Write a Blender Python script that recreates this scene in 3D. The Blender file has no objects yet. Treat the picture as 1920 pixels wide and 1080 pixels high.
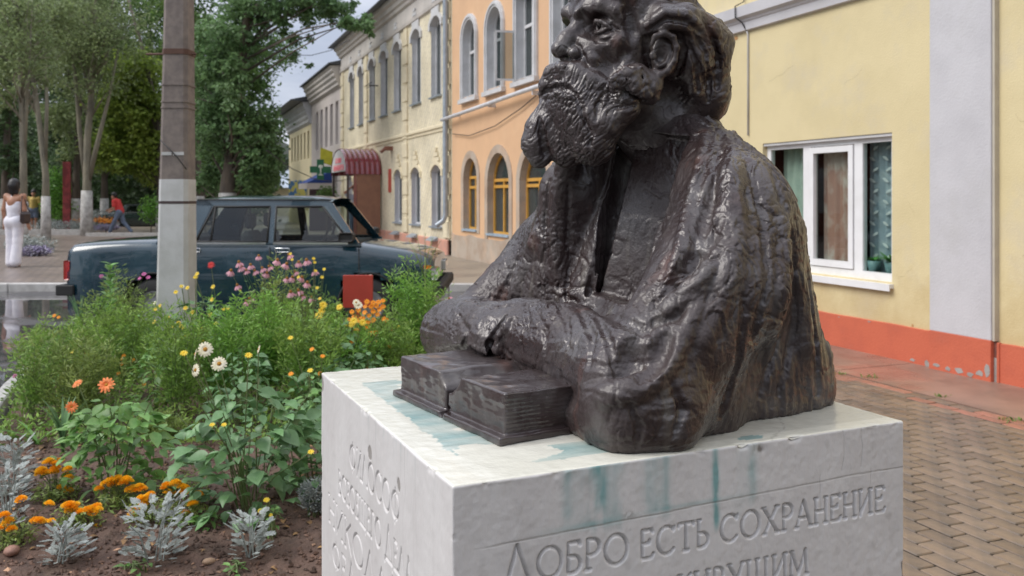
import bpy, math, random, numpy as np
from mathutils import Matrix, Vector, noise
random.seed(11)
SC = bpy.context.scene; COL = SC.collection
# ---------------- camera, sky, sun, exposure ----------------
cam = bpy.data.cameras.new('camera'); camo = bpy.data.objects.new('camera', cam); COL.objects.link(camo)
camo.location = (0, 0, 1.5); camo.rotation_euler = (math.pi/2, 0, 0)
cam.sensor_width = 36; cam.lens = 1636/1920*36; cam.shift_y = -(540-368)/1920; cam.clip_end = 2000; cam.clip_start = .05
cam.dof.use_dof = True; cam.dof.focus_distance = 1.85; cam.dof.aperture_fstop = 7.5
SC.camera = camo
SUN_AZ, SUN_EL = math.radians(-104), math.radians(46)       # azimuth from +Y towards +X
W = bpy.data.worlds.new('World'); SC.world = W; W.use_nodes = True
nt = W.node_tree; N_ = nt.nodes; L_ = nt.links; bg = N_['Background']; bg.inputs['Strength'].default_value = .090
sky = N_.new('ShaderNodeTexSky'); sky.sky_type = 'NISHITA'; sky.sun_disc = False; sky.sun_elevation = SUN_EL; sky.sun_rotation = SUN_AZ
tc = N_.new('ShaderNodeTexCoord'); mp = N_.new('ShaderNodeMapping'); mp.inputs['Scale'].default_value = (1.2, 1.2, 5.5); mp.inputs['Location'].default_value = (.3, .1, .35)
L_.new(tc.outputs['Generated'], mp.inputs['Vector'])
cn = N_.new('ShaderNodeTexNoise'); cn.inputs['Scale'].default_value = 2.2; cn.inputs['Detail'].default_value = 6; cn.inputs['Roughness'].default_value = .52
L_.new(mp.outputs[0], cn.inputs['Vector'])
cr = N_.new('ShaderNodeValToRGB'); e = cr.color_ramp.elements
e[0].position = .36; e[0].color = (4.5, 4.95, 6.1, 1); e[1].position = .60; e[1].color = (8.1, 8.3, 9.0, 1)
L_.new(cn.outputs[0], cr.inputs[0])
sp = N_.new('ShaderNodeSeparateXYZ'); L_.new(tc.outputs['Generated'], sp.inputs[0])
mr = N_.new('ShaderNodeMapRange'); mr.inputs[1].default_value = .15; mr.inputs[2].default_value = .9; mr.inputs[3].default_value = 1.0; mr.inputs[4].default_value = 1.75
L_.new(sp.outputs[2], mr.inputs[0])
vm = N_.new('ShaderNodeVectorMath'); vm.operation = 'SCALE'; L_.new(cr.outputs[0], vm.inputs[0]); L_.new(mr.outputs[0], vm.inputs['Scale'])
mx = N_.new('ShaderNodeMix'); mx.data_type = 'RGBA'; mx.inputs[0].default_value = .88
L_.new(sky.outputs[0], mx.inputs[6]); L_.new(vm.outputs[0], mx.inputs[7]); L_.new(mx.outputs[2], bg.inputs['Color'])
sl = bpy.data.lights.new('sun', 'SUN'); sl.energy = 1.9; sl.angle = math.radians(34); sl.color = (1, .96, .9)
so = bpy.data.objects.new('sun', sl); COL.objects.link(so)
so.rotation_euler = Vector((math.sin(SUN_AZ)*math.cos(SUN_EL), math.cos(SUN_AZ)*math.cos(SUN_EL), math.sin(SUN_EL))).to_track_quat('Z', 'Y').to_euler()
vs = SC.view_settings; vs.view_transform = 'Standard'; vs.look = 'None'; vs.gamma = 1; vs.use_curve_mapping = False; vs.exposure = 0.42
SC.cycles.max_bounces = 8; SC.cycles.transparent_max_bounces = 24; SC.cycles.use_denoising = True

# ---------------- kit ----------------
class MB:
    def __init__(s, fn=None): s.v = []; s.f = []; s.sm = []; s.fn = fn
    def add(s, vs, fs, smooth=False):
        o = len(s.v); s.v += [tuple(s.fn(*p)) if s.fn else tuple(p) for p in vs]
        s.f += [tuple(i+o for i in f) for f in fs]; s.sm += [smooth]*len(fs); return s
    def quad(s, a, b, c, d): return s.add([a, b, c, d], [(0, 1, 2, 3)])
    def box(s, a, b, ch=0.0):
        x0, y0, z0 = a; x1, y1, z1 = b
        if ch <= 0:
            return s.add([(x0, y0, z0), (x1, y0, z0), (x1, y1, z0), (x0, y1, z0), (x0, y0, z1), (x1, y0, z1), (x1, y1, z1), (x0, y1, z1)],
                         [(3, 2, 1, 0), (4, 5, 6, 7), (0, 1, 5, 4), (1, 2, 6, 5), (2, 3, 7, 6), (3, 0, 4, 7)])
        c = ch; r = lambda z, k: [(x0+k, y0+0*k, z), (x1-k, y0, z), (x1, y0+k, z), (x1, y1-k, z), (x1-k, y1, z), (x0+k, y1, z), (x0, y1-k, z), (x0, y0+k, z)]
        rings = [[(x0+c, y0+c, z0), (x1-c, y0+c, z0), (x1-c, y0+c, z0), (x1-c, y1-c, z0), (x1-c, y1-c, z0), (x0+c, y1-c, z0), (x0+c, y1-c, z0), (x0+c, y0+c, z0)], r(z0+c, c), r(z1-c, c),
                 [(x0+c, y0+c, z1), (x1-c, y0+c, z1), (x1-c, y0+c, z1), (x1-c, y1-c, z1), (x1-c, y1-c, z1), (x0+c, y1-c, z1), (x0+c, y1-c, z1), (x0+c, y0+c, z1)]]
        vs = sum(rings, []); fs = [(k*8+i, k*8+(i+1) % 8, k*8+8+(i+1) % 8, k*8+8+i) for k in range(3) for i in range(8)]
        fs += [(7, 5, 3, 1), (25, 27, 29, 31)]
        return s.add(vs, fs)
    def tube(s, pts, rs, n=8, cap=True):
        pts = [Vector(p) for p in pts]
        if isinstance(rs, (int, float)): rs = [rs]*len(pts)
        vs = []; up = None
        for i, p in enumerate(pts):
            d = (pts[min(i+1, len(pts)-1)]-pts[max(i-1, 0)]).normalized()
            if up is None: up = d.orthogonal().normalized()
            a = (up-d*up.dot(d)); a = a.normalized() if a.length > 1e-6 else d.orthogonal().normalized(); up = a; b = d.cross(a)
            for k in range(n):
                t = 2*math.pi*k/n; vs.append(p+(a*math.cos(t)+b*math.sin(t))*rs[i])
        fs = [(i*n+k, i*n+(k+1) % n, (i+1)*n+(k+1) % n, (i+1)*n+k) for i in range(len(pts)-1) for k in range(n)]
        if cap: fs += [tuple(range(n))[::-1], tuple(range((len(pts)-1)*n, len(pts)*n))]
        return s.add(vs, fs, True)
    def prism(s, poly, axis_fn, d0, d1):
        """poly of (a,b) extruded; axis_fn(a,b,d)->point"""
        n = len(poly); vs = [axis_fn(a, b, d0) for a, b in poly]+[axis_fn(a, b, d1) for a, b in poly]
        return s.add(vs, [tuple(range(n))[::-1], tuple(range(n, 2*n))]+[(i, (i+1) % n, n+(i+1) % n, n+i) for i in range(n)])
    def lathe(s, prof, c, n=16, axis=2):
        vs = []
        for r, h in prof:
            for k in range(n):
                t = 2*math.pi*k/n; q = [math.cos(t)*r, math.sin(t)*r]; q.insert(axis, h); vs.append(tuple(q[i]+c[i] for i in range(3)))
        fs = [(i*n+k, i*n+(k+1) % n, (i+1)*n+(k+1) % n, (i+1)*n+k) for i in range(len(prof)-1) for k in range(n)]
        return s.add(vs, fs, True)
    def mesh(s, name):
        me = bpy.data.meshes.new(name); me.from_pydata([tuple(p) for p in s.v], [], s.f)
        me.polygons.foreach_set('use_smooth', s.sm); me.update()
        import bmesh
        bm = bmesh.new(); bm.from_mesh(me); bmesh.ops.remove_doubles(bm, verts=bm.verts, dist=1e-5); bmesh.ops.recalc_face_normals(bm, faces=bm.faces); bm.to_mesh(me); bm.free()
        return me
    def build(s, name, mat, parent=None, me=None):
        me = s.mesh(name); me.materials.append(mat); return put(name, me, parent)
def put(name, me, parent=None, loc=None, rot=None, scale=None):
    o = bpy.data.objects.new(name, me); COL.objects.link(o)
    if parent is not None: o.parent = parent
    if loc is not None: o.location = loc
    if rot is not None: o.rotation_euler = rot
    if scale is not None: o.scale = scale if hasattr(scale, '__len__') else (scale,)*3
    return o
def tag(o, label=None, cat=None, group=None, kind=None):
    if label: o['label'] = label
    if cat: o['category'] = cat
    if group: o['group'] = group
    if kind: o['kind'] = kind
    return o
def thing(name, label, cat, loc=(0, 0, 0), rz=0, group=None):
    o = put(name, None, None, loc, (0, 0, rz)); return tag(o, label, cat, group)
KIDS = {}
def copy_tree(o, parent=None):
    c = o.copy(); COL.objects.link(c); c.parent = parent
    for ch in o.children: copy_tree(ch, c)
    return c
FOC = 1636.0
def G(px, py, z=0.0):                      # ground point under a pixel of the photograph
    t = (z-1.5)/((368-py)/FOC); return Vector(((px-960)/FOC*t, t, z))
def AT(px, py, Y): return Vector(((px-960)/FOC*Y, Y, 1.5+(368-py)/FOC*Y))

# ---------------- materials ----------------
def M(name, col, col2=None, rough=.7, scale=6, detail=4, lo=.4, hi=.65, bump=.15, bscale=80, bdist=.004, metal=0, coat=0, rnd=0, rough2=None, trans=0, stretch=None, island=True, spec=.5, grime=None, gscale=1.5):
    m = bpy.data.materials.new(name); m.use_nodes = True; n = m.node_tree.nodes; l = m.node_tree.links; b = n['Principled BSDF']
    tc = n.new('ShaderNodeTexCoord'); vec = tc.outputs['Object']
    if stretch:
        mp = n.new('ShaderNodeMapping'); mp.inputs['Scale'].default_value = stretch; l.new(vec, mp.inputs[0]); vec = mp.outputs[0]
    no = n.new('ShaderNodeTexNoise'); no.inputs['Scale'].default_value = scale; no.inputs['Detail'].default_value = detail; no.inputs['Roughness'].default_value = .6; l.new(vec, no.inputs['Vector'])
    ra = n.new('ShaderNodeMapRange'); ra.inputs[1].default_value = lo; ra.inputs[2].default_value = hi; l.new(no.outputs[0], ra.inputs[0])
    mx = n.new('ShaderNodeMix'); mx.data_type = 'RGBA'; l.new(ra.outputs[0], mx.inputs[0]); mx.inputs[6].default_value = (*col, 1); mx.inputs[7].default_value = (*(col2 or [c*.8 for c in col]), 1)
    out = mx.outputs[2]
    if grime:
        g = n.new('ShaderNodeTexNoise'); g.inputs['Scale'].default_value = gscale; g.inputs['Detail'].default_value = 8; g.inputs['Roughness'].default_value = .7; l.new(tc.outputs['Object'], g.inputs['Vector'])
        gr = n.new('ShaderNodeMapRange'); gr.inputs[1].default_value = .52; gr.inputs[2].default_value = .72; gr.inputs[4].default_value = .7; l.new(g.outputs[0], gr.inputs[0])
        gm = n.new('ShaderNodeMix'); gm.data_type = 'RGBA'; l.new(gr.outputs[0], gm.inputs[0]); l.new(out, gm.inputs[6]); gm.inputs[7].default_value = (*grime, 1); out = gm.outputs[2]
    if rnd:
        oi = n.new('ShaderNodeObjectInfo'); ge = n.new('ShaderNodeNewGeometry')
        ad = n.new('ShaderNodeMath'); ad.operation = 'ADD'; l.new(oi.outputs['Random'], ad.inputs[0])
        if island: l.new(ge.outputs['Random Per Island'], ad.inputs[1])
        fr = n.new('ShaderNodeMath'); fr.operation = 'FRACT'; l.new(ad.outputs[0], fr.inputs[0])
        rr = n.new('ShaderNodeMapRange'); rr.inputs[3].default_value = 1-rnd; rr.inputs[4].default_value = 1+rnd; l.new(fr.outputs[0], rr.inputs[0])
        vm = n.new('ShaderNodeVectorMath'); vm.operation = 'SCALE'; l.new(out, vm.inputs[0]); l.new(rr.outputs[0], vm.inputs['Scale']); out = vm.outputs[0]
    l.new(out, b.inputs['Base Color'])
    if rough2 is not None:
        r2 = n.new('ShaderNodeMapRange'); r2.inputs[1].default_value = lo; r2.inputs[2].default_value = hi; r2.inputs[3].default_value = rough; r2.inputs[4].default_value = rough2; l.new(no.outputs[0], r2.inputs[0]); l.new(r2.outputs[0], b.inputs['Roughness'])
    else: b.inputs['Roughness'].default_value = rough
    b.inputs['Metallic'].default_value = metal; b.inputs['Coat Weight'].default_value = coat; b.inputs['Specular IOR Level'].default_value = spec
    if bump:
        bn = n.new('ShaderNodeTexNoise'); bn.inputs['Scale'].default_value = bscale; bn.inputs['Detail'].default_value = 5; l.new(vec, bn.inputs['Vector'])
        bu = n.new('ShaderNodeBump'); bu.inputs['Strength'].default_value = bump; bu.inputs['Distance'].default_value = bdist; l.new(bn.outputs[0], bu.inputs['Height']); l.new(bu.outputs[0], b.inputs['Normal'])
    if trans:
        tr = n.new('ShaderNodeBsdfTranslucent'); l.new(out, tr.inputs[0]); ms = n.new('ShaderNodeMixShader'); ms.inputs[0].default_value = trans
        l.new(b.outputs[0], ms.inputs[1]); l.new(tr.outputs[0], ms.inputs[2]); l.new(ms.outputs[0], n['Material Output'].inputs[0])
    return m
def glass(name, tint=(.8, .85, .85), rough=.02, op=.0, base=(.02, .025, .03)):
    m = bpy.data.materials.new(name); m.use_nodes = True; n = m.node_tree.nodes; l = m.node_tree.links
    n.remove(n['Principled BSDF']); gl = n.new('ShaderNodeBsdfGlossy'); gl.inputs['Roughness'].default_value = rough
    tr = n.new('ShaderNodeBsdfTransparent'); tr.inputs[0].default_value = (*tint, 1)
    fr = n.new('ShaderNodeFresnel'); fr.inputs[0].default_value = 1.52; ms = n.new('ShaderNodeMixShader')
    mt = n.new('ShaderNodeMath'); mt.operation = 'MULTIPLY_ADD'; mt.inputs[1].default_value = 1.25; mt.inputs[2].default_value = .0; mt.use_clamp = True; ge = n.new('ShaderNodeNewGeometry'); ib = n.new('ShaderNodeMath'); ib.operation = 'SUBTRACT'; ib.inputs[0].default_value = 1; l.new(ge.outputs['Backfacing'], ib.inputs[1]); fm = n.new('ShaderNodeMath'); fm.operation = 'MULTIPLY'; l.new(fr.outputs[0], fm.inputs[0]); l.new(ib.outputs[0], fm.inputs[1]); l.new(fm.outputs[0], mt.inputs[0])
    l.new(mt.outputs[0], ms.inputs[0]); src = tr.outputs[0]
    if op:
        df = n.new('ShaderNodeBsdfDiffuse'); df.inputs[0].default_value = (*base, 1); m2 = n.new('ShaderNodeMixShader'); m2.inputs[0].default_value = op; l.new(tr.outputs[0], m2.inputs[1]); l.new(df.outputs[0], m2.inputs[2]); src = m2.outputs[0]
    l.new(src, ms.inputs[1]); l.new(gl.outputs[0], ms.inputs[2]); l.new(ms.outputs[0], n['Material Output'].inputs[0]); return m
# ---- small implicit-surface sculpting kit (numpy) ----
def vnoise(P, seed=0):
    """value noise in [-1,1] for an (n,3) array"""
    Pi = np.floor(P).astype(np.int64); f = P - Pi; f = f*f*(3-2*f)
    def h(i, j, k):
        n = (i*374761393 + j*668265263 + k*2147483647 + seed*974634777) & 0xffffffff
        n = ((n ^ (n >> 13))*1274126177) & 0xffffffff
        n = (n ^ (n >> 16)) & 0xffff
        return n/32767.5 - 1
    x, y, z = Pi[:, 0], Pi[:, 1], Pi[:, 2]; fx, fy, fz = f[:, 0], f[:, 1], f[:, 2]
    def lx(j, k): return h(x, j, k)*(1-fx) + h(x+1, j, k)*fx
    return (lx(y, z)*(1-fy) + lx(y+1, z)*fy)*(1-fz) + (lx(y, z+1)*(1-fy) + lx(y+1, z+1)*fy)*fz
def fbm(P, oct=3, seed=0):
    a = 1.0; s = 0; t = 0
    for i in range(oct):
        s = s + a*vnoise(P*(2.03**i) + 17.3*i, seed+i); t += a; a *= .5
    return s/t

def facets(P, seed=0):
    """tilted random cells: the flat dabs a palette knife leaves (returns height, distance to the dab's edge)"""
    Pi = np.floor(P).astype(np.int64); best = np.full(len(P), 9.); sec = np.full(len(P), 9.); hgt = np.zeros(len(P))
    def h(i, j, k, s):
        n = (i*374761393 + j*668265263 + k*2147483647 + (seed*31+s)*974634777) & 0xffffffff
        n = ((n ^ (n >> 13))*1274126177) & 0xffffffff
        return ((n ^ (n >> 16)) & 0xffff)/65535.
    for a in (-1, 0, 1):
        for b in (-1, 0, 1):
            for c in (-1, 0, 1):
                i, j, k = Pi[:, 0]+a, Pi[:, 1]+b, Pi[:, 2]+c
                C = np.stack([i+h(i, j, k, 1), j+h(i, j, k, 2), k+h(i, j, k, 3)], 1)
                d = P-C; r = np.sqrt((d*d).sum(1))
                t = np.stack([h(i, j, k, 4)-.5, h(i, j, k, 5)-.5, h(i, j, k, 6)-.5], 1)
                g = (t*d).sum(1)*2+(h(i, j, k, 7)-.5)*.5
                m = r < best
                sec = np.where(m, best, np.minimum(sec, r)); hgt = np.where(m, g, hgt); best = np.where(m, r, best)
    return hgt, sec-best
class Field:
    def __init__(self, lo, hi, h):
        self.lo = np.array(lo, float); self.h = h
        self.n = np.ceil((np.array(hi)-self.lo)/h).astype(int)+1
        self.D = np.full(self.n, 9.0, np.float32)
    def box(self, lo, hi, pad):
        a = np.clip(np.floor((np.array(lo)-pad-self.lo)/self.h).astype(int), 0, self.n-1)
        b = np.clip(np.ceil((np.array(hi)+pad-self.lo)/self.h).astype(int)+1, 1, self.n)
        sl = tuple(slice(i, max(i+1, j)) for i, j in zip(a, b))
        g = [np.arange(s.start, s.stop, dtype=np.float32)*np.float32(self.h)+np.float32(o) for s, o in zip(sl, self.lo)]
        return sl, np.meshgrid(*g, indexing='ij', sparse=True)
    def blend(self, sl, d, k, op):
        A = self.D[sl]; d = d.astype(np.float32)
        if op == 'add':
            hh = np.clip(.5+.5*(d-A)/k, 0, 1); R = d*(1-hh)+A*hh-k*hh*(1-hh)
            R = np.where(A > 5, d, R)
        elif op == 'cut':
            hh = np.clip(.5-.5*(A+d)/k, 0, 1); R = A*(1-hh)-d*hh+k*hh*(1-hh)
        self.D[sl] = R
    def ell(self, c, r, k=.02, op='add', rot=None):
        c = np.array(c, float); r = np.array(r, float); m = r.max()
        sl, (X, Y, Z) = self.box(c-m, c+m, k+2*self.h)
        x, y, z = X-c[0], Y-c[1], Z-c[2]
        if rot is not None:     # rot: 3x3, rows are the local axes
            x, y, z = (rot[i][0]*x+rot[i][1]*y+rot[i][2]*z for i in range(3))
        q = np.sqrt((x/r[0])**2+(y/r[1])**2+(z/r[2])**2)+1e-6
        g = np.sqrt((x/r[0]**2)**2+(y/r[1]**2)**2+(z/r[2]**2)**2)+1e-6
        self.blend(sl, q*(q-1)/g, k, op)
    def cap(self, a, b, ra, rb=None, k=.02, op='add'):
        rb = ra if rb is None else rb
        a = np.array(a, float); b = np.array(b, float); m = max(ra, rb)
        sl, (X, Y, Z) = self.box(np.minimum(a, b)-m, np.maximum(a, b)+m, k+2*self.h)
        ab = b-a; L = ab@ab+1e-9
        t = np.clip(((X-a[0])*ab[0]+(Y-a[1])*ab[1]+(Z-a[2])*ab[2])/L, 0, 1)
        d = np.sqrt((X-a[0]-t*ab[0])**2+(Y-a[1]-t*ab[1])**2+(Z-a[2]-t*ab[2])**2)-(ra+(rb-ra)*t)
        self.blend(sl, d, k, op)
    def line(self, pts, rs, k=.01, op='add'):
        if np.isscalar(rs): rs = [rs]*len(pts)
        for i in range(len(pts)-1): self.cap(pts[i], pts[i+1], rs[i], rs[i+1], k, op)
    def bx(self, c, half, rd, k=.01, op='add', rot=None):
        c = np.array(c, float); half = np.array(half, float); m = np.linalg.norm(half)
        sl, (X, Y, Z) = self.box(c-m, c+m, k+2*self.h)
        x, y, z = X-c[0], Y-c[1], Z-c[2]
        if rot is not None:
            x, y, z = (rot[i][0]*x+rot[i][1]*y+rot[i][2]*z for i in range(3))
        q = [np.abs(a)-(hf-rd) for a, hf in zip((x, y, z), half)]
        d = np.sqrt(sum(np.maximum(a, 0)**2 for a in q))+np.minimum(np.maximum(np.maximum(q[0], q[1]), q[2]), 0)-rd
        self.blend(sl, d, k, op)
    def at(self, p):
        q = np.clip((p-self.lo)/self.h, 0, np.array(self.n)-1.001); i = q.astype(int); f = q-i; v = 0
        for a in (0, 1):
            for b in (0, 1):
                for c in (0, 1):
                    v += self.D[i[0]+a, i[1]+b, i[2]+c]*(f[0] if a else 1-f[0])*(f[1] if b else 1-f[1])*(f[2] if c else 1-f[2])
        return v
    def pick(self, px, py, off=0.0, nominal=0.0):
        """the point of the clay the sculptor sees at (px, py), moved off along its normal"""
        a = S(px, py, .6); b = S(px, py, -.6); n = 500; last = None
        for i in range(n+1):
            p = a+(b-a)*i/n
            if ((p < self.lo) | (p > self.lo+self.h*(np.array(self.n)-1))).any(): continue
            if self.at(p) < 0:
                e = self.h
                g = np.array([self.at(p+np.eye(3)[t]*e)-self.at(p-np.eye(3)[t]*e) for t in range(3)]); g /= np.linalg.norm(g)+1e-9
                return p+g*off
        return S(px, py, nominal)
    def stroke(self, pts, rs, k=.006, op='cut', off=0.0):
        if np.isscalar(rs): rs = [rs]*len(pts)
        Q, R = [], []
        for (x0, y0), (x1, y1), r0, r1 in zip(pts, pts[1:], rs, rs[1:]):
            m = max(1, int(math.hypot(x1-x0, y1-y0)/14))
            for i in range(m): t = i/m; Q.append((x0+(x1-x0)*t, y0+(y1-y0)*t)); R.append(r0+(r1-r0)*t)
        Q.append(pts[-1]); R.append(rs[-1]); W_ = [self.pick(x, y, off) for x, y in Q]
        for i in range(1, len(W_)-1):                      # one stray hit must not drag the stroke into a hollow
            m = (W_[i-1]+W_[i+1])/2
            if np.linalg.norm(W_[i]-m) > .03: W_[i] = m
        self.line(W_, R, k, op)
    def mesh(self):
        D = self.D; S = D < 0; n = D.shape
        c = [S[i:n[0]-1+i, j:n[1]-1+j, k:n[2]-1+k] for i in (0, 1) for j in (0, 1) for k in (0, 1)]
        cnt = sum(a.astype(np.int8) for a in c)
        act = (cnt > 0) & (cnt < 8)
        idx = np.argwhere(act); ids = np.full(act.shape, -1, np.int64); ids[act] = np.arange(len(idx))
        off = [(i, j, k) for i in (0, 1) for j in (0, 1) for k in (0, 1)]
        V = [D[idx[:, 0]+o[0], idx[:, 1]+o[1], idx[:, 2]+o[2]] for o in off]
        acc = np.zeros((len(idx), 3)); w = np.zeros(len(idx))
        for a in range(8):
            for b in range(a+1, 8):
                if sum(abs(off[a][t]-off[b][t]) for t in range(3)) != 1: continue
                m = (V[a] < 0) != (V[b] < 0)
                t = np.where(m, V[a]/np.where(m, V[a]-V[b], 1), 0)
                pa = np.array(off[a], float); pb = np.array(off[b], float)
                acc += m[:, None]*(pa+(pb-pa)*t[:, None]); w += m
        P = (idx+acc/w[:, None])*self.h+self.lo
        Q = []
        for ax in range(3):
            a1, a2 = [(1, 2), (2, 0), (0, 1)][ax]
            s0 = [slice(1, -1)]*3; s0[ax] = slice(0, -1)
            s1 = [slice(1, -1)]*3; s1[ax] = slice(1, None)
            A = S[tuple(s0)]; B = S[tuple(s1)]
            e = np.argwhere(A != B)
            fl = A[e[:, 0], e[:, 1], e[:, 2]]
            e = e+np.array([0 if i == ax else 1 for i in range(3)])
            def cell(d1, d2):
                q = e.copy(); q[:, a1] -= d1; q[:, a2] -= d2
                return ids[q[:, 0], q[:, 1], q[:, 2]]
            q = np.stack([cell(1, 1), cell(0, 1), cell(0, 0), cell(1, 0)], 1)
            q[~fl] = q[~fl][:, ::-1]
            Q.append(q)
        return P, np.concatenate(Q)
def mesh_np(name, P, Q):
    me = bpy.data.meshes.new(name)
    me.vertices.add(len(P)); me.vertices.foreach_set('co', np.ascontiguousarray(P, dtype=np.float32).ravel())
    k = Q.shape[1]
    me.loops.add(len(Q)*k); me.loops.foreach_set('vertex_index', Q.astype(np.int32).ravel())
    me.polygons.add(len(Q)); me.polygons.foreach_set('loop_start', np.arange(len(Q), dtype=np.int32)*k)
    me.polygons.foreach_set('use_smooth', np.ones(len(Q), bool))
    me.update(calc_edges=True); return me
# ---- the bronze figure, sculpted in its own frame: f forward, l to its left, z up from the plinth top ----
PN = np.array([-.0927, 1.353]); PU = np.array([.9120, .4102]); PV = np.array([-.4102, .9120]); PS = .963; PH = 1.05
FOC = 1636.0
def S(px, py, l, df=0.0):
    r = np.array([(px-960)/FOC, 1, (368-py)/FOC]); t = (PN@PV+PS/2-l)/(r[:2]@PV)
    P = r*t; d = P[:2]-PN
    return np.array([-(d@PU-PS/2)+df, l, 1.5+P[2]-PH])
def rotm(yaw=0, pitch=0, roll=0):
    cy, sy, cp, sp, cr, sr = math.cos(yaw), math.sin(yaw), math.cos(pitch), math.sin(pitch), math.cos(roll), math.sin(roll)
    Rz = np.array([[cy, -sy, 0], [sy, cy, 0], [0, 0, 1]]); Ry = np.array([[cp, 0, sp], [0, 1, 0], [-sp, 0, cp]]); Rx = np.array([[1, 0, 0], [0, cr, -sr], [0, sr, cr]])
    return (Rz@Ry@Rx).T
def body_field(h):
    F = Field((-.54, -.58, -.012), (.34, .55, .76), h)
    # torso under the coat
    F.cap((-.27, .20, .42), (-.33, .20, .02), .125, .14, .1)
    F.cap((-.27, -.20, .42), (-.31, -.22, .02), .125, .15, .1)
    F.cap((-.27, 0, .50), (-.33, 0, .04), .12, .17, .12)
    F.cap((-.20, -.08, .34), (-.12, -.12, .08), .12, .15, .1)
    F.cap((-.20, .12, .30), (-.10, .12, .08), .10, .12, .1)
    F.bx((-.34, .03, .06), (.147, .275, .075), .04, .05)                    # skirt of the coat reaching the rear edge
    F.bx((-.20, .16, .05), (.12, .20, .07), .04, .06)
    # collar
    F.cap((-.25, 0, .52), (-.262, 0, .600), .112, .100, .06)
    F.cap(S(1318, 262, .03, .050), (-.25, .20, .475), .060, .09, .06)        # slope of the left shoulder
    F.cap((-.28, -.03, .55), (-.25, -.22, .45), .075, .09, .07)
    # left upper arm, hanging cloth behind it
    F.cap((-.225, .275, .405), (-.13, .335, .27), .125, .125, .05)
    F.cap((-.13, .335, .27), (.045, .365, .115), .125, .105, .05)
    F.cap((-.30, .27, .36), (-.38, .235, .03), .085, .10, .05)
    F.cap((-.21, .30, .25), (-.20, .25, .03), .09, .08, .05)
    F.cap((-.06, .36, .16), (-.10, .325, .04), .09, .085, .05)
    F.cap((.02, .385, .08), (-.08, .345, .04), .08, .07, .04)
    # elbow: heavy blunt corner standing on the plinth
    F.cap((.110, .392, .070), (.045, .405, .062), .084, .080, .03)
    F.cap((.125, .405, .035), (.06, .422, .030), .050, .052, .04)
    # left forearm laid across
    F.cap((.075, .36, .115), (.075, .10, .128), .102, .090, .03)
    F.cap((.075, .10, .128), (.09, -.085, .125), .090, .090, .015)
    # right coat front: thick slab standing proud of the shirt
    F.line([(-.12, -.13, .575), (-.075, -.16, .46), (-.07, -.19, .34), (-.06, -.20, .20)], [.060, .080, .085, .09], .02)
    F.line([(-.13, -.24, .44), (-.10, -.27, .33), (-.05, -.28, .20)], [.085, .09, .09], .04)
    F.line([S(1040, 312, -.10, -.035), S(1040, 400, -.14, -.035), S(1022, 470, -.17, -.035), S(1012, 545, -.19, -.04)], [.030, .036, .04, .04], .015)
    # right upper arm and forearm
    F.cap((-.20, -.30, .40), (-.12, -.355, .29), .105, .105, .05)
    F.cap((-.12, -.355, .29), (.06, -.42, .12), .105, .085, .05)
    F.cap((.135, -.45, .085), (.125, -.16, .10), .088, .096, .03)
    F.cap((.125, -.16, .10), (.12, -.115, .10), .096, .10, .01)
    F.bx((.06, -.02, .03), (.12, .40, .03), .02, .03)
    # left coat front, then the shirt: a flat panel set back between the two coat fronts
    F.line([S(1322, 285, .14, -.05), S(1345, 340, .20, -.06), S(1330, 430, .23, -.06), S(1300, 540, .24, -.06)], [.045, .06, .06, .06], .02)
    T = S(1228, 280, .045); B = S(1170, 575, .02); ax = (B-T)/np.linalg.norm(B-T)
    la = np.array([-.50, .866, 0]); la = la-ax*(la@ax); la /= np.linalg.norm(la); nn = np.cross(la, ax); nn *= np.sign(nn[0])
    R = np.array([ax, la, nn]); M = (T+B)/2
    F.bx(M-nn*.05, (.19, .11, .05), .02, .02, 'add', R)
    F.bx(M+nn*.06+la*.006, (.17, .078, .06), .012, .008, 'cut', R)
    F.bx(M+nn*.06+la*.016-ax*.12, (.10, .080, .06), .012, .008, 'cut', R)
    # the dark gap beside the right coat front
    for off in (-.03, 0, .02, .04):
        F.line([T-la*.082-nn*off-ax*.02, T*.6+B*.4-la*.088-nn*off, T*.3+B*.7-la*.080-nn*off, B-la*.080-nn*off-ax*.012], [.030, .027, .017, .010], .006, 'cut')
    # raised edge of the left coat front
    F.stroke([(1322, 250), (1306, 330), (1280, 440), (1248, 560)], [.010, .013, .013, .010], .008, 'add', -.004)
    F.stroke([(1352, 250), (1345, 330), (1320, 420), (1290, 500)], [.004, .011, .014, .006], .012, 'cut', .002)
    F.stroke([(1375, 250), (1372, 330), (1355, 430)], [.01, .018, .01], .02, 'add', -.006)
    # slit where one sleeve ends on the other
    for off in (0, -.016, -.03):
        F.stroke([(948, 592), (932, 622), (919, 645)], [.005, .010, .012], .003, 'cut', off)
        F.stroke([(919, 645), (926, 672), (936, 706)], [.012, .014, .013], .003, 'cut', off)
    F.stroke([(925, 662), (942, 688), (962, 706)], [.010, .020, .020], .006, 'cut', -.006)
    F.stroke([(826, 668), (870, 664), (912, 690)], [.010, .018, .02], .014, 'cut', .0)
    F.stroke([(956, 600), (942, 630), (936, 655)], [.010, .014, .012], .012, 'add', .0)
    # hollow of the elbow, ridge of the sleeve above it
    F.stroke([(1190, 645), (1186, 680), (1165, 705)], [.018, .032, .018], .016, 'cut', .004)
    F.stroke([(1135, 742), (1190, 728), (1235, 700), (1262, 668), (1275, 640), (1316, 565)], [.020, .020, .016, .015, .014, .010], .014, 'add', -.004)
    F.stroke([(1205, 706), (1232, 672), (1250, 640)], [.014, .018, .012], .014, 'cut', .004)
    F.stroke([(1225, 572), (1270, 530), (1318, 470), (1352, 410)], [.008, .016, .014, .005], .012, 'cut', .003)
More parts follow.
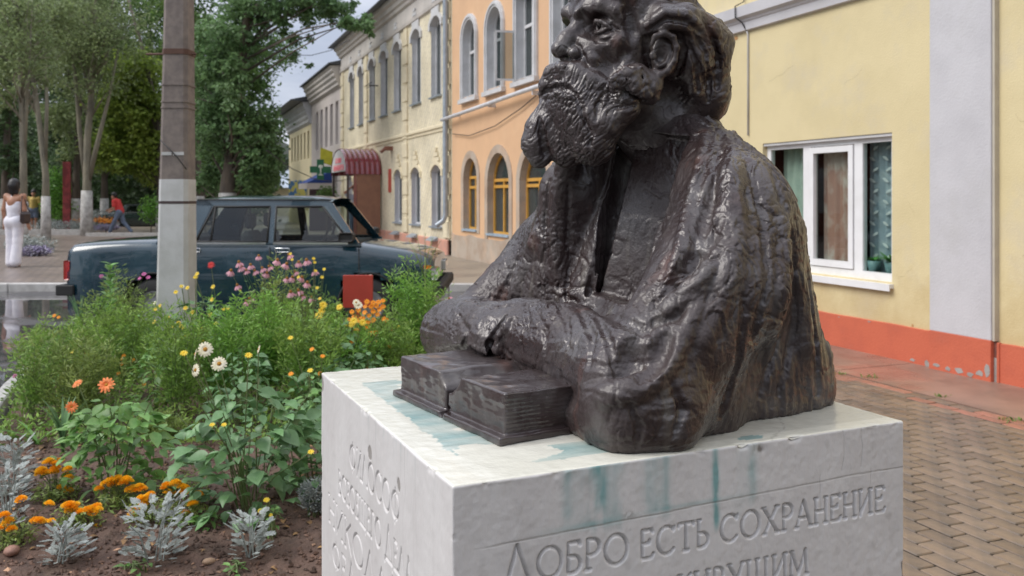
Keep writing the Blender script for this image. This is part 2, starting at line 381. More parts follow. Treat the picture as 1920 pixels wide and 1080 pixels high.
    F.stroke([(1215, 610), (1262, 590), (1305, 545)], [.006, .011, .005], .010, 'cut', .002)
    F.stroke([(1245, 590), (1290, 555), (1335, 500)], [.010, .016, .008], .016, 'add', -.002)
    F.stroke([(1210, 622), (1165, 600), (1110, 578), (1060, 560)], [.012, .012, .010, .006], .010, 'cut', .004)
    # folds: long creases on back and side, short ones across sleeves
    for p in ([(1400, 300), (1430, 400), (1440, 520), (1410, 640)], [(1450, 330), (1488, 450), (1492, 600), (1460, 740)],
              [(1455, 520), (1462, 620), (1425, 740)], [(1515, 500), (1530, 640), (1535, 740)], [(1395, 560), (1385, 680), (1350, 780)],
              [(1030, 340), (1022, 420), (1040, 540)], [(1065, 350), (1060, 450), (1062, 550)], [(975, 470), (955, 520), (935, 560)]):
        F.stroke(p, [.003, .0065, .006, .003][:len(p)], .010, 'cut', .0015)
    for p in ([(1360, 300), (1385, 400), (1368, 520), (1320, 640)], [(1470, 400), (1470, 520), (1440, 660)], [(1500, 520), (1512, 660)],
              [(1046, 340), (1042, 440), (1050, 545)], [(1000, 440), (985, 500), (960, 560)]):
        F.stroke(p, [.008, .014, .012, .008][:len(p)], .022, 'add', -.008)
    for p in ([(1040, 566), (1062, 600), (1066, 650)], [(1085, 578), (1110, 630), (1105, 690)], [(1000, 572), (1022, 620), (1020, 680)],
              [(860, 592), (876, 620), (868, 652)], [(985, 568), (990, 610)], [(1120, 595), (1142, 640), (1150, 690)], [(800, 610), (792, 650)],
              [(890, 568), (925, 575), (965, 572)], [(1180, 760), (1200, 800), (1195, 840)], [(1260, 720), (1280, 770), (1262, 820)]):
        F.stroke(p, [.003, .007, .003][:len(p)], .008, 'cut', .001)
    F.D = np.maximum(F.D, (-(F.lo[2]+h*np.arange(F.n[2])))[None, None, :]).astype(np.float32)
    return F
def head_field(h):
    rnd = random.Random(5)
    F = Field((-.45, -.20, .44), (.18, .22, 1.07), h)
    F.cap((-.31, 0, .47), (-.20, 0, .72), .090, .095, .04); F.cap((-.205, -.03, .57), (-.14, -.03, .65), .050, .060, .03)                  # neck
    F.ell((-.152, 0, .875), (.156, .130, .175), .03)                        # skull
    F.ell((-.078, 0, .90), (.082, .105, .10), .02)                          # forehead
    F.ell((-.09, 0, .755), (.115, .105, .13), .04)                          # face
    F.ell((-.24, 0, .76), (.12, .125, .14), .05)
    # hair: thick mass at the back, roll above the ear, hanging nape
    F.ell((-.28, .03, .80), (.10, .125, .085), .03)
    F.ell((-.30, -.02, .735), (.085, .12, .105), .03)
    F.ell((-.295, .06, .69), (.065, .085, .08), .03)
    F.line([S(1215, 50, .125), S(1245, 32, .14), S(1285, 36, .145), S(1318, 60, .13), S(1334, 95, .11)], [.014, .026, .032, .034, .034], .02)
    F.line([S(1318, 70, .13), S(1335, 120, .11), S(1333, 160, .09), S(1322, 195, .07)], [.032, .036, .034, .02], .02)
    F.line([S(1290, 80, .13), S(1300, 120, .125), S(1295, 165, .11)], [.03, .034, .03], .02)
    F.line([(-.20, -.12, .84), (-.28, -.12, .80), (-.33, -.07, .74)], [.04, .045, .05], .03)
    # brows
    F.line([S(1080, 26, .018, -.01), S(1096, 14, .035, -.012), S(1120, 10, .068, -.012), S(1145, 20, .09, -.012), S(1160, 36, .102, -.012)], [.014, .017, .018, .015, .008], .010)
    F.line([S(1066, 26, -.02, -.015), S(1058, 24, -.045, -.012), S(1056, 36, -.07, -.014)], [.014, .017, .015], .012)
    F.line([S(1056, 42, -.065, -.012), S(1057, 52, -.075, -.02)], [.011, .006], .01)
    # eye sockets
    F.ell(S(1122, 50, .064, .006), (.034, .038, .030), .010, 'cut')
    F.ell(S(1098, 44, .036, .012), (.020, .018, .028), .010, 'cut')
    F.ell(S(1063, 60, -.06, .014), (.028, .034, .026), .014, 'cut')
    # nose: long flat bridge, broad sides, rounded tip, wings
    F.line([S(1082, 28, 0, -.016), S(1074, 46, 0, -.0165), S(1048, 74, 0, -.0195), S(1035, 91, 0, -.0215)], [.014, .017, .0200, .0215], .010)
    F.cap(S(1084, 50, .012, -.032), S(1074, 96, .014, -.030), .014, .026, .012)
    F.cap(S(1070, 70, -.014, -.03), S(1058, 98, -.014, -.03), .012, .024, .012)
    F.ell(S(1074, 99, .028, -.012), (.023, .016, .0165), .010)
    F.ell(S(1054, 103, -.029, -.012), (.021, .014, .0155), .008)
    F.ell(S(1057, 115, .014, -.004), (.014, .008, .007), .004, 'cut')
    F.ell(S(1046, 115, -.012, -.004), (.012, .006, .006), .004, 'cut')
    F.stroke([(1078, 82), (1089, 92), (1090, 106), (1080, 114)], [.0025, .004, .004, .0025], .004, 'cut', .001)
    # eye (near one where the sculptor sees it, the far one mirrored)
    for sgn in (1, -1):
        c = S(1125, 52, .062, -.021); c[1] *= sgn
        def E(px, py, df, r=None):
            q = S(px, py, .066, df); q[1] *= sgn; return q
        F.ell(c, (.027, .028, .026), .003)
        lid = []
        for ang, hgt in ((-62, .000), (-38, .0105), (-8, .0155), (25, .0125), (52, .003), (70, -.006)):
            t = math.radians(ang); lid.append(c+np.array((math.cos(t)*.0285, sgn*math.sin(t)*.0295, hgt)))
        F.line(lid, [.003, .0045, .0052, .005, .0042, .003], .003)
        F.line([q+np.array((-.002, .001*sgn, .010)) for q in lid], [.003, .0035, .004, .004, .003, .002], .004, 'cut')
        lo = []
        for ang, hgt in ((-60, -.003), (-30, -.0095), (5, -.0115), (35, -.010), (60, -.004)):
            t = math.radians(ang); lo.append(c+np.array((math.cos(t)*.027, sgn*math.sin(t)*.028, hgt)))
        F.line(lo, [.0025, .0038, .004, .0038, .0025], .0025)
        F.cap(c+np.array((.034, .004*sgn, .003)), c+np.array((.021, .002*sgn, .003)), .0085, .0085, .0015, 'cut')   # drilled iris
        F.cap(c+np.array((.027, .004*sgn, .009)), c+np.array((.022, .003*sgn, .004)), .003, .003, .0015)          # the glint left in it
        F.ell(c+np.array((.002, .004*sgn, -.026)), (.024, .031, .016), .005)                                     # bag
    F.stroke([(1108, 66), (1120, 78), (1138, 78), (1152, 66)], [.002, .0045, .0045, .002], .005, 'cut', .001)
    F.stroke([(1146, 48), (1158, 56), (1168, 64)], [.003, .004, .002], .004, 'cut', .001)
    F.stroke([(1148, 56), (1160, 70)], [.002, .002], .003, 'cut', .001)
    # cheekbone, cheek hollow, nasolabial fold
    F.ell(S(1150, 80, .088, -.028), (.034, .028, .022), .015)
    F.ell((-.078, -.085, .797), (.035, .026, .022), .02)
    F.ell(S(1140, 118, .090, .010), (.030, .016, .026), .02, 'cut')
    F.stroke([(1087, 86), (1096, 104), (1102, 120), (1105, 140)], [.003, .0055, .006, .005], .005, 'cut', .001)
    F.stroke([(1100, 92), (1112, 112), (1116, 136)], [.005, .006, .004], .012, 'add', -.003)
    F.stroke([(1178, 8), (1182, 40), (1186, 90)], [.008, .010, .006], .014, 'cut', .004)
    F.stroke([(1168, 78), (1172, 100), (1160, 120)], [.004, .008, .004], .012, 'cut', .003)
    # moustache
    F.line([S(1046, 128, .008, -.014), S(1070, 134, .032, -.016), S(1100, 150, .062, -.016), S(1130, 164, .085, -.014), S(1150, 172, .098, -.014)], [.018, .024, .021, .016, .011], .006)
    F.line([S(1040, 128, -.006, -.014), S(1026, 138, -.03, -.018), S(1017, 160, -.046, -.018), S(1014, 185, -.055, -.02), S(1016, 205, -.06, -.02)], [.018, .023, .023, .018, .012], .006)
    # beard: bulk, near lobe, forked far lobe, cheek whiskers
    F.ell((-.005, .0, .665), (.075, .075, .07), .03)
    F.ell(S(1060, 205, .01, -.060), (.075, .07, .06), .03)
    F.line([S(1022, 215, -.02, -.050), S(1022, 262, -.02, -.050), S(1030, 285, -.01, -.045)], [.045, .045, .035], .015)
    F.line([S(1050, 190, .01, -.055), S(1062, 230, .03, -.056), S(1078, 268, .045, -.046)], [.055, .060, .050], .02)
    F.line([S(1105, 195, .06, -.03), S(1102, 232, .065, -.035), S(1085, 268, .055, -.035)], [.038, .040, .038], .012)
    F.line([S(1004, 205, -.035, -.044), S(988, 240, -.045, -.044), S(980, 272, -.05, -.042), S(986, 294, -.045, -.034)], [.034, .041, .039, .027], .010)
    F.line([S(1150, 180, .095, -.03), S(1148, 198, .095, -.03), S(1120, 236, .082, -.03)], [.036, .033, .030], .012)
    F.line([S(1150, 150, .105, -.02), S(1178, 142, .118, -.022), S(1200, 158, .122, -.024), S(1202, 178, .12, -.025)], [.020, .026, .030, .024], .012)
    F.line([(-.03, -.10, .70), (-.06, -.11, .64), (-.01, -.09, .60)], [.04, .05, .045], .03)
    # mouth under the moustache, lip, cleft between the beard lobes
    F.stroke([(1012, 184), (1022, 172), (1040, 165), (1062, 167), (1080, 178)], [.005, .010, .012, .011, .004], .004, 'cut', .0)
    F.stroke([(1080, 178), (1092, 205), (1096, 235)], [.003, .005, .003], .008, 'cut', .001)
    F.stroke([(1140, 178), (1150, 160), (1160, 146), (1176, 132)], [.003, .005, .005, .003], .005, 'cut', .001)
    F.stroke([(1022, 182), (1046, 176), (1068, 182)], [.005, .008, .005], .007, 'add', .0)
    F.stroke([(1012, 222), (1016, 250), (1022, 285), (1028, 312)], [.004, .008, .010, .008], .006, 'cut', .0)
    F.stroke([(1132, 172), (1122, 196), (1118, 225)], [.004, .005, .003], .008, 'cut', .001)
    F.stroke([(1190, 196), (1160, 200), (1140, 214)], [.003, .005, .002], .010, 'cut', .002)
    F.stroke([(1098, 225), (1108, 250), (1105, 280)], [.003, .006, .003], .006, 'cut', .001)
    # curls: short additive locks over beard and hair
    def locks(n, pts, l0, dirv, ln, r, k=.006, op='add'):
        for _ in range(n):
            a = rnd.random()*(len(pts)-1); i = int(a); a -= i
            q = [pts[i][t]*(1-a)+pts[i+1][t]*a for t in range(4)]
            w = q[3]
            px = q[0]+rnd.uniform(-w, w); py = q[1]+rnd.uniform(-w, w); c = S(px, py, q[2], l0)
            d = np.array(dirv)+np.array([rnd.uniform(-.5, .5) for _ in range(3)]); d /= np.linalg.norm(d)
            s = np.array([rnd.uniform(-1, 1) for _ in range(3)])*.35
            L = ln*rnd.uniform(.6, 1.3); rr = r*rnd.uniform(.6, 1.3)
            F.line([c-d*L/2, c+s*L*.4, c+d*L/2], [rr*.5, rr, rr*.4], k, op)
    locks(60, [(1150, 155, .128, 10), (1185, 145, .142, 14), (1205, 170, .145, 14)], -.012, (-.2, 0, -1), .024, .008)
    locks(22, [(1150, 155, .128, 10), (1185, 145, .142, 14), (1205, 170, .145, 14)], -.006, (-.2, 0, -1), .022, .003, .004, 'cut')
    locks(40, [(1046, 128, .01, 5), (1075, 138, .04, 8), (1120, 160, .075, 8)], -.004, (-.3, .4, -.8), .022, .006)
    locks(24, [(1030, 140, -.03, 4), (1017, 165, -.05, 5), (1016, 195, -.055, 6)], -.008, (.3, -.3, -.9), .024, .006)
    # ear
    e = lambda px, py, l, df=0: S(px, py, l, df)
    F.ell(e(1246, 104, .128), (.034, .022, .048), .012)
    F.ell(e(1244, 96, .158, 0), (.022, .022, .032), .008, 'cut')
    F.line([e(1223, 82, .142), e(1229, 68, .150), e(1245, 62, .156), e(1262, 70, .160), e(1269, 90, .162), e(1264, 115, .158), e(1251, 134, .150), e(1238, 141, .144), e(1228, 134, .139)], [.0045, .0062, .007, .007, .0065, .0062, .0075, .0095, .006], .005)
    F.line([e(1256, 84, .147), e(1257, 102, .148), e(1248, 118, .146), e(1237, 124, .142)], [.004, .0055, .0055, .004], .005)
    F.ell(e(1224, 104, .143), (.008, .006, .010), .005)
    F.ell(e(1238, 108, .140), (.011, .010, .013), .006, 'cut')
    F.stroke([(1277, 66), (1284, 92), (1278, 120), (1262, 146)], [.003, .006, .006, .003], .006, 'cut', .001)
    F.stroke([(1208, 70), (1210, 98), (1216, 126)], [.003, .006, .003], .008, 'cut', .002)
    F.ell(S(1250, 185, .10, .0), (.05, .03, .04), .03, 'cut')
    # heavy locks of the back hair
    for p in ([(1212, 46), (1245, 26), (1285, 28), (1318, 52)], [(1225, 58), (1255, 44), (1285, 48), (1305, 66)]):
        F.stroke(p, [.006, .012, .012, .007], .008, 'add', -.002)
    for p in ([(1222, 54), (1250, 36), (1284, 40), (1310, 60)], [(1318, 40), (1340, 75), (1350, 120)], [(1300, 62), (1322, 100), (1330, 150), (1328, 190)],
              [(1290, 80), (1306, 120), (1308, 170)], [(1335, 70), (1346, 115), (1345, 165)], [(1310, 120), (1322, 160)]):
        F.stroke(p, [.003, .006, .006, .003][:len(p)], .006, 'cut', .001)
    return F
def finish(F, part):
    h = F.h; P, Q = F.mesh()
    G = np.stack(np.gradient(F.D, h), -1)
    ij = np.clip(((P-F.lo)/h).round().astype(int), 0, np.array(F.n)-1)
    Nn = G[ij[:, 0], ij[:, 1], ij[:, 2]]; Nn /= np.linalg.norm(Nn, axis=1)[:, None]+1e-6
    warp = np.stack([fbm(P*9, 2, 3), fbm(P*9, 2, 7), fbm(P*9, 2, 9)], 1); q = P+warp*.05
    ss = lambda x: x*x*(3-2*x)
    groove = lambda n, w: -np.exp(-np.abs(n)*w)
    if part == 'body':
        sh = np.exp(-((P[:, 1]-.05)/.085)**2)*np.clip((P[:, 2]-.24)/.05, 0, 1)*(P[:, 0] > -.25)
        rough = 1-.6*sh
        msk = np.clip(.1+2.2*fbm(P*7, 2, 77), 0, 1); msk2 = np.clip(.2+2.5*fbm(P*9, 2, 78), 0, 1)
        f1, e1 = facets(q*np.array([24, 24, 17]), 3); f2, e2 = facets(q*np.array([60, 60, 44]), 5)
        sm = np.clip((P[:, 1]-.24)/.08, 0, 1)*np.clip((.26-P[:, 2])/.08, 0, 1); rough = rough*(1-.45*sm)
        rough = rough*.82
        d = rough*(.0048*f1*(.3+.7*msk2)+.0022*f2+.0055*msk*groove(fbm(q*15, 2, 1), 22)+.0042*msk2*groove(fbm(q*np.array([46, 46, 26]), 2, 21), 20)+.0038*np.clip(.1+2.2*fbm(P*8, 2, 79), 0, 1)*groove(fbm(q*np.array([70, 70, 55]), 1, 23), 14)
            +.0032*fbm(P*10, 2, 5)+.0006*fbm(q*np.array([120, 120, 80]), 2, 25))
        bk = np.clip((-.02-P[:, 0])/.12, 0, 1)*np.clip((P[:, 1]-.05)/.12, 0, 1)*np.clip((.45-P[:, 2])/.2, 0, 1)
        d += bk*.0034*fbm((P+warp*.02)*np.array([90, 90, 6]), 2, 31)
        fore = np.clip((P[:, 0]+.02)/.06, 0, 1)*np.clip((.22-P[:, 2])/.03, 0, 1)
        d += fore*.0025*fbm((P+warp*.02)*np.array([30, 12, 110]), 2, 33)
    else:
        beard = ss(np.clip((.715+.045*np.clip((P[:, 0]-.015)/.02, 0, 1)-P[:, 2])/.02, 0, 1))*ss(np.clip((P[:, 0]+.13)/.04, 0, 1))
        hair = ss(np.clip((-.19-P[:, 0])/.04, 0, 1))*np.clip((P[:, 2]-.64)/.03, 0, 1)
        bd = P+warp*.03
        st = fbm(np.stack([bd[:, 0]*50+bd[:, 2]*42, bd[:, 1]*60, bd[:, 2]*13-bd[:, 0]*15], 1), 2, 41)
        st2 = fbm(np.stack([bd[:, 0]*110+bd[:, 2]*90, bd[:, 1]*80, bd[:, 2]*9-bd[:, 0]*11], 1), 2, 46)
        d = beard*((.45+.55*np.clip(.5+2*fbm(P*13, 2, 47), 0, 1))*(.0030*groove(st, 9)+.0042*groove(st2, 7))+.0022+.0022*fbm(P*17, 2, 43)+.0007*fbm(P*90, 2, 44))
        hs = fbm(np.stack([bd[:, 0]*26, bd[:, 1]*40, bd[:, 2]*66+bd[:, 0]*34], 1), 2, 51)
        d += hair*(.0035*hs+.002*groove(fbm(q*26, 2, 55), 9)+.0015*fbm(P*30, 2, 53))
        f1, e1 = facets(q*46, 9)
        d += (1-beard)*(1-hair)*(.0005*fbm(P*60, 2, 61)+.0008*fbm(P*22, 2, 62)+.0012*f1)+hair*.0012*f1
    P = P+Nn*d[:, None]
    if part == 'body': P[:, 2] = np.maximum(P[:, 2], .0005)
    return P, Q
# ---------------- the setting: ground, road, pavements, kerbs ----------------
FO = Vector((3.23, 8.764)); FA = Vector((-.3679, .9299)); FN = Vector((-.9299, -.3679))     # facade line: origin, direction away, outward normal
def FC(s, d, z): p = FO+FA*s+FN*d; return (p.x, p.y, z)
m_earth = M('earth', (.10, .09, .06), (.06, .08, .03), rough=.9, scale=.8, bump=.5, bscale=20, bdist=.02)
MB().quad((-260, -60, -.05), (260, -60, -.05), (260, 600, -.05), (-260, 600, -.05)).build('ground', m_earth)['kind'] = 'structure'
def wet(name, c1, c2, scale, r1, r2, bump=.3, bscale=120, pud=.56):
    m = M(name, c1, c2, rough=r1, scale=scale, bump=bump, bscale=bscale, bdist=.003)
    n = m.node_tree.nodes; l = m.node_tree.links; b = n['Principled BSDF']
    tc = n.new('ShaderNodeTexCoord'); no = n.new('ShaderNodeTexNoise'); no.inputs['Scale'].default_value = .55; no.inputs['Detail'].default_value = 3; l.new(tc.outputs['Object'], no.inputs['Vector'])
    mr = n.new('ShaderNodeMapRange'); mr.inputs[1].default_value = pud-.06; mr.inputs[2].default_value = pud; mr.inputs[3].default_value = r1; mr.inputs[4].default_value = r2; l.new(no.outputs[0], mr.inputs[0]); l.new(mr.outputs[0], b.inputs['Roughness'])
    bu = [x for x in n if x.type == 'BUMP'][0]; m2 = n.new('ShaderNodeMapRange'); m2.inputs[1].default_value = pud-.06; m2.inputs[2].default_value = pud; m2.inputs[3].default_value = bump; m2.inputs[4].default_value = .0; l.new(no.outputs[0], m2.inputs[0]); l.new(m2.outputs[0], bu.inputs['Strength'])
    return m
m_asphalt = wet('wet_asphalt', (.060, .058, .062), (.085, .08, .082), 3, .35, .03, pud=.47)
MB().quad((-60, -8, -.012), (1.2, -8, -.012), (-1.2, 14.0, -.012), (-60, 14.0, -.012)).quad((-1.2, 14, -.012), (1.2, -8, -.012), (7, 8, -.012), (7, 14, -.012)).build('road', m_asphalt)['kind'] = 'structure'
# far pavement of small brick paving (too far away to tell the bricks apart) and dusty pavement along the houses
def brickmat(name, c1, c2, mort, bw, bh, rot=0, rough=.5, bumpd=.003, fac=.02):
    m = bpy.data.materials.new(name); m.use_nodes = True; n = m.node_tree.nodes; l = m.node_tree.links; b = n['Principled BSDF']
    tc = n.new('ShaderNodeTexCoord'); mp = n.new('ShaderNodeMapping'); mp.inputs['Rotation'].default_value = rot if hasattr(rot, '__len__') else (0, 0, rot); l.new(tc.outputs['Object'], mp.inputs[0])
    br = n.new('ShaderNodeTexBrick'); l.new(mp.outputs[0], br.inputs['Vector']); br.inputs['Scale'].default_value = 1; br.inputs['Brick Width'].default_value = bw; br.inputs['Row Height'].default_value = bh
    br.inputs['Mortar Size'].default_value = fac*bh*2; br.inputs['Color1'].default_value = (*c1, 1); br.inputs['Color2'].default_value = (*c2, 1); br.inputs['Mortar'].default_value = (*mort, 1)
    no = n.new('ShaderNodeTexNoise'); no.inputs['Scale'].default_value = 1.2; no.inputs['Detail'].default_value = 6; l.new(tc.outputs['Object'], no.inputs['Vector'])
    mr = n.new('ShaderNodeMapRange'); mr.inputs[1].default_value = .3; mr.inputs[2].default_value = .7; mr.inputs[3].default_value = .82; mr.inputs[4].default_value = 1.15; l.new(no.outputs[0], mr.inputs[0])
    vm = n.new('ShaderNodeVectorMath'); vm.operation = 'SCALE'; l.new(br.outputs[0], vm.inputs[0]); l.new(mr.outputs[0], vm.inputs['Scale']); l.new(vm.outputs[0], b.inputs['Base Color'])
    bu = n.new('ShaderNodeBump'); bu.inputs['Distance'].default_value = bumpd; bu.inputs['Strength'].default_value = .8; bu.invert = True; l.new(br.outputs['Fac'], bu.inputs['Height']); l.new(bu.outputs[0], b.inputs['Normal'])
    b.inputs['Roughness'].default_value = rough; return m
m_farpave = brickmat('far_paving', (.27, .21, .17), (.20, .16, .14), (.10, .085, .075), .22, .11, .38, .38, fac=.05)
m_dust = M('dusty_asphalt', (.30, .25, .19), (.20, .17, .14), rough=.5, rough2=.3, scale=1.2, bump=.3, bscale=60)
mbp = MB(); mbp.box((-40, 14.0, -.04), (-5.3, 150, .10)); mbp.build('far_pavement', m_farpave)['kind'] = 'structure'
mbp = MB(); mbp.prism([(-5.3, 14.0), (3.5, 14.0), (-40, 130), (-60, 130)], lambda a, b, d: (a, b, d), -.04, .104); mbp.build('pavement_by_houses', m_dust)['kind'] = 'structure'
m_kerb = M('kerb_concrete', (.50, .49, .47), (.38, .37, .35), rough=.6, scale=8, bump=.4, bscale=90, grime=(.25, .23, .2))
kerb = tag(put('kerb', None), kind='structure')
x = -16.0
while x < 1.8:                                # far kerb stones, one by one
    MB().box((x+.006, 13.84, -.03), (x+.994, 13.995, .115+random.uniform(-.006, .006)), .012).build('stone', m_kerb, kerb); x += 1.0
# near plaza: pavers in running bond laid along the houses; a strip of reddish concrete along the wall
m_bed = M('paving_bed', (.030, .025, .020), (.06, .05, .035), rough=.8, bump=.5, bscale=200)
PAVE_OUT = 4.6
plaza = MB(); plaza.prism([(-2.4, -3), (6.0, -3), (5.35, 3.2), (2.3, 10.9), (1.05, 14.0), (-.45, 14.0), (-.35, 8.3), (-.7, 3)], lambda a, b, d: (a, b, d), -.06, -.007)
plaza = plaza.build('pavement', m_bed); plaza['kind'] = 'structure'
m_paver = M('paver_concrete', (.195, .138, .093), (.135, .106, .082), rough=.28, rough2=.46, scale=9, bump=.5, bscale=260, bdist=.002, rnd=.24, grime=(.15, .10, .075), gscale=1.1)
m_paver_red = M('paver_red', (.36, .15, .10), (.26, .13, .09), rough=.3, rough2=.5, scale=9, bump=.5, bscale=260, bdist=.002, rnd=.15)
bl, bw = .2, .1; STRIP = .92
pavme = []
for k in range(4):
    b_ = MB(); j = lambda: random.uniform(-.0008, .0008); b_.box((-.0965, -.0462, -.03), (.0965, .0462, .0), .0045)
    for i, v in enumerate(b_.v): b_.v[i] = (v[0]+j(), v[1]+j(), v[2]+j())
    m_ = b_.mesh('paver'); m_.materials.append(m_paver); m_.materials.append(m_bed)
    for p_ in m_.polygons: p_.material_index = 1 if abs(p_.normal.z) < .3 else 0
    pavme.append(m_)
pavred = pavme[0].copy(); pavred.materials[0] = m_paver_red
cells = []
ang = math.atan2(FA.y, FA.x)
for r in range(0, 47):
    d = STRIP+.05+r*bw
    for i in range(-42, 32):
        s = i*bl+(.1 if r % 2 else 0); p = FO+FA*s+FN*d
        if p.x < -.55 or p.y < 1.2 or p.y > 13.9: continue
        if (p.x+.55) < (-.5 if p.y > 8 else 0): continue
        px = 960+FOC*p.x/p.y; py = 368+FOC*1.5/p.y
        inpic = 0 <= px <= 1990 and py < 1110 and not (600 < px < 1690 and py > 700)
        cells.append((0 if inpic else 1, p.y, p.x, p.y, r))
cells.sort(); rest = MB(); restr = MB()
for k, (oc, _, x, y, r) in enumerate(cells):
    z = random.uniform(-.0015, .0015)+.0; tx, ty = random.uniform(-.006, .006), random.uniform(-.006, .006)
    if k < 300 and oc == 0:
        put('paver', pavred if (r < 2 and random.random() < .75) else random.choice(pavme), plaza, (x, y, z+.002), (tx, ty, ang+random.uniform(-.006, .006)))
    else:
        c, s_ = math.cos(ang), math.sin(ang); tgt = restr if (r < 2 and random.random() < .75) else rest
        q = lambda a, b, zz: (x+c*a-s_*b, y+s_*a+c*b, z+zz+a*ty+b*tx)
        tgt.add([q(-.0965, -.0462, -.02), q(.0965, -.0462, -.02), q(.0965, .0462, -.02), q(-.0965, .0462, -.02), q(-.0965, -.0462, -.002), q(.0965, -.0462, -.002), q(.0965, .0462, -.002), q(-.0965, .0462, -.002),
                 q(-.0925, -.0432, .002), q(.0925, -.0432, .002), q(.0925, .0432, .002), q(-.0925, .0432, .002)],
                [(0, 1, 5, 4), (1, 2, 6, 5), (2, 3, 7, 6), (3, 0, 4, 7), (4, 5, 9, 8), (5, 6, 10, 9), (6, 7, 11, 10), (7, 4, 8, 11), (8, 9, 10, 11)])
for mb_, nm_, mt_ in ((rest, 'far_pavers', m_paver), (restr, 'edge_pavers', m_paver_red)):
    o = mb_.build(nm_, mt_, plaza); o['kind'] = 'stuff'; o.data.materials.append(m_bed)
    for p_ in o.data.polygons: p_.material_index = 1 if abs(p_.normal.z) < .3 else 0
m_strip = wet('strip_concrete', (.30, .185, .14), (.20, .13, .10), 2.5, .42, .10, bump=.5, bscale=60, pud=.60)
st = MB(FC)
s = -12.0; strip = tag(put('concrete_apron', None), kind='structure')
for s0, s1 in ((-12, -7.1), (-7.1, -4.2), (-4.2, -1.02), (-1.02, 2.6), (2.6, 6.0)):
    MB(FC).box((s0+.006, .0, -.03), (s1-.006, STRIP-.012, .006)).build('slab', m_strip, strip)
# weeds in the joint between slab and pavers
m_weed = M('weed_green', (.12, .22, .04), (.20, .28, .06), rough=.5, rnd=.3, bump=0, trans=.3)
def tuft(name, label, c, n, r, h, grp):
    b = MB()
    for i in range(n):
        a = random.uniform(0, 6.28); q = Vector((c[0]+random.gauss(0, r*.8), c[1]+random.gauss(0, r*.5), c[2])); t = Vector((math.cos(a), math.sin(a), 0)); w = .004
        hh = h*random.uniform(.5, 1.2); side = Vector((-t.y, t.x, 0))*w
        b.add([q-side, q+side, q+t*hh*.6+Vector((0, 0, hh*.7))+side*.7, q+t*hh*.6+Vector((0, 0, hh*.7))-side*.7, q+t*hh*1.2+Vector((0, 0, hh*.6))], [(0, 1, 2, 3), (3, 2, 4)])
    return tag(b.build(name, m_weed), label, 'weed', grp, 'stuff')
for px, py, n, r, lb in ((1630, 708, 26, .05, 'small green weed in the paving joint just right of the bronze coat'), (1578, 702, 14, .03, 'tiny tuft of grass at the paving edge against the bronze coat hem'),
                         (1765, 745, 22, .035, 'weed tuft in the joint between red slab and pavers, below the white pilaster'), (1895, 788, 34, .05, 'bright green weed tuft in the paving joint at the right edge')):
    g = G(px, py, .0); tuft('weed_tuft', lb, (g.x, g.y, 0.0), n, r, .03, 'weeds in the paving joint')
# ---------------- buildings ----------------
def arch_top(s0, s1, z1, rise):
    n = 10; c = (s0+s1)/2; hw = (s1-s0)/2
    if rise <= 0: return [(s0, z1), (s1, z1)]
    if rise >= hw*.98: return [(c-hw*math.cos(math.pi*i/n), z1-rise+rise*math.sin(math.pi*i/n)) for i in range(n+1)]
    R = (hw*hw+rise*rise)/(2*rise); a = math.asin(hw/R)
    return [(c+R*math.sin(-a+2*a*i/n), z1-R+R*math.cos(-a+2*a*i/n)) for i in range(n+1)]
def wall_with(mb, s0, s1, z0, z1, ops, d=.0, depth=.3):
    """front face of a wall with real openings; ops: (s0,s1,z0,z1,rise)"""
    tops = [arch_top(a, b, t, r) for a, b, _, t, r in ops]
    cuts = sorted({round(x, 4) for x in [s0, s1]+[p[0] for t in tops for p in t]})
    def zt(t, s):
        for (a, za), (b, zb) in zip(t, t[1:]):
            if a-1e-4 <= s <= b+1e-4: return za+(zb-za)*((s-a)/(b-a) if b-a > 1e-6 else 0)
    for a, b in zip(cuts, cuts[1:]):
        m = (a+b)/2; inn = sorted([(o[2], t, o) for o, t in zip(ops, tops) if o[0] < m < o[1]], key=lambda q: q[0]); lo = (z0, z0)
        for zb, t, o in inn:
            mb.quad((a, d, lo[0]), (b, d, lo[1]), (b, d, zb), (a, d, zb)); ta, tb = zt(t, a), zt(t, b)
            mb.quad((a, d, zb), (b, d, zb), (b, d-depth, zb), (a, d-depth, zb)); mb.quad((a, d, ta), (b, d, tb), (b, d-depth, tb), (a, d-depth, ta)); lo = (ta, tb)
        mb.quad((a, d, lo[0]), (b, d, lo[1]), (b, d, z1), (a, d, z1))
    for (a, b, zb, _, r), t in zip(ops, tops):
        for x, zz in ((a, t[0][1]), (b, t[-1][1])): mb.quad((x, d, zb), (x, d-depth, zb), (x, d-depth, zz), (x, d, zz))
def shell(mb, s0, s1, z1, back=8, d=0): # the rest of the house: ends, rear, top
    mb.quad((s0, d, -.2), (s0, d-back, -.2), (s0, d-back, z1), (s0, d, z1)); mb.quad((s1, d, -.2), (s1, d-back, -.2), (s1, d-back, z1), (s1, d, z1))
    mb.quad((s0, d-back, -.2), (s1, d-back, -.2), (s1, d-back, z1), (s0, d-back, z1)); mb.quad((s0, d, z1), (s1, d, z1), (s1, d-back, z1), (s0, d-back, z1))
def band(mb, s0, s1, prof, d=0):       # moulding: profile of (out, z)
    n = len(prof); vs = [(s, d+o, z) for s in (s0, s1) for o, z in prof]
    mb.add(vs, [(i, i+1, n+i+1, n+i) for i in range(n-1)]+[(0, n-1, 2*n-1, n)]+[tuple(range(n)), tuple(range(n, 2*n))])
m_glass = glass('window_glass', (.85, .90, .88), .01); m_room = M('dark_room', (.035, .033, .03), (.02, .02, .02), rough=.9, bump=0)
m_white = M('white_trim', (.62, .62, .63), (.50, .50, .50), rough=.55, scale=3, bump=.3, bscale=60)
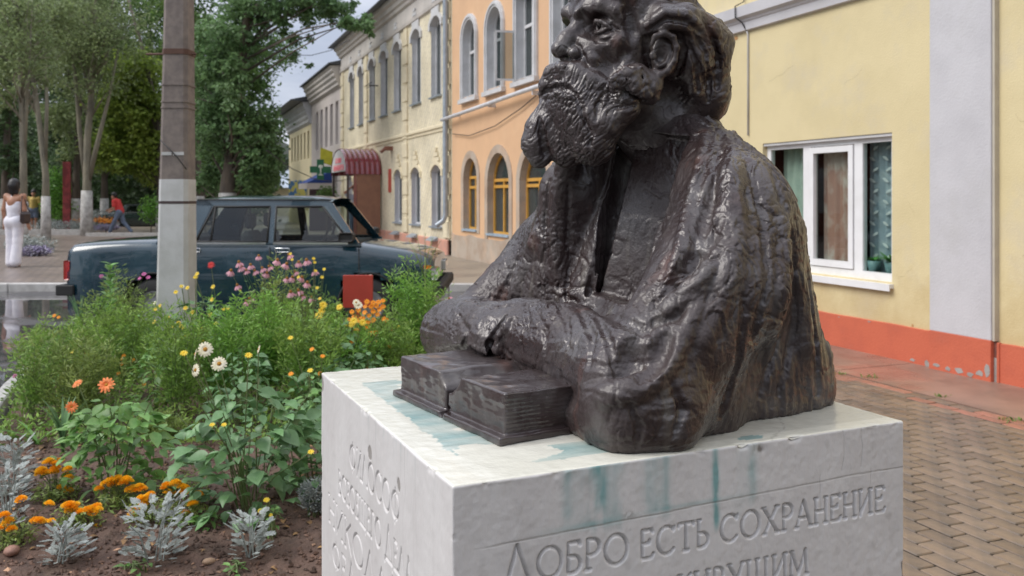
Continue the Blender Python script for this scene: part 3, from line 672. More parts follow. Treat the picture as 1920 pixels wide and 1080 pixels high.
m_pvc = M('white_plastic', (.80, .80, .81), (.74, .74, .74), rough=.3, bump=0)
m_net = M('net_curtain', (.45, .46, .45), (.30, .31, .31), rough=.9, scale=3, bump=.3, bscale=30, stretch=(8, 8, .6), trans=.4)
# ---- yellow house on the right ----
m_yel = M('yellow_render', (.69, .585, .345), (.63, .53, .305), rough=.62, scale=1.6, detail=7, bump=.6, bscale=70, bdist=.004, grime=(.58, .51, .38), gscale=1.3)
m_red = M('red_plinth', (.56, .135, .072), (.49, .115, .065), rough=.55, scale=3, bump=.5, bscale=50, bdist=.006, grime=(.52, .15, .09), gscale=3)
m_chip = M('bare_render', (.36, .34, .32), (.26, .24, .22), rough=.8, bump=.6, bscale=60)
m_rjoint = M('dark_joint', (.22, .07, .05), (.10, .06, .05), rough=.8, scale=20, bump=.4)
m_pil = M('grey_white_paint', (.56, .55, .57), (.50, .49, .51), rough=.55, scale=2, detail=7, bump=.45, bscale=50, bdist=.005, grime=(.48, .47, .47), gscale=1.2)
m_cream_edge = M('cream_reveal', (.50, .46, .38), (.44, .40, .34), rough=.6, bump=.3)
H = thing('yellow_house', 'yellow rendered house with red plinth, white pilaster and plastic window behind the statue', 'house', FC(0, 0, 0))
H.location = (0, 0, 0)
win = (-.76, 1.12, .70, 2.09, 0)
b = MB(FC); wall_with(b, -12, 3.0, .30, 7.2, [win], 0, .16); shell(b, -12, 3.0, 7.2); b.build('wall', m_yel, H)
b = MB(FC); nseg = 120; rr = random.Random(3)
zt = [.325+.006*noise.noise(Vector((i*.35, 0, 0)))+(.0 if rr.random() > .07 else -rr.uniform(.004, .02)) for i in range(nseg+1)]
for i in range(nseg):
    a0, a1 = -12+15*i/nseg, -12+15*(i+1)/nseg
    b.quad((a0, .022, -.02), (a1, .022, -.02), (a1, .022, zt[i+1]-.006), (a0, .022, zt[i]-.006)); b.quad((a0, .022, zt[i]-.006), (a1, .022, zt[i+1]-.006), (a1, -.002, zt[i+1]), (a0, -.002, zt[i]))
b.build('plinth', m_red, H)
def blob(mb, s, z, rs, rz, d, n=9):    # an irregular flake of missing paint, its own thin layer
    pts = [(s+rs*math.cos(6.283*i/n)*random.uniform(.5, 1.15), z+rz*math.sin(6.283*i/n)*random.uniform(.5, 1.15)) for i in range(n)]
    mb.prism(pts, lambda a, c, dd: (a, dd, c), d-.003, d)
fl = MB(FC)
for s, z, rs, rz in ((-1.02, .035, .035, .016), (-1.18, .03, .03, .03), (-1.32, .05, .05, .018), (-1.44, .035, .03, .02), (-1.55, .045, .05, .028), (-1.66, .03, .04, .02), (-1.75, .055, .05, .03), (-1.82, .09, .035, .05), (-.50, .31, .02, .008), (-.1, .30, .012, .006), (-2.3, .30, .018, .012), (.35, .31, .02, .006)):
    fl = MB(FC); blob(fl, s, z, rs, rz, .0705 if -1.85 < s < -1.24 else .0245); fl.build('bare_patch', m_chip, H)
m_ochre = M('ochre_stain', (.50, .28, .12), rough=.8, bump=.3)
for s, z, rs, rz in ((-1.0, .34, .012, .02), (-1.9, .30, .012, .02), (1.62, 3.36, .05, .03), (1.66, 3.3, .02, .05)):
    fl = MB(FC); blob(fl, s, z, rs, rz, .004); fl.build('ochre_patch', m_ochre, H)
for s0, s1, z0 in ((-1.85, -1.24, .335), (2.42, 2.98, 3.70)):
    b = MB(FC); b.box((s0, 0, z0), (s1, .062, 7.1), .006); p = b.build('pilaster', m_pil, H)
b = MB(FC); b.box((-1.852, .0, -.02), (-1.24, .068, .338), .004); b.box((-1.9, .0, -.02), (-1.878, .034, .325), .003); b.build('plinth_block', m_red, H)
b = MB(FC); b.box((-1.875, .0, .335), (-1.853, .05, 7.1)); b.build('pilaster_edge', m_cream_edge, H)
b = MB(FC); b.box((-1.877, .020, .0), (-1.853, .030, .20)); b.build('expansion_joint', m_chip, H)
b = MB(FC); b.box((-1.877, .020, .20), (-1.853, .030, .326)); b.build('joint_strip', m_rjoint, H)
b = MB(FC)
band(b, -1.24, 2.42, [(0, 3.40), (.045, 3.41), (.05, 3.50), (.065, 3.515), (.07, 3.53), (.115, 3.56), (.12, 3.68), (0, 3.71)]); band(b, -12, -1.88, [(0, 3.40), (.045, 3.41), (.05, 3.50), (.065, 3.515), (.07, 3.53), (.115, 3.56), (.12, 3.68), (0, 3.71)])
b.build('cornice', m_pil, H)
m_crk = M('hairline_crack', (.40, .33, .20), rough=.9, bump=0); rc = random.Random(17)
for s_, z_, n_, dx_ in ((-2.02, 2.15, 9, -.05), (-.95, 1.45, 8, -.02), (-1.02, .92, 10, .03), (.6, 2.9, 7, .08), (-.4, 2.75, 8, .07), (-2.3, 1.2, 9, .04), (-1.0, 2.5, 6, .02), (1.7, 2.3, 8, -.05)):
    b = MB(FC); p_ = (s_, z_)
    for i in range(n_): q_ = (p_[0]+dx_*rc.uniform(.2, 1)+rc.uniform(-.012, .012), p_[1]-rc.uniform(.005, .035)); b.quad((p_[0], .0022, p_[1]-.0009), (q_[0], .0022, q_[1]-.0009), (q_[0], .0022, q_[1]+.0009), (p_[0], .0022, p_[1]+.0009)); p_ = q_
    b.build('crack', m_crk, H)
w = MB(FC); s0, s1, z0, z1, _ = win; d0, d1 = -.115, -.06
w.box((s0, d0, z1-.075), (s1, d1, z1)); w.box((s0, d0, z0), (s1, d1, z0+.075)); w.box((s0, d0, z0+.075), (s0+.065, d1, z1-.075)); w.box((s1-.065, d0, z0+.075), (s1, d1, z1-.075))
w.box((-.33, d0, z0+.075), (-.22, d1, z1-.075)); w.box((.42, d0, z0+.075), (.52, d1, z1-.075))
wf = w.build('window_frame', m_pvc, H)
w = MB(FC); a, c = -.212, .412; e0, e1 = -.10, -.045
w.box((a, e0, z1-.145), (c, e1, z1-.083)); w.box((a, e0, z0+.083), (c, e1, z0+.15)); w.box((a, e0, z0+.15), (a+.062, e1, z1-.145)); w.box((c-.062, e0, z0+.15), (c, e1, z1-.145)); w.build('sash', m_pvc, wf)
for a, c, za, zb in ((s0+.065, -.33, z0+.075, z1-.075), (-.15, .35, z0+.15, z1-.145), (.52, s1-.065, z0+.075, z1-.075)): MB(FC).box((a, -.088, za), (c, -.082, zb)).build('pane', m_glass, wf)
MB(FC).box((s0-.02, -.05, z0-.05), (s1+.02, .055, z0-.012)).box((s0-.02, .045, z0-.075), (s1+.02, .055, z0-.05)).build('sill', m_pvc, wf)
MB(FC).box((s0+.002, -.058, z1-.03), (s1-.002, -.012, z1-.002)).build('head_strip', m_white, wf)
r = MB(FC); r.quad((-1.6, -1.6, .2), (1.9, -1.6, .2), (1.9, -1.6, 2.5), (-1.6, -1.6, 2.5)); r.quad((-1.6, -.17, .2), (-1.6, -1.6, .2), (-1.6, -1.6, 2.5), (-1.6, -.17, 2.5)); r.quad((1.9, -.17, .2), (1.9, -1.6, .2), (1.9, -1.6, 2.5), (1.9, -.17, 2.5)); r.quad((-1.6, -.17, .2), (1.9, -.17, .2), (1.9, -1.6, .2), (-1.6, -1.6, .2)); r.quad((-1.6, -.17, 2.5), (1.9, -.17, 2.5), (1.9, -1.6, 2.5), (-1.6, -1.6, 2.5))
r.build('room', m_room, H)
def curtain(name, s0, s1, z0, z1, d, mat, amp, n, label, cat='curtain', parent=None):
    b = MB(FC); N = n*6
    for i in range(N):
        x0, x1 = s0+(s1-s0)*i/N, s0+(s1-s0)*(i+1)/N; y = lambda k: d+amp*math.sin(k*2*math.pi/6)+amp*.4*math.sin(k*1.7)
        b.add([(x0, y(i), z0), (x1, y(i+1), z0), (x1, y(i+1), z1), (x0, y(i), z1)], [(0, 1, 2, 3)], True)
    o = b.build(name, mat, parent); return tag(o, label, cat) if label else o
m_cur1 = M('brown_curtain', (.46, .24, .19), (.66, .54, .49), rough=.85, scale=2.2, lo=.42, hi=.6, bump=.2, stretch=(2, 2, 1.2)); m_cur2 = M('lace_curtain', (.30, .37, .43), (.46, .52, .56), rough=.9, scale=5, lo=.45, hi=.6, bump=.2)
m_cur3 = M('pale_green_curtain', (.55, .62, .55), (.42, .50, .45), rough=.9, bump=.1)
curtain('curtain', -.16, .36, .74, 2.05, -.20, m_cur1, .018, 5, 'brown patterned curtain behind the middle pane of the white window')
lace = curtain('lace_curtain', -.74, -.24, .74, 2.05, -.235, m_cur2, .014, 6, 'dark lace curtain with pale leaf motifs behind the right hand pane')
curtain('curtain', .62, 1.08, .74, 2.05, -.26, m_cur3, .018, 4, 'pale green curtain behind the half hidden pane beside the statue')
m_lace = M('lace_leaf', (.75, .78, .80), rough=.9, bump=0)
lf = MB(FC)
for col in range(3):
    for k in range(11):
        c = -.66+.17*col+(.02 if k % 2 else -.02); z = .92+k*.105; t = .5 if k % 2 else -.5
        pts = [(c+math.cos(t)*x*.045-math.sin(t)*y*.016, z+math.sin(t)*x*.045+math.cos(t)*y*.016) for x, y in ((-1, 0), (-.3, .9), (.5, .8), (1, 0), (.4, -.7), (-.4, -.8))]
        lf = MB(FC); lf.prism(pts, lambda a, zz, dd: (a, dd, zz), -.212, -.210); lf.build('leaf_motif', m_lace, lace)
m_pot = M('pot_blue', (.22, .36, .38), rough=.4, bump=0); m_pl = M('houseplant_green', (.10, .34, .07), (.20, .45, .12), rough=.4, rnd=.3, bump=0, trans=.2)
def houseplant(s, d, z, n, ln, label):
    o = thing('potted_plant', label, 'potted plant', FC(s, d, z)); b = MB(); b.lathe([(0, 0), (.05, 0), (.065, .10), (.06, .10), (.058, .09), (0, .09)], (0, 0, 0), 12); b.build('pot', m_pot, o)
    b = MB()
    for i in range(n):
        a = random.uniform(0, 6.28); u = Vector((math.cos(a), math.sin(a), 0)); w = Vector((-u.y, u.x, 0))*.009; L = ln*random.uniform(.6, 1.1); up = random.uniform(.5, 1.3)
        pts = [u*L*t+Vector((0, 0, .09+L*up*(t-.55*t*t))) for t in (0, .35, .7, 1)]
        for p, q, wa, wb in zip(pts, pts[1:], (1, 1.2, .9), (1.2, .9, .05)): b.quad(p-w*wa, p+w*wa, q+w*wb, q-w*wb)
    b.build('foliage', m_pl, o); return o
houseplant(-.60, -.155, .775, 34, .17, 'spiky houseplant in a blue pot on the sill behind the right hand pane'); houseplant(-.38, -.155, .775, 22, .09, 'low trailing houseplant in a pot left of the spiky plant')
b = MB(FC); b.tube([(1.37, .012, 2.2), (1.37, .012, 3.36), (1.37, .03, 3.40)], .011, 6); tag(b.build('cable_conduit', m_white), 'thin white cable conduit running down the yellow wall from the cornice', 'pipe')
m_cable = M('black_cable', (.03, .03, .032), rough=.5, bump=0)
b = MB(FC); b.tube([(1.37, .035, 3.40), (1.40, .075, 3.50), (1.45, .13, 3.56), (1.45, .135, 3.69), (1.44, .02, 3.75), (1.40, .012, 4.6)], .008, 6); tag(b.build('cable', m_cable), 'dark cable bending over the white cornice above the conduit', 'cable')
# ---- orange house ----
m_or = M('orange_render', (.68, .43, .25), (.62, .39, .23), rough=.7, scale=1.2, detail=7, bump=.5, bscale=60, bdist=.006, grime=(.74, .50, .30), gscale=.8)
m_beige = M('stained_render', (.44, .37, .30), (.36, .27, .20), rough=.75, scale=2.2, detail=7, bump=.5, bscale=40, bdist=.01, grime=(.62, .42, .28), gscale=1.6)
m_ywood = M('yellow_wood', (.62, .33, .06), (.50, .26, .05), rough=.4, bump=.1); m_bsill = M('blue_sill', (.33, .42, .50), rough=.5, bump=0)
H2 = thing('orange_house', 'orange rendered house with arched ground floor windows beyond the statue', 'house')
up = [(7.62+i*-1.72, 8.48-i*1.72, 3.72, 5.36, .0) for i in (0, 1, 2)]+[(9.28, 10.12, 3.72, 5.36, .40), (10.88, 11.72, 3.72, 5.40, .40)]
lowr = [(10.82, 11.72, .76, 2.34, .42), (8.92, 10.14, .72, 2.38, .55), (7.06, 8.36, .72, 2.36, .55), (5.2, 6.5, .72, 2.36, .55), (3.5, 4.7, .72, 2.36, .55)]
b = MB(FC); wall_with(b, 3.0, 12.6, .60, 7.4, up+lowr, 0, .26); shell(b, 3.0, 12.6, 7.4); b.build('wall', m_or, H2)
b = MB(FC); n = 90
for i in range(n):
    a0, a1 = 3+9.6*i/n, 3+9.6*(i+1)/n; f = lambda a: .61+.14*noise.noise(Vector((a*1.3, 0, 0)))
    f0, f1 = max(.605, f(a0)), max(.605, f(a1))
    for (x0, x1, t0, t1) in [(a0, a1, min(f0, .70), min(f1, .70))]: b.quad((x0, .02, -.05), (x1, .02, -.05), (x1, .02, t1), (x0, .02, t0)); b.quad((x0, .02, t0), (x1, .02, t1), (x1, 0, t1), (x0, 0, t0))
b.build('plinth', m_beige, H2)
def ring(mb, s0, s1, z0, z1, rise, w, d0, d1, sill=False):    # surround following an opening
    inn = [(s0, z0)]+arch_top(s0, s1, z1, rise)+[(s1, z0)]
    out = [(s0-w, z0)]+arch_top(s0-w, s1+w, z1+w, rise+(w*.6 if rise else 0))+[(s1+w, z0)]
    if not rise: inn = [(s0, z0), (s0, z1), (s1, z1), (s1, z0)]; out = [(s0-w, z0), (s0-w, z1+w), (s1+w, z1+w), (s1+w, z0)]
    n = len(inn)
    vs = [(a, d, z) for d in (d0, d1) for a, z in inn+out]
    fs = []
    for i in range(n-1):
        fs += [(2*n+i, 2*n+i+1, 3*n+i+1, 3*n+i), (n+i, n+i+1, 3*n+i+1, 3*n+i), (i, i+1, 2*n+i+1, 2*n+i)]
    fs += [(0, n, 3*n, 2*n), (n-1, 2*n-1, 4*n-1, 3*n-1)]
    mb.add(vs, fs)
def liner(mb, s0, s1, z0, z1, rise, dep, e=.004):
    pts = [(s0+e, z0+e)]+[(a, z-e) for a, z in arch_top(s0+e, s1-e, z1, rise)]+[(s1-e, z0+e)]
    for (a, za), (c, zc) in zip(pts, pts[1:]): mb.quad((a, .002, za), (c, .002, zc), (c, -dep, zc), (a, -dep, za))
def window(parent, s0, s1, z0, z1, rise, dep, mframe, mpane, mull, trans, fw=.055, sill=None, net=True):
    """frame with pane: mull = positions (0..1) of uprights, trans = heights of bars"""
    top = z1-rise; f = MB(FC); d0, d1 = -dep-.03, -dep+.03
    f.box((s0, d0, z0), (s1, d1, z0+fw)); f.box((s0, d0, z0+fw), (s0+fw, d1, top)); f.box((s1-fw, d0, z0+fw), (s1, d1, top))
    if rise: ring(f, s0+fw, s1-fw, top-.001, z1-fw, rise-fw*.5, fw*.9, d0, d1)
    else: f.box((s0+fw, d0, top-fw), (s1-fw, d1, top))
    for m in mull: c = s0+(s1-s0)*m; f.box((c-fw*.5, d0+.004, z0+fw), (c+fw*.5, d1+.004, top-(0 if rise else fw)))
    for t in trans: f.box((s0+fw, d0+.008, t-fw*.55), (s1-fw, d1+.008, t+fw*.55))
    o = f.build('window_frame', mframe, parent)
    p = MB(FC); poly = [(s0+.01, z0+.01)]+[(a, z) for a, z in (arch_top(s0+.01, s1-.01, z1-.01, rise) if rise else [(s0+.01, z1-.01), (s1-.01, z1-.01)])]+[(s1-.01, z0+.01)]
    p.prism(poly, lambda a, z, d: (a, d, z), -dep-.006, -dep+.0); p.build('pane', mpane, o)
    if net:
        c = MB(FC); c.prism(poly, lambda a, z, d: (a, d, z), -dep-.10, -dep-.09); c.build('net_curtain', m_net, o)
    if sill:
        sm, so, sd = sill; MB(FC).box((s0-so+.006, -dep+.032, z0-.03), (s1+so-.006, sd, z0+.010)).build('sill', sm, o)
    return o
m_glass2 = glass('old_glass', (.6, .65, .65), .02, .35, (.10, .12, .12))
for (a, c, z0, z1, rs) in up:
    ring_ = MB(FC); ring(ring_, a, c, z0-.05, z1, rs, .13, 0, .045); ring(ring_, a-.05, c+.05, z0-.05, z1+.05, rs, .05, .045, .07); ring_.box((a-.17, 0, z0-.14), (c+.17, .10, z0-.05)); ring_.build('window_surround', m_white, H2); lb_ = MB(FC); liner(lb_, a, c, z0, z1, rs, .25); lb_.build('reveal', m_white, H2)
    window(H2, a, c, z0, z1, rs, .155, m_white, m_glass2, [.5] if rs else [.5], [4.72], sill=(m_white, 0, .0))
for (a, c, z0, z1, rs) in lowr:
    rg = MB(FC); ring(rg, a, c, .60 if a < 10 else .7, z1, rs, .17, .0, .018); rg.build('window_surround', m_beige, H2); lb_ = MB(FC); liner(lb_, a, c, z0, z1, rs, .25); lb_.build('reveal', m_beige, H2)
    window(H2, a, c, z0, z1-.0, rs, .15, m_ywood, m_glass2, [.5], [1.70, z1-rs], sill=(m_bsill, .02, .05))
# open casement of the third upper window
cs = thing('open_casement', 'white wooden casement swung open in front of the third upper window', 'window sash')
def CF(a, d, z): return FC(8.50+a*.18, .03+a*.95, z)
b = MB(CF); b.box((0, -.02, 3.70), (.42, .02, 3.74)); b.box((0, -.02, 4.62), (.42, .02, 4.66)); b.box((0, -.02, 3.74), (.04, .02, 4.62)); b.box((.38, -.02, 3.74), (.42, .02, 4.62)); b.build('frame', m_white, cs); MB(CF).box((.04, -.003, 3.74), (.38, .003, 4.62)).build('pane', m_glass2, cs)
b = MB(FC); b.tube([(12.9, .16, 3.31), (10.5, .16, 3.36), (8.0, .16, 3.42), (3.0, .16, 3.50)], .045, 8)
for s in (12, 9.7, 7.4, 5.2): b.box((s-.02, 0, 3.37-.06), (s+.02, .16, 3.41-.02))
m_gas = M('pipe_paint', (.66, .66, .68), rough=.4, bump=.05); tag(b.build('gas_pipe', m_gas), 'white gas pipe bracketed along the orange wall under the upper windows', 'pipe')
b = MB(FC); b.tube([(12.4, .05, 2.95), (11.2, .05, 2.83), (9.6, .05, 2.92), (8.2, .05, 3.15), (7.3, .05, 3.35)], .010, 5); tag(b.build('slack_cable', m_cable), 'slack dark cable drooping across the orange wall', 'cable')
# ---- cream brick house ----
m_crm = brickmat('cream_brick', (.74, .67, .50), (.69, .62, .45), (.58, .52, .40), .26, .078, (math.pi/2, 0, 0), .6, .004, .06)
# brick pattern runs in facade coordinates
for nd in m_crm.node_tree.nodes:
    if nd.type == 'MAPPING': nd.inputs['Rotation'].default_value = (math.radians(90), 0, math.radians(-111.6)+math.pi)
m_crm2 = M('cream_paint', (.74, .66, .48), (.69, .61, .44), rough=.6, scale=2, bump=.3, grime=(.60, .50, .34)); m_pk = M('pink_plinth', (.60, .30, .22), (.48, .27, .21), rough=.7, scale=3, bump=.4, bscale=30, grime=(.40, .30, .26))
m_grey = M('grey_cornice', (.60, .56, .52), (.50, .47, .44), rough=.7, scale=2, bump=.4, bscale=40, grime=(.50, .47, .44)); m_roof = M('roof_iron', (.07, .08, .09), (.10, .10, .11), rough=.5, bump=.1); m_tin = M('tin_blue', (.36, .41, .46), (.28, .32, .36), rough=.35, metal=.3, bump=.1)
H3 = thing('cream_brick_house', 'cream painted brick house with grey cornice and pink plinth along the street', 'house')
upc = [(13.45, 14.35, 3.98, 5.98, .18), (15.3, 16.2, 3.98, 5.98, .18), (17.4, 18.25, 3.98, 5.98, .18), (19.05, 19.95, 3.98, 5.98, .18), (20.75, 21.6, 3.98, 5.98, .18), (22.55, 23.3, 3.98, 5.98, .18), (24.1, 24.9, 3.98, 5.98, .18)]
loc_ = [(13.42, 14.3, .74, 2.28, .16), (15.35, 16.25, .74, 2.28, .16), (17.3, 18.15, .74, 2.28, .16), (24.4, 25.2, .74, 2.3, .16)]
b = MB(FC); wall_with(b, 12.6, 26.6, .46, 6.25, upc+loc_+[(20.9, 22.2, .461, 2.3, 0)], 0, .26); shell(b, 12.6, 26.6, 6.25); b.build('wall', m_crm, H3)
b = MB(FC); b.box((12.85, -.02, -.05), (20.7, .05, .46), .02); b.box((22.4, -.02, -.05), (26.6, .05, .46), .02); b.build('plinth', m_pk, H3)
b = MB(FC); band(b, 12.62, 26.6, [(0, 6.20), (.06, 6.22), (.08, 6.30), (.05, 6.32), (.06, 6.45), (.03, 6.46), (.03, 6.75), (.10, 6.78), (.12, 6.86), (.18, 6.90), (.20, 7.0), (.28, 7.05), (.30, 7.16), (0, 7.16)]); b.build('cornice', m_grey, H3)
b = MB(FC); b.add([(12.4, .48, 7.17), (26.8, .48, 7.17), (26.8, .48, 7.21), (12.4, .48, 7.21), (12.4, -4, 8.6), (26.8, -4, 8.6), (26.8, -8.3, 7.17), (12.4, -8.3, 7.17)], [(0, 1, 2, 3), (3, 2, 5, 4), (4, 5, 6, 7), (0, 3, 4, 7), (1, 2, 5, 6), (0, 1, 6, 7)]); b.build('roof', m_roof, H3)
b = MB(FC); band(b, 12.62, 26.6, [(0, 3.08), (.03, 3.09), (.03, 3.16), (.07, 3.18), (.07, 3.24), (0, 3.27)]); b.build('belt_course', m_crm2, H3)
for sc in (12.92, 16.85, 22.05, 26.3):
    b = MB(FC)
    for zz in np.arange(.50, 6.1, .52): b.box((sc-.24, .0, zz), (sc+.24, .055, zz+.40), .012); b.box((sc-.17, .0, zz+.40), (sc+.17, .03, zz+.52))
    b.build('quoin_pilaster', m_crm2, H3)
for i, (a, c, z0, z1, rs) in enumerate(upc):
    hd = MB(FC); ring(hd, a, c, z1-rs-.12, z1, rs, .12, .0, .05)
    for k, (w_, h_) in enumerate(((.34, .14), (.27, .12), (.18, .11), (.09, .10))): zc = z1+.12+sum((.14, .12, .11, .10)[:k]); hd.box(((a+c)/2-w_, 0, zc-.02), ((a+c)/2+w_, .045+.012*k, zc+h_-.04)) if k else hd.box(((a+c)/2-w_, 0, zc-.06), ((a+c)/2+w_, .045, zc+h_-.04))
    hd.build('window_head', m_white, H3); lb_ = MB(FC); liner(lb_, a, c, z0, z1, rs, .25); lb_.build('reveal', m_white, H3)
    window(H3, a, c, z0, z1, rs, .15, m_white, m_glass2, [.5], [], sill=(m_tin, .05, .07), net=(i % 3 != 1))
m_poster = M('pink_poster', (.75, .10, .16), (.80, .45, .45), rough=.5, scale=9, lo=.5, hi=.52, bump=0)
for i, (a, c, z0, z1, rs) in enumerate(loc_):
    hd = MB(FC); ring(hd, a, c, z1-rs-.12, z1, rs, .10, .0, .04)
    for k, w_ in enumerate((.28, .18, .09)): hd.box(((a+c)/2-w_, 0, z1+.09+.12*k), ((a+c)/2+w_, .035+.01*k, z1+.19+.12*k))
    hd.build('window_head', m_crm2, H3); lb_ = MB(FC); liner(lb_, a, c, z0, z1, rs, .25); lb_.build('reveal', m_pil, H3)
    o = window(H3, a, c, z0, z1, rs, .15, m_white, m_glass2, [.5], [], sill=(m_tin, .05, .07))
    if i < 2: MB(FC).box((a+.07, -.143, z0+.12), (a+(c-a)*.42, -.139, z1-.45)).build('poster', m_poster, o)
for s in (13.9, 15.8, 17.7):          # small tin hoods above the basement lights
    b = MB(FC); b.add([(s-.3, .05, .50), (s+.3, .05, .50), (s+.3, .22, .40), (s-.3, .22, .40), (s-.3, .05, .40), (s+.3, .05, .40)], [(0, 1, 2, 3), (0, 3, 4), (1, 2, 5), (4, 5, 2, 3), (0, 1, 5, 4)]); b.build('basement_hood', m_tin, H3)
MB(FC).box((18.55, 0, 1.62), (18.85, .03, 2.32), .004).build('red_plaque', M('red_board', (.50, .09, .06), rough=.5, bump=0), H3)
b = MB(FC); b.box((18.35, 0, 2.86), (18.6, .22, 2.98)); b.tube([(18.48, .2, 2.92), (18.48, .34, 2.80)], .05, 8); b.build('wall_lamp', M('rust_lamp', (.22, .09, .06), rough=.6), H3)
for s0_, s1_ in ((20.4, 21.6), (22.6, 24.0)):
    b = MB(FC); ring(b, s0_, s1_, 2.75, 3.06, .28, .10, 0, .05); b.build('blind_arch', m_crm2, H3)
b = MB(FC); b.tube([(12.65, .45, 7.1), (12.65, .40, 6.95), (12.72, .16, 6.60), (12.72, .13, 6.3), (12.72, .13, 1.05), (12.74, .17, .92), (12.78, .34, .80)], .062, 10, cap=False)
for z in (5.2, 3.6, 2.4): b.lathe([(.066, -.02), (.07, -.02), (.07, .02), (.066, .02)], FC(12.72, .13, z), 10) if False else None
tag(b.build('downpipe', m_tin), 'blue grey tin downpipe between the orange house and the cream house', 'downpipe')
# iron bracket with wires on the wall
b = MB(FC)
for z in (4.95, 5.05): b.tube([(19.9, .3, z), (20.8, .28, z)], .012, 5)
b.tube([(20.3, 0, 5.0), (20.3, .3, 5.0)], .02, 5); tag(b.build('wire_bracket', m_cable), 'iron wire bracket between upper windows of the cream house', 'bracket')
# porch with red vaulted canopy, brown side panel, posts
m_can = M('red_canopy', (.22, .022, .032), (.16, .018, .028), rough=.22, bump=.05, coat=.6); m_brown = M('brown_panel', (.27, .13, .08), (.23, .11, .07), rough=.5, bump=.3, bscale=30); m_dark = M('dark_iron', (.06, .04, .04), rough=.5, bump=0)
PC = thing('porch', 'porch with red corrugated vaulted canopy and brown side wall by the cream house', 'porch')
c0, c1 = 19.75, 22.3; cm = (c0+c1)/2; hw = (c1-c0)/2; b = MB(FC); nr = 7; nx = nr*8; na = 12; vs = []; out = 1.12
for i in range(nx+1):
    d = out*i/nx; rad = .035*abs(math.sin(math.pi*i/8))
    for k in range(na+1):
        t = math.pi*k/na; vs.append((cm+math.cos(t)*(hw+rad), d+.02, 2.28+math.sin(t)*(.72+rad)-(.10 if k in (0, na) else 0)))
b.add(vs, [(i*(na+1)+k, i*(na+1)+k+1, (i+1)*(na+1)+k+1, (i+1)*(na+1)+k) for i in range(nx) for k in range(na)], True); b.build('canopy', m_can, PC)
b = MB(FC); b.prism([(cm+math.cos(math.pi*k/na)*hw, 2.28+math.sin(math.pi*k/na)*.70) for k in range(na+1)], lambda a, z, d: (a, d, z), out-.03, out+.0); tp = b.build('canopy_end', m_white, PC)
MB(FC).box((cm-.9, out+.002, 2.32), (cm+.9, out+.012, 2.50)).box((cm-.5, out+.002, 2.56), (cm+.5, out+.012, 2.72)).build('sign_band', m_poster, PC)
b = MB(FC); b.box((c0+.02, .05, .10), (c0+.07, .78, 2.22)); b.build('side_wall', m_brown, PC)
for dd, ss in ((1.06, c0+.05), (1.06, c1-.05)): b = MB(FC); b.box((ss-.03, dd-.03, .10), (ss+.03, dd+.03, 2.26)); b.build('post', m_dark, PC)
b = MB(FC); b.box((c0+.03, .79, .10), (c0+.09, .88, 2.24)); b.build('post', M('brick_red_paint', (.27, .10, .08), rough=.5, bump=0), PC)
b = MB(FC); b.box((c0, .0, -.02), (c1, 1.1, .16), .01); b.build('step', m_kerb, PC)
MB(FC).box((20.9, -.3, .16), (22.2, -.25, 2.3)).build('door', m_dark, PC)
# ---- the pinkish house and the pale yellow one at the end ----
def far_house(label, s0, s1, zw, ztop, mw, upl, lol, roofover, name='far_house', tri=0):
    h = thing(name, label, 'house'); b = MB(FC); wall_with(b, s0, s1, -.05, zw, upl+lol, 0, .25); shell(b, s0, s1, zw); b.build('wall', mw, h)
    b = MB(FC); p = [(0, zw-.05)]+[(.05+.38*((i+1)//2)/5, zw-.05+(ztop-zw)*(i)/9) for i in range(1, 10)]+[(0, ztop)]; band(b, s0, s1, p); b.build('cornice', m_grey if tri == 0 else m_white, h)
    b = MB(FC); ro = roofover; b.add([(s0-.1, ro, ztop), (s1+.3, ro, ztop), (s1+.3, ro, ztop+.05), (s0-.1, ro, ztop+.05), (s0-.1, -4, ztop+1.2), (s1+.3, -4, ztop+1.2), (s1+.3, -8.3, ztop), (s0-.1, -8.3, ztop)], [(0, 1, 2, 3), (3, 2, 5, 4), (4, 5, 6, 7), (0, 3, 4, 7), (1, 2, 5, 6), (0, 1, 6, 7)]); b.build('roof', m_roof, h)
    for (a, c, z0, z1, rs) in upl+lol: window(h, a, c, z0, z1, rs, .18, m_white, m_glass2, [.5], [], net=False)
    return h
m_pinkish = M('pinkish_render', (.60, .54, .51), (.53, .48, .45), rough=.7, scale=1.5, bump=.4, bscale=30, grime=(.56, .50, .46)); m_py = M('pale_yellow_render', (.74, .65, .43), (.68, .60, .40), rough=.7, scale=1.5, bump=.3, bscale=30)
far_house('pinkish grey two storey house beyond the cream one, with tall narrow windows', 26.62, 34.0, 5.75, 6.55, m_pinkish, [(27.2+i*1.22, 27.85+i*1.22, 3.55, 5.25, 0) for i in range(5)], [(27.4, 28.4, .1, 2.4, 0), (31.6, 32.4, .9, 2.3, 0)], .5)
far_house('pale yellow house with white eaves at the far end of the row', 34.02, 42.0, 4.9, 5.9, m_py, [(34.7+i*1.15, 35.3+i*1.15, 3.3, 4.6, 0) for i in range(6)], [(35+i*1.6, 35.7+i*1.6, .8, 2.2, .15) for i in range(4)], .95, tri=1)
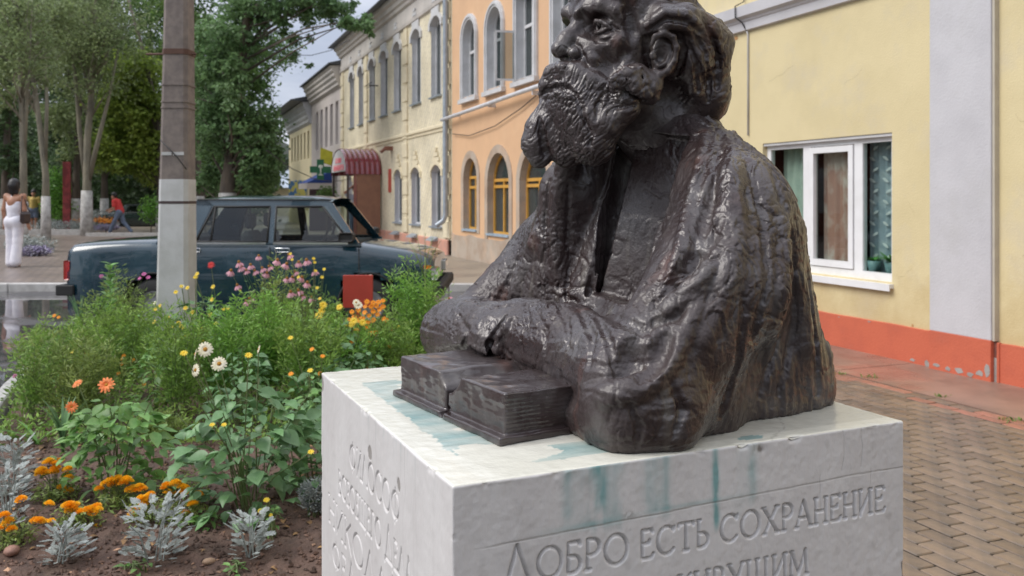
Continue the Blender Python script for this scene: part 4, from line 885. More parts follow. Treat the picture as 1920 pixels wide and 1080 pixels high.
# pharmacy cross, flag sign, awning, shop front
m_grn = M('sign_green', (.015, .14, .07), rough=.4, bump=0); m_sy = M('sign_yellow', (.55, .52, .04), rough=.5, bump=0); m_blue = M('awning_blue', (.02, .06, .26), rough=.7, bump=.2); m_wl = M('emblem_white', (.7, .75, .72), rough=.5, bump=0)
def PX(s, d, z): return FC(s, d, z)
o = thing('pharmacy_cross', 'green pharmacy cross sign projecting from the pinkish house', 'sign')
sb = 26.8; b = MB(FC); dc, zc = .75, 2.52; ar = .125; ln_ = .39
b.box((sb, dc-ar, zc-ln_), (sb+.12, dc+ar, zc+ln_)); b.box((sb+.003, dc-ln_, zc-ar), (sb+.117, dc-ar, zc+ar)); b.box((sb+.003, dc+ar, zc-ar), (sb+.117, dc+ln_, zc+ar)); b.build('cross', m_grn, o)
b = MB(FC); b.prism([(dc+.09*math.cos(6.28*i/14), zc+.12+.07*math.sin(6.28*i/14)) for i in range(14)], lambda a, z, d: (sb-d, a, z), .002, .012); b.prism([(dc-.02, zc-.22), (dc+.02, zc-.22), (dc+.02, zc+.06), (dc-.02, zc+.06)], lambda a, z, d: (sb-d, a, z), .002, .012); b.prism([(dc-.08, zc-.22), (dc+.08, zc-.22), (dc+.08, zc-.18), (dc-.08, zc-.18)], lambda a, z, d: (sb-d, a, z), .002, .012); b.build('cup_emblem', m_wl, o)
b = MB(FC); b.tube([(sb+.06, 0, zc), (sb+.06, dc-ln_, zc)], .03, 6); b.build('arm', m_dark, o)
b = MB(FC); b.prism([(.15, 2.70), (.62, 2.85), (.60, 3.42), (.13, 3.25)], lambda a, z, d: (27.7+d, a, z), 0, .05); tag(b.build('yellow_sign', m_sy), 'tilted yellow sign board behind the green cross', 'sign')
b = MB(FC); b.add([(28.6, 0, 2.55), (31, 0, 2.55), (31, 1.0, 2.04), (28.6, 1.0, 2.04), (28.6, 0, 2.04), (31, 0, 2.04)], [(0, 1, 2, 3), (0, 3, 4), (1, 2, 5)]); tag(b.build('awning', m_blue), 'blue fabric awning over the shop door below the cross', 'awning')
b = MB(FC); b.box((28.6, .0, 1.80), (28.7, .94, 2.03)); b.box((28.6, .94, 1.80), (31, 1.0, 2.03)); o = b.build('shop_fascia', m_pinkish); tag(o, 'pale board hanging under the blue awning', 'sign')
b = MB(FC); b.box((28.62, 0, .1), (28.68, .9, 1.79)); tag(b.build('shop_screen', M('maroon_screen', (.05, .025, .03), rough=.5)), 'dark maroon side screen of the shop entrance', 'screen')
for s_, lb in ((34.8, 'blue and yellow shop sign low on the pale yellow house'), (37.0, 'second small blue sign further along the pale yellow house')):
    b = MB(FC); b.box((s_, .1, 1.35), (s_+.06, .65, 2.25), .01); so_ = b.build('shop_sign', M('sign_blue', (.06, .18, .42), (.55, .52, .15), scale=4, lo=.5, hi=.52, rough=.5, bump=0)); tag(so_, lb, 'sign')
# low houses closing the street
m_slate = M('grey_slate', (.15, .14, .15), (.11, .10, .11), rough=.7, bump=.2); m_tinw = M('pale_tin', (.55, .62, .70), (.45, .52, .60), rough=.35, metal=.2)
def gable(label, x0, x1, y, zw, zr, mw, mr, dep=9):
    h = thing('low_house', label, 'house', (0, 0, 0)); b = MB(); b.box((x0, y, -.05), (x1, y+dep, zw)); b.build('wall', mw, h)
    b = MB(); b.add([(x0-.4, y-.6, zw-.05), (x1+.4, y-.6, zw-.05), (x1+.4, y+dep/2, zr), (x0-.4, y+dep/2, zr), (x1+.4, y+dep+.5, zw-.05), (x0-.4, y+dep+.5, zw-.05)], [(0, 1, 2, 3), (3, 2, 4, 5), (0, 3, 5), (1, 2, 4), (0, 1, 4, 5)]); b.build('roof', mr, h)
    for i in range(int((x1-x0)/2.2)): b = MB(); b.box((x0+.7+i*2.2, y-.04, .9), (x0+1.5+i*2.2, y+.01, 2.1)); b.build('window', m_room, h)
gable('low ochre house with pale blue tin roof closing the street', -21.0, -14.6, 62, 2.15, 3.6, m_py, m_tinw); gable('house with steep grey roof behind the tin roofed one', -28, -17.5, 84, 3.4, 6.2, m_pinkish, m_slate, 12)

# ---- what stands out of the picture and shows in its glass: a red brick house and trees across the side road ----
m_rbr = brickmat('red_brick', (.30, .10, .07), (.24, .08, .06), (.30, .26, .22), .26, .08, (math.pi/2, 0, math.pi/2), .8, .004, .06)
h = thing('brick_house', 'red brick house across the side road, mirrored in the white plastic window', 'house'); b = MB(); b.box((-26, 11.5, -.05), (-17.5, 22, 3.4)); b.build('wall', m_rbr, h); b = MB(); b.add([(-26.5, 11, 3.4), (-17, 11, 3.4), (-17, 22.5, 3.4), (-26.5, 22.5, 3.4), (-21.7, 11, 5.0), (-21.7, 22.5, 5.0)], [(0, 1, 4), (2, 3, 5), (0, 4, 5, 3), (1, 2, 5, 4), (0, 1, 2, 3)]); b.build('roof', m_roof, h)
for yy in (13.4, 16.2, 19): b = MB(); b.box((-17.5, yy, .9), (-17.46, yy+1.2, 2.5)); b.build('window', m_white, h)

# splash dirt low on the yellow wall, weathering streaks under the cornice (stains with a shape of their own)
n = m_yel.node_tree.nodes; l = m_yel.node_tree.links; bs = n['Principled BSDF']; src = bs.inputs['Base Color'].links[0].from_socket
tc_2 = n.new('ShaderNodeTexCoord'); sx = n.new('ShaderNodeSeparateXYZ'); l.new(tc_2.outputs['Object'], sx.inputs[0]); nz = n.new('ShaderNodeTexNoise'); nz.inputs['Scale'].default_value = 3.2; nz.inputs['Detail'].default_value = 9; nz.inputs['Roughness'].default_value = .7; l.new(tc_2.outputs['Object'], nz.inputs['Vector'])
ma = n.new('ShaderNodeMath'); ma.operation = 'MULTIPLY_ADD'; ma.inputs[1].default_value = -1.5; l.new(nz.outputs[0], ma.inputs[0]); l.new(sx.outputs[2], ma.inputs[2]); r_ = n.new('ShaderNodeMapRange'); r_.inputs[1].default_value = -.45; r_.inputs[2].default_value = .15; r_.inputs[3].default_value = .55; r_.inputs[4].default_value = 0; l.new(ma.outputs[0], r_.inputs[0])
m_x = n.new('ShaderNodeMix'); m_x.data_type = 'RGBA'; l.new(r_.outputs[0], m_x.inputs[0]); l.new(src, m_x.inputs[6]); m_x.inputs[7].default_value = (.50, .37, .17, 1); l.new(m_x.outputs[2], bs.inputs['Base Color'])
# ---------------- trees and woods ----------------
def tri_mesh(name, P, mat, k):
    me = mesh_np(name, P, np.arange(len(P)).reshape(-1, k)); me.polygons.foreach_set('use_smooth', np.zeros(len(me.polygons), bool)); me.materials.append(mat); return me
def leaf_quads(C, size, rng, droop=.3, aspect=.5, up=.5):
    n = len(C); a = rng.uniform(0, 2*np.pi, n); el = rng.normal(-droop, .5, n)
    d = np.stack([np.cos(a)*np.cos(el), np.sin(a)*np.cos(el), np.sin(el)], 1); r = rng.normal(size=(n, 3)); r[:, 2] *= 1-up
    w = np.cross(d, np.array([0, 0, 1.])+.8*r); w /= np.linalg.norm(w, axis=1)[:, None]+1e-6
    s = size*rng.uniform(.6, 1.35, n)[:, None]
    return np.stack([C, C+d*s*.5+w*s*aspect*.5, C+d*s, C+d*s*.5-w*s*aspect*.5], 1).reshape(-1, 3)
m_bark = M('bark', (.13, .105, .08), (.07, .06, .05), rough=.9, scale=5, bump=1, bscale=18, bdist=.03, stretch=(1, 1, .25)); m_bark2 = M('pale_bark', (.26, .235, .17), (.15, .14, .11), rough=.9, scale=4, bump=.8, bscale=16, bdist=.03, stretch=(1, 1, .3))
m_lime = M('whitewash', (.50, .49, .47), (.30, .29, .27), rough=.8, scale=7, bump=.5, bscale=25, bdist=.01)
def leafmat(name, c1, c2, t=.35): return M(name, c1, c2, rough=.45, scale=.7, lo=.35, hi=.65, rnd=.45, bump=0, trans=t, spec=.35)
m_lf = leafmat('leaf_green', (.09, .17, .045), (.14, .22, .06), .45); m_lf2 = leafmat('leaf_bluegreen', (.115, .21, .085), (.17, .27, .115), .45); m_lf3 = leafmat('leaf_yellowgreen', (.29, .37, .07), (.21, .30, .06), .45); m_lf4 = leafmat('leaf_dark', (.055, .10, .04), (.08, .13, .05), .4); m_lf5 = leafmat('leaf_grey', (.19, .25, .10), (.25, .31, .14), .4); m_lf6 = leafmat('leaf_bright', (.13, .30, .05), (.19, .36, .07))
def tree(label, x, y, trunk, blobs, mat, bark=m_bark, white=1.6, rt=.22, n=9000, size=.16, seed=1, grp='street trees', twigs=30, name='deciduous_tree', droop=.4, stems=None):
    """trunk: list of (dx,dy,z); blobs: (dx,dy,z,rx,ry,rz,weight) volumes of foliage"""
    rng = np.random.default_rng(seed); t = thing(name, label, 'tree', (x, y, 0), 0, grp)
    k = len(trunk); b = MB(); b.tube(trunk, [rt*(1-.72*i/(k-1))*(1.25 if i == 0 else 1) for i in range(k)], 12)
    for sx in (stems or []): b.tube(sx, [rt*.62*(1-.7*i/(len(sx)-1)) for i in range(len(sx))], 9)
    tips = []
    for i in range(twigs):                          # limbs reaching into the foliage
        bl = blobs[rng.choice(len(blobs), p=np.array([q[6] for q in blobs])/sum(q[6] for q in blobs))]
        e_ = np.array(bl[:3])+rng.uniform(-.8, .8, 3)*np.array(bl[3:6]); zt = max(.3, min(e_[2]-rng.uniform(.3, 1.6), trunk[-1][2]))
        j = 0
        while j < k-2 and trunk[j+1][2] < zt: j += 1
        f = np.clip((zt-trunk[j][2])/(trunk[j+1][2]-trunk[j][2]+1e-6), 0, 1); s_ = np.array(trunk[j])*(1-f)+np.array(trunk[j+1])*f
        m_ = (s_+e_)/2+rng.normal(0, .12, 3)+np.array([0, 0, .15]); r0 = rt*.28*rng.uniform(.5, 1); b.tube([s_, m_, e_], [r0, r0*.6, r0*.2], 5); tips.append((m_, e_))
    b.build('trunk', bark, t)
    if white:
        b = MB(); T0, T1 = Vector(trunk[0]), Vector(trunk[1]); f = white/max(T1.z, white+.01); q = T0.lerp(T1, f); b.tube([T0, T0.lerp(T1, f*.5), q], [rt*1.25+.012, rt*1.12+.012, rt*1.0+.016], 14)
        b.build('whitewash_band', m_lime, t)
    C = []
    for bl in blobs:
        m = int(n*bl[6]/sum(q[6] for q in blobs)); nc = max(4, int(m/70)); cc = rng.normal(0, .55, (nc, 3)); cc /= np.maximum(1, np.linalg.norm(cc, axis=1)/1.0)[:, None]
        cc = cc*np.array(bl[3:6])+np.array(bl[:3]); w = rng.integers(0, nc, m); sc = min(bl[3:6])*.26
        q = cc[w]+rng.normal(0, 1, (m, 3))*np.array([sc, sc, sc*.75]); C.append(q)
    C = np.concatenate(C); put('crown', tri_mesh('crown', leaf_quads(C, size, rng, droop), mat, 4), t)
    return t
# the big tree behind the car: trunk at 440 px, sprouting along its length, a bough reaching right over the sky
X = lambda px, Y: (px-960)/FOC*Y
Z = lambda py, Y: 1.5+(368-py)/FOC*Y
Y0 = 26.0; bx = X(427, Y0)
rel = lambda px, py, dy=0: (X(px, Y0+dy)-bx, dy, Z(py, Y0+dy))
def bl(px, py, rx, ry, w, dy=0, d=1.2):
    q = rel(px, py, dy); return (q[0], q[1], q[2], rx/FOC*Y0, d, ry/FOC*Y0, w)
tree('tall leafy tree with whitewashed base right behind the blue car, bough over the street', bx, Y0, [(0, 0, 0), rel(427, 345), rel(437, 280), rel(448, 220), rel(452, 130), rel(462, 40), rel(470, -60), rel(480, -170)],
     [bl(395, 160, 40, 60, 1.3), bl(480, 240, 36, 50, 1.5), bl(470, 320, 46, 34, 1.2), bl(395, 250, 34, 60, 1.2), bl(440, 180, 24, 60, .9, -1), bl(500, 290, 16, 40, .6), bl(430, 70, 70, 50, 1.4), bl(500, 10, 90, 36, 1.5), bl(395, 330, 24, 30, .6, 1),
      bl(590, 15, 70, 26, 1.0), bl(655, 35, 36, 16, .40, -2, .8), bl(620, 12, 60, 16, .5), bl(690, 50, 8, 10, .08, -2, .5), bl(540, 60, 40, 18, .25), bl(556, 108, 24, 9, .06), bl(450, 130, 14, 60, .4, -1, .6), bl(500, -90, 140, 60, 1.6), bl(600, -120, 90, 70, .8)],
     m_lf2, rt=.24, n=30000, size=.15, seed=3, twigs=60)
Y0 = 33.0; bx = X(368, Y0)
tree('dark trunked tree just right of the concrete pole, behind the car', bx, Y0, [(0, 0, 0), rel(366, 330), rel(362, 200), rel(356, 80), rel(352, -80)], [bl(355, 90, 40, 50, 1), bl(375, 180, 30, 50, .8), bl(340, -20, 60, 50, 1), bl(470, 345, 40, 22, .9, 2), bl(390, 320, 30, 34, .9, 2), bl(500, 330, 20, 24, .4, 4)], m_lf, rt=.30, n=12000, size=.17, seed=8, twigs=24, white=1.5)
Y0 = 28.0; bx = X(86, Y0)
tree('thin pale forked tree with whitewashed foot left of the green shrubs', bx, Y0, [(0, 0, 0), rel(86, 330), rel(74, 230), rel(58, 120), rel(48, 0), rel(44, -120)], [bl(60, 60, 60, 50, .8), bl(20, 100, 30, 60, .6), bl(110, 20, 50, 40, .6)], m_lf5, m_bark2, 1.5, .12, 9000, .12, 12, 'park trees', 50, stems=[[rel(84, 320), rel(88, 200), rel(84, 60), rel(80, -80)]])
Y0 = 24.0; bx = X(43, Y0)
tree('bare straight twin stemmed tree behind the woman in white', bx, Y0, [(0, 0, 0), rel(44, 300), rel(40, 180), rel(34, 60), rel(28, -100)], [bl(30, 30, 50, 50, .7), bl(70, 110, 40, 50, .5), bl(0, 170, 20, 40, .4)], m_lf5, m_bark2, 1.35, .11, 6500, .11, 15, 'park trees', 46, stems=[[rel(44, 300), rel(52, 160), rel(60, 20)]])
Y0 = 31.0; bx = X(162, Y0)
tree('multi stemmed grey tree with broad whitewashed base left of the man in red', bx, Y0, [(0, 0, 0), rel(163, 350), rel(164, 260), rel(172, 170), rel(178, 60), rel(182, -60)], [bl(175, 120, 70, 60, 1), bl(130, 70, 50, 50, .8), bl(220, 60, 60, 50, .8), bl(160, -10, 90, 40, 1)], m_lf5, m_bark2, 1.7, .17, 11000, .12, 18, 'park trees', 70, stems=[[rel(163, 350), rel(150, 250), rel(140, 130), rel(120, 20)], [rel(165, 340), rel(185, 260), rel(205, 180), rel(222, 90)]])
Y0 = 34.0; bx = X(302, Y0)
tree('yellow green maple filling the gap left of the concrete pole', bx, Y0, [(0, 0, 0), rel(302, 330), rel(296, 220), rel(270, 100), rel(235, -20)], [bl(240, 200, 48, 46, 1.3), bl(215, 270, 36, 44, .9), bl(265, 290, 36, 50, 1), bl(250, 130, 40, 40, .7), bl(280, 220, 26, 50, .7)], m_lf3, m_bark, 1.3, .16, 17000, .20, 21, 'park trees', 24)
Y0 = 30.0; bx = X(255, Y0)
tree('tree with an arching dark bough high above the maple', bx+1.2, Y0+8, [(0, 0, 0), (0, 0, 4.5), (-.8, 0, 7), (-2.4, 0, 9.5), (-4, 0, 12)], [bl(245, 40, 55, 40, 1), bl(275, 80, 24, 30, .6), bl(200, -10, 80, 40, 1), bl(290, 110, 20, 30, .4), bl(320, 30, 60, 60, .8, 2)], m_lf, m_bark, 1.3, .2, 10000, .17, 24, 'park trees', 30)
for i, (px, Yd, lb) in enumerate(((128, 40, 'slim tree between the two pale trunks in the park'), (196, 41, 'short trunked whitewashed tree behind the man in red'), (143, 36, 'whitewashed tree beside the red park sign'), (10, 33, 'tree at the left edge of the picture, behind the woman'), (285, 44, 'far park tree seen past the left side of the pole'))):
    Y0 = Yd; bx = X(px, Yd)
    tree(lb, bx, Yd, [(0, 0, 0), rel(px, 330), rel(px+6, 200), rel(px-4, 60), rel(px, -80)], [bl(px, 120, 60, 70, 1), bl(px+20, 20, 60, 50, 1), bl(px-20, 230, 40, 40, .6), bl(px+10, 300, 40, 26, .3)], (m_lf4, m_lf, m_lf5, m_lf4, m_lf)[i], m_bark, 1.4, .17, 8000, .19, 40+i, 'park trees', 20)
# the wood behind, as one mass
rng = np.random.default_rng(77)
def mass(name, x0, x1, y0, y1, z0, z1, n, size, mat, seed, hfun=None, den=60):
    rng = np.random.default_rng(seed); nc = n//den; c = np.stack([rng.uniform(x0, x1, nc), rng.uniform(y0, y1, nc), rng.uniform(z0, z1, nc)], 1)
    if hfun is not None: c = c[c[:, 2] < hfun(c[:, 0])]
    w = rng.integers(0, len(c), n); C = c[w]+rng.normal(0, 1, (n, 3))*.55
    o = put(name, tri_mesh(name, leaf_quads(C, size, rng, .3), mat, 4)); o['kind'] = 'stuff'; return o
hf = lambda x: 9.5+2.4*np.sin(x*.23)+1.2*np.sin(x*.71+1)-np.clip((x+19)*1.3, 0, 9)
mass('far_wood', -40, -15.5, 50, 60, .2, 13, 26000, .42, m_lf4, 5, hf)
mass('wood_behind', -32, 32, -22, -14, .5, 8.5, 14000, .6, m_lf4, 9)
mass('wood_across', -40, -27, 2, 26, .5, 8, 12000, .5, m_lf4, 10)
mass('wood_undergrowth', -36, -12.5, 42, 47, .1, 5.5, 24000, .30, m_lf4, 6, lambda x: 4.6+1.2*np.sin(x*.9)-np.clip((x+14.5)*1.2, 0, 4))
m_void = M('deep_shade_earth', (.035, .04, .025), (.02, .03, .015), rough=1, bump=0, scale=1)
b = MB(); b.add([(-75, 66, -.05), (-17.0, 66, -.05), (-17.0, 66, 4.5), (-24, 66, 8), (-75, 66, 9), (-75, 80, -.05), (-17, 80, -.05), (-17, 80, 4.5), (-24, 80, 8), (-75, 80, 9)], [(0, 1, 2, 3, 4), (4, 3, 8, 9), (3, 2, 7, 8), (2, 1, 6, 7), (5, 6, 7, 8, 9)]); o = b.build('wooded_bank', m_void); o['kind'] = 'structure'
# shrubs
def shrub(label, px, py, Yd, rx, rz, mat, n=1500, size=.13, seed=1, name='shrub', cat='shrub', grp=None):
    c = AT(px, py, Yd); rng = np.random.default_rng(seed); q = rng.normal(0, .5, (n, 3)); q /= np.maximum(1, np.linalg.norm(q, axis=1))[:, None]; C = q*np.array([rx, rx*.8, rz])+np.array([0, 0, max(c.z, rz*.5)]); C[:, 2] = np.maximum(C[:, 2], .05)
    t = thing(name, label, cat, (c.x, c.y, 0), 0, grp); put('foliage', tri_mesh('foliage', leaf_quads(C, size, rng, .2), mat, 4), t); b = MB(); b.tube([(0, 0, 0), (.02, 0, max(.25, c.z*.8))], [.03, .015], 6); b.build('stem', m_bark, t); return t
shrub('upper bright green shrub between pale tree and red sign', 108, 352, 36, .55, .95, m_lf6, 1400, .13, 2, grp='bright shrubs in the park'); shrub('round bright green bush low in the park bed left of the red sign', 114, 390, 36, .75, .5, m_lf6, 1400, .12, 3, grp='bright shrubs in the park')
shrub('leafy green shrub by the dark sedan, just left of the pole', 283, 392, 33, .45, .55, m_lf6, 900, .11, 4, grp='bright shrubs in the park'); shrub('small green bush against the maroon shop screen', 612, 372, 33, .42, .5, m_lf, 900, .11, 9)
# ---------------- the parked cars ----------------
m_paint = M('teal_paint', (.004, .026, .042), (.008, .038, .058), rough=.20, scale=2, bump=.10, bscale=320, bdist=.0015, coat=1.0, rough2=.30); m_chrome = M('chrome', (.75, .76, .78), rough=.18, metal=1, bump=0); m_rub = M('black_rubber', (.02, .02, .02), rough=.7, bump=.1); m_int = M('dark_upholstery', (.03, .03, .032), (.05, .05, .05), rough=.8, bump=.2)
m_cgl = glass('car_glass', (.86, .90, .88), .01); m_orl = M('orange_lens', (.80, .22, .02), rough=.15, bump=0, coat=1); m_rdl = M('red_lens', (.50, .03, .03), rough=.15, bump=0, coat=1); m_wll = M('clear_lens', (.6, .6, .58), rough=.1, bump=0, coat=1); m_rim = M('steel_wheel', (.35, .35, .36), rough=.35, metal=.6, bump=.05)
def car(label, loc, rz, paint, hood=.90, deck=.985, L=4.13, cab=(1.02, 1.40, 2.93, 3.31), flip=False, grp=None, detail=True):
    C = thing('parked_car', label, 'car', loc, rz, grp)
    xs = list(np.linspace(0, L, 84)); wc = (.62, 3.05*L/4.13+.0); wc = (.98, 3.40) if L > 4 else (.9, 3.1)
    def topz(x):
        if x < cab[0]: return deck-.045*((cab[0]-x)/cab[0])**2-(.03 if x < .04 else 0)
        if x > cab[3]: t = (x-cab[3])/(L-cab[3]); return hood+.045-.10*t-.06*t**6
        return .975-(.975-hood-.045)*(0 if x < 3.0 else (x-3.0)/.31 if x < 3.31 else 1)
    def hw(x): return .805-.05*max(0, 1-x/.35)**2-.06*max(0, 1-(L-x)/.45)**2
    b = MB(); rows = []
    for x in xs:
        w, t = hw(x), topz(x); arch = .20
        rows.append([(x, s*yy, z) for s in (1,) for yy, z in ((w-.06, .20), (w-.01, .27), (w, .40), (w+.004, .58), (w+.004, .66), (w-.003, .70), (w-.008, t-.10), (w-.03, t-.035), (w-.085, t-.004), (w*.55, t+.012), (0, t+.02))])
    m = len(rows[0])
    for s in (1, -1):
        vs = [(x, y*s, z) for r in rows for x, y, z in r]; fs = []
        for i in range(len(xs)-1):
            for k in range(m-1):
                xm = (xs[i]+xs[i+1])/2; zm = (rows[i][k][2]+rows[i][k+1][2])/2
                if k < 5 and any((xm-c)**2+(zm-.31)**2 < .345**2 for c in wc): continue
                if k >= 9-1 and cab[0]+.05 < xm < cab[3]-.05: continue
                fs.append((i*m+k, i*m+k+1, (i+1)*m+k+1, (i+1)*m+k))
        b.add(vs, fs, True)
    for xe, r in ((0, rows[0]), (L, rows[-1])):
        b.add([(x, y, z) for x, y, z in r]+[(x, -y, z) for x, y, z in r[:-1][::-1]], [tuple(range(2*m-1))])
    b.build('body', paint, C)
    b = MB()
    for c in wc:
        for s in (1, -1):
            yy = s*(hw(c)-.004); b.tube([(c+.345*math.cos(t), yy, .31+.345*math.sin(t)) for t in np.linspace(-.25, math.pi+.25, 22)], .014, 6)
            for t0 in range(14):
                a0, a1 = -.3+t0*.265, -.3+(t0+1)*.265; b.quad((c+.34*math.cos(a0), yy, .31+.34*math.sin(a0)), (c+.34*math.cos(a1), yy, .31+.34*math.sin(a1)), (c+.34*math.cos(a1), yy-s*.25, .31+.34*math.sin(a1)), (c+.34*math.cos(a0), yy-s*.25, .31+.34*math.sin(a0)))
    b.box((.3, -.7, .18), (L-.3, .7, .26)); b.build('underbody', m_rub, C)
    for c in wc:
        for s in (1, -1):
            w_ = MB(); yy = s*(hw(c)-.10); w_.lathe([(.17, -.085), (.27, -.09), (.295, -.06), (.30, 0), (.295, .06), (.27, .09), (.17, .085)], (c, yy, .30), 28, axis=1); wo = w_.build('wheel', m_rub, C)
            w_ = MB(); w_.lathe([(0, .05*s), (.05, .06*s), (.09, .035*s), (.14, .05*s), (.175, .085*s), (.175, .0)], (c, yy, .30), 20, axis=1); w_.build('rim', m_rim, wo)
    zr = 1.405; sy = lambda z: .775-max(0, z-.96)*.43
    def pl(poly, s, th=.035): mb = MB(); mb.prism(poly, lambda a, z, d: (a, s*(sy(z)-d), z), 0, th); return mb
    r0, r1 = cab[1], cab[2]; c0, c3 = cab[0], cab[3]
    for s in (1, -1):
        mb = MB()
        for poly in ([(c0-.02, .965), (c0+.42, .965), (r0+.20, 1.345), (r0+.12, zr), (r0-.02, zr)], [(r0-.02, 1.35), (r1, 1.345), (r1-.02, zr), (r0, zr)],
                     [(c3-.02, .955), (c3-.10, .955), (r1-.075, 1.345), (r1-.01, zr-.01), (r1+.025, zr-.03)], [(2.260, .955), (2.325, .955), (2.310, 1.36), (2.245, 1.36)], [(c0, .93), (c3, .93), (c3, .965), (c0, .965)]):
            mb.prism(poly, lambda a, z, d: (a, s*(sy(z)-d), z), 0, .04)
        mb.build('side_frame', paint, C)
        g = pl([(c0+.40, .96), (2.270, .96), (2.255, 1.35), (r0+.17, 1.35)], s*1.0, .006); g.fn = None; g.build('rear_side_window', m_cgl, C); g = pl([(2.310, .96), (c3-.08, .96), (r1-.05, 1.35), (2.300, 1.35)], s, .006); g.build('front_side_window', m_cgl, C)
        ru = MB()
        def bar(a, z, a2, z2, w=.012): ru.tube([(a, s*(sy(z)+.002), z), (a2, s*(sy(z2)+.002), z2)], w, 6)
        for q in ([(c0+.43, .975), (2.255, .975), (2.240, 1.338), (r0+.20, 1.338)], [(2.335, .975), (c3-.12, .975), (r1-.09, 1.338), (2.318, 1.338)]):
            for i in range(4): bar(*q[i], *q[(i+1) % 4])
        bar(c0+.60, .975, c0+.60, 1.335, .012); ru.build('window_seal', m_rub, C)
        ch = MB(); 
        for a, c_ in ((c0+.30, 2.250), (2.330, c3-.14)): ch.box((a, s*.800-.006, .950), (c_, s*.800+.006, .972))
        ch.build('chrome_strip', m_chrome, C)
        for hx in (1.36, 2.360):
            hd = MB(); yy = s*(hw(2)+.006); hd.tube([(hx, yy, .87), (hx+.15, yy, .87), (hx+.155, yy, .895), (hx+.15, yy, .91), (hx, yy, .91), (hx-.005, yy, .89), (hx, yy, .87)], .006, 6); hd.box((hx, yy-.006, .873), (hx+.15, yy+.003, .905)) if False else None; ho = hd.build('door_handle', m_chrome, C)
        sm = MB()
        for xd in (2.290, c3-.02, 1.22):       # door gaps: thin recess lines raised 1 mm as rubber
            sm.tube([(xd, s*(hw(xd)+.001), .30), (xd, s*(hw(xd)+.003), .60), (xd, s*(hw(xd)-.004), .93)], .0055, 4)
        sm.build('door_gap', m_rub, C)
        mm = MB(); mm.box((c3-.22, s*.80, .985), (c3-.06, s*.93, 1.075), .02); mm.tube([(c3-.1, s*.76, .97), (c3-.14, s*.84, 1.0)], .014, 6); mo = mm.build('wing_mirror', m_rub, C)
        if detail:
            lt = MB(); lt.box((L-.115, s*(hw(L-.08)-.012), .695), (L-.035, s*(hw(L-.08)+.012), .735), .004); lt.build('side_marker', m_orl, C)
    rf = MB(); n = 9; vs = []
    xr = np.linspace(r0-.02, r1+.02, 13)
    for i, x in enumerate(xr):
        for k in range(n+1):
            t = -1+2*k/n; e = min(1, min(i, 12-i)/2); vs.append((x, t*(sy(zr)+.01), zr-.012+(.065*(1-t*t)**.6)*(.55+.45*e)))
    rf.add(vs, [(i*(n+1)+k, i*(n+1)+k+1, (i+1)*(n+1)+k+1, (i+1)*(n+1)+k) for i in range(12) for k in range(n)], True); rf.build('roof', paint, C)
    rf = MB()
    for s in (1, -1): rf.tube([(r0, s*(sy(zr)-.004), zr+.008), (r1, s*(sy(zr)-.004), zr+.004)], .010, 6)
    rf.build('drip_rail', m_rub, C)
    MB().quad((c3-.06, -.70, .96), (c3-.06, .70, .96), (r1+.01, .57, zr-.02), (r1+.01, -.57, zr-.02)).build('windscreen', m_cgl, C); MB().quad((c0+.0, -.70, .97), (c0+.0, .70, .97), (r0-.02, .57, zr-.02), (r0-.02, -.57, zr-.02)).build('rear_window', m_cgl, C)
    for xe, sgn in ((0, -1), (L, 1)):
        bp = MB(); bp.box((min(xe, xe+sgn*.11), -.80, .42), (max(xe, xe+sgn*.11), .80, .53), .02); 
        for s in (1, -1): bp.box((min(xe-sgn*.10, xe+sgn*.10), s*.80-.02, .42), (max(xe-sgn*.10, xe+sgn*.10), s*.80+.02, .53), .01)
        bp.build('bumper', m_rub, C)
        for s in (1, -1):
            l_ = MB(); zt_ = .78 if sgn < 0 else .70; l_.box((min(xe-sgn*.03, xe+sgn*.035), s*.47, .58), (max(xe-sgn*.03, xe+sgn*.035), s*.76, zt_), .01); l_.build('tail_light' if sgn < 0 else 'headlight', m_rdl if sgn < 0 else m_wll, C)
    if detail:
        st = MB()
        for s in (1, -1):
            st.box((1.95, s*.36-.24, .35), (2.45, s*.36+.24, .58), .04); st.box((1.88, s*.36-.23, .55), (2.02, s*.36+.23, 1.08), .05); st.box((1.90, s*.36-.12, 1.10), (1.98, s*.36+.12, 1.26), .03)
        st.box((1.05, -.62, .35), (1.5, .62, .58), .04); st.box((1.02, -.60, .55), (1.14, .60, 1.02), .04); st.box((c3-.5, -.68, .72), (c3-.1, .68, .96), .03); st.build('seats', m_int, C)
        sw = MB(); cx_, cy_, cz_ = c3-.62, .36, .98; sw.tube([(cx_+.09*math.sin(t), cy_+.19*math.cos(t), cz_+.17*math.sin(t)) for t in np.linspace(0, 6.283, 25)], .013, 6, cap=False); sw.tube([(cx_, cy_, cz_), (cx_+.25, cy_, cz_-.15)], .02, 6); sw.tube([(cx_, cy_-.19, cz_), (cx_, cy_+.19, cz_)], .01, 5); sw.build('steering_wheel', m_rub, C)
    return C
YC = 10.15
tc_ = car('dark teal four door saloon parked across the street behind the flower bed', ((122-960)/FOC*(YC-.8), YC, 0), 0, m_paint); tc_.scale = (.957, 1, 1.035)
m_paint2 = M('dark_green_paint', (.02, .035, .032), rough=.25, bump=0, coat=1)
g = AT(196, 400, 40.5); c2_ = car('dark green saloon parked far off at the edge of the park', (g.x, 40.5, 0), math.radians(4), m_paint2, L=4.13, detail=False); c2_.scale = (.8,)*3
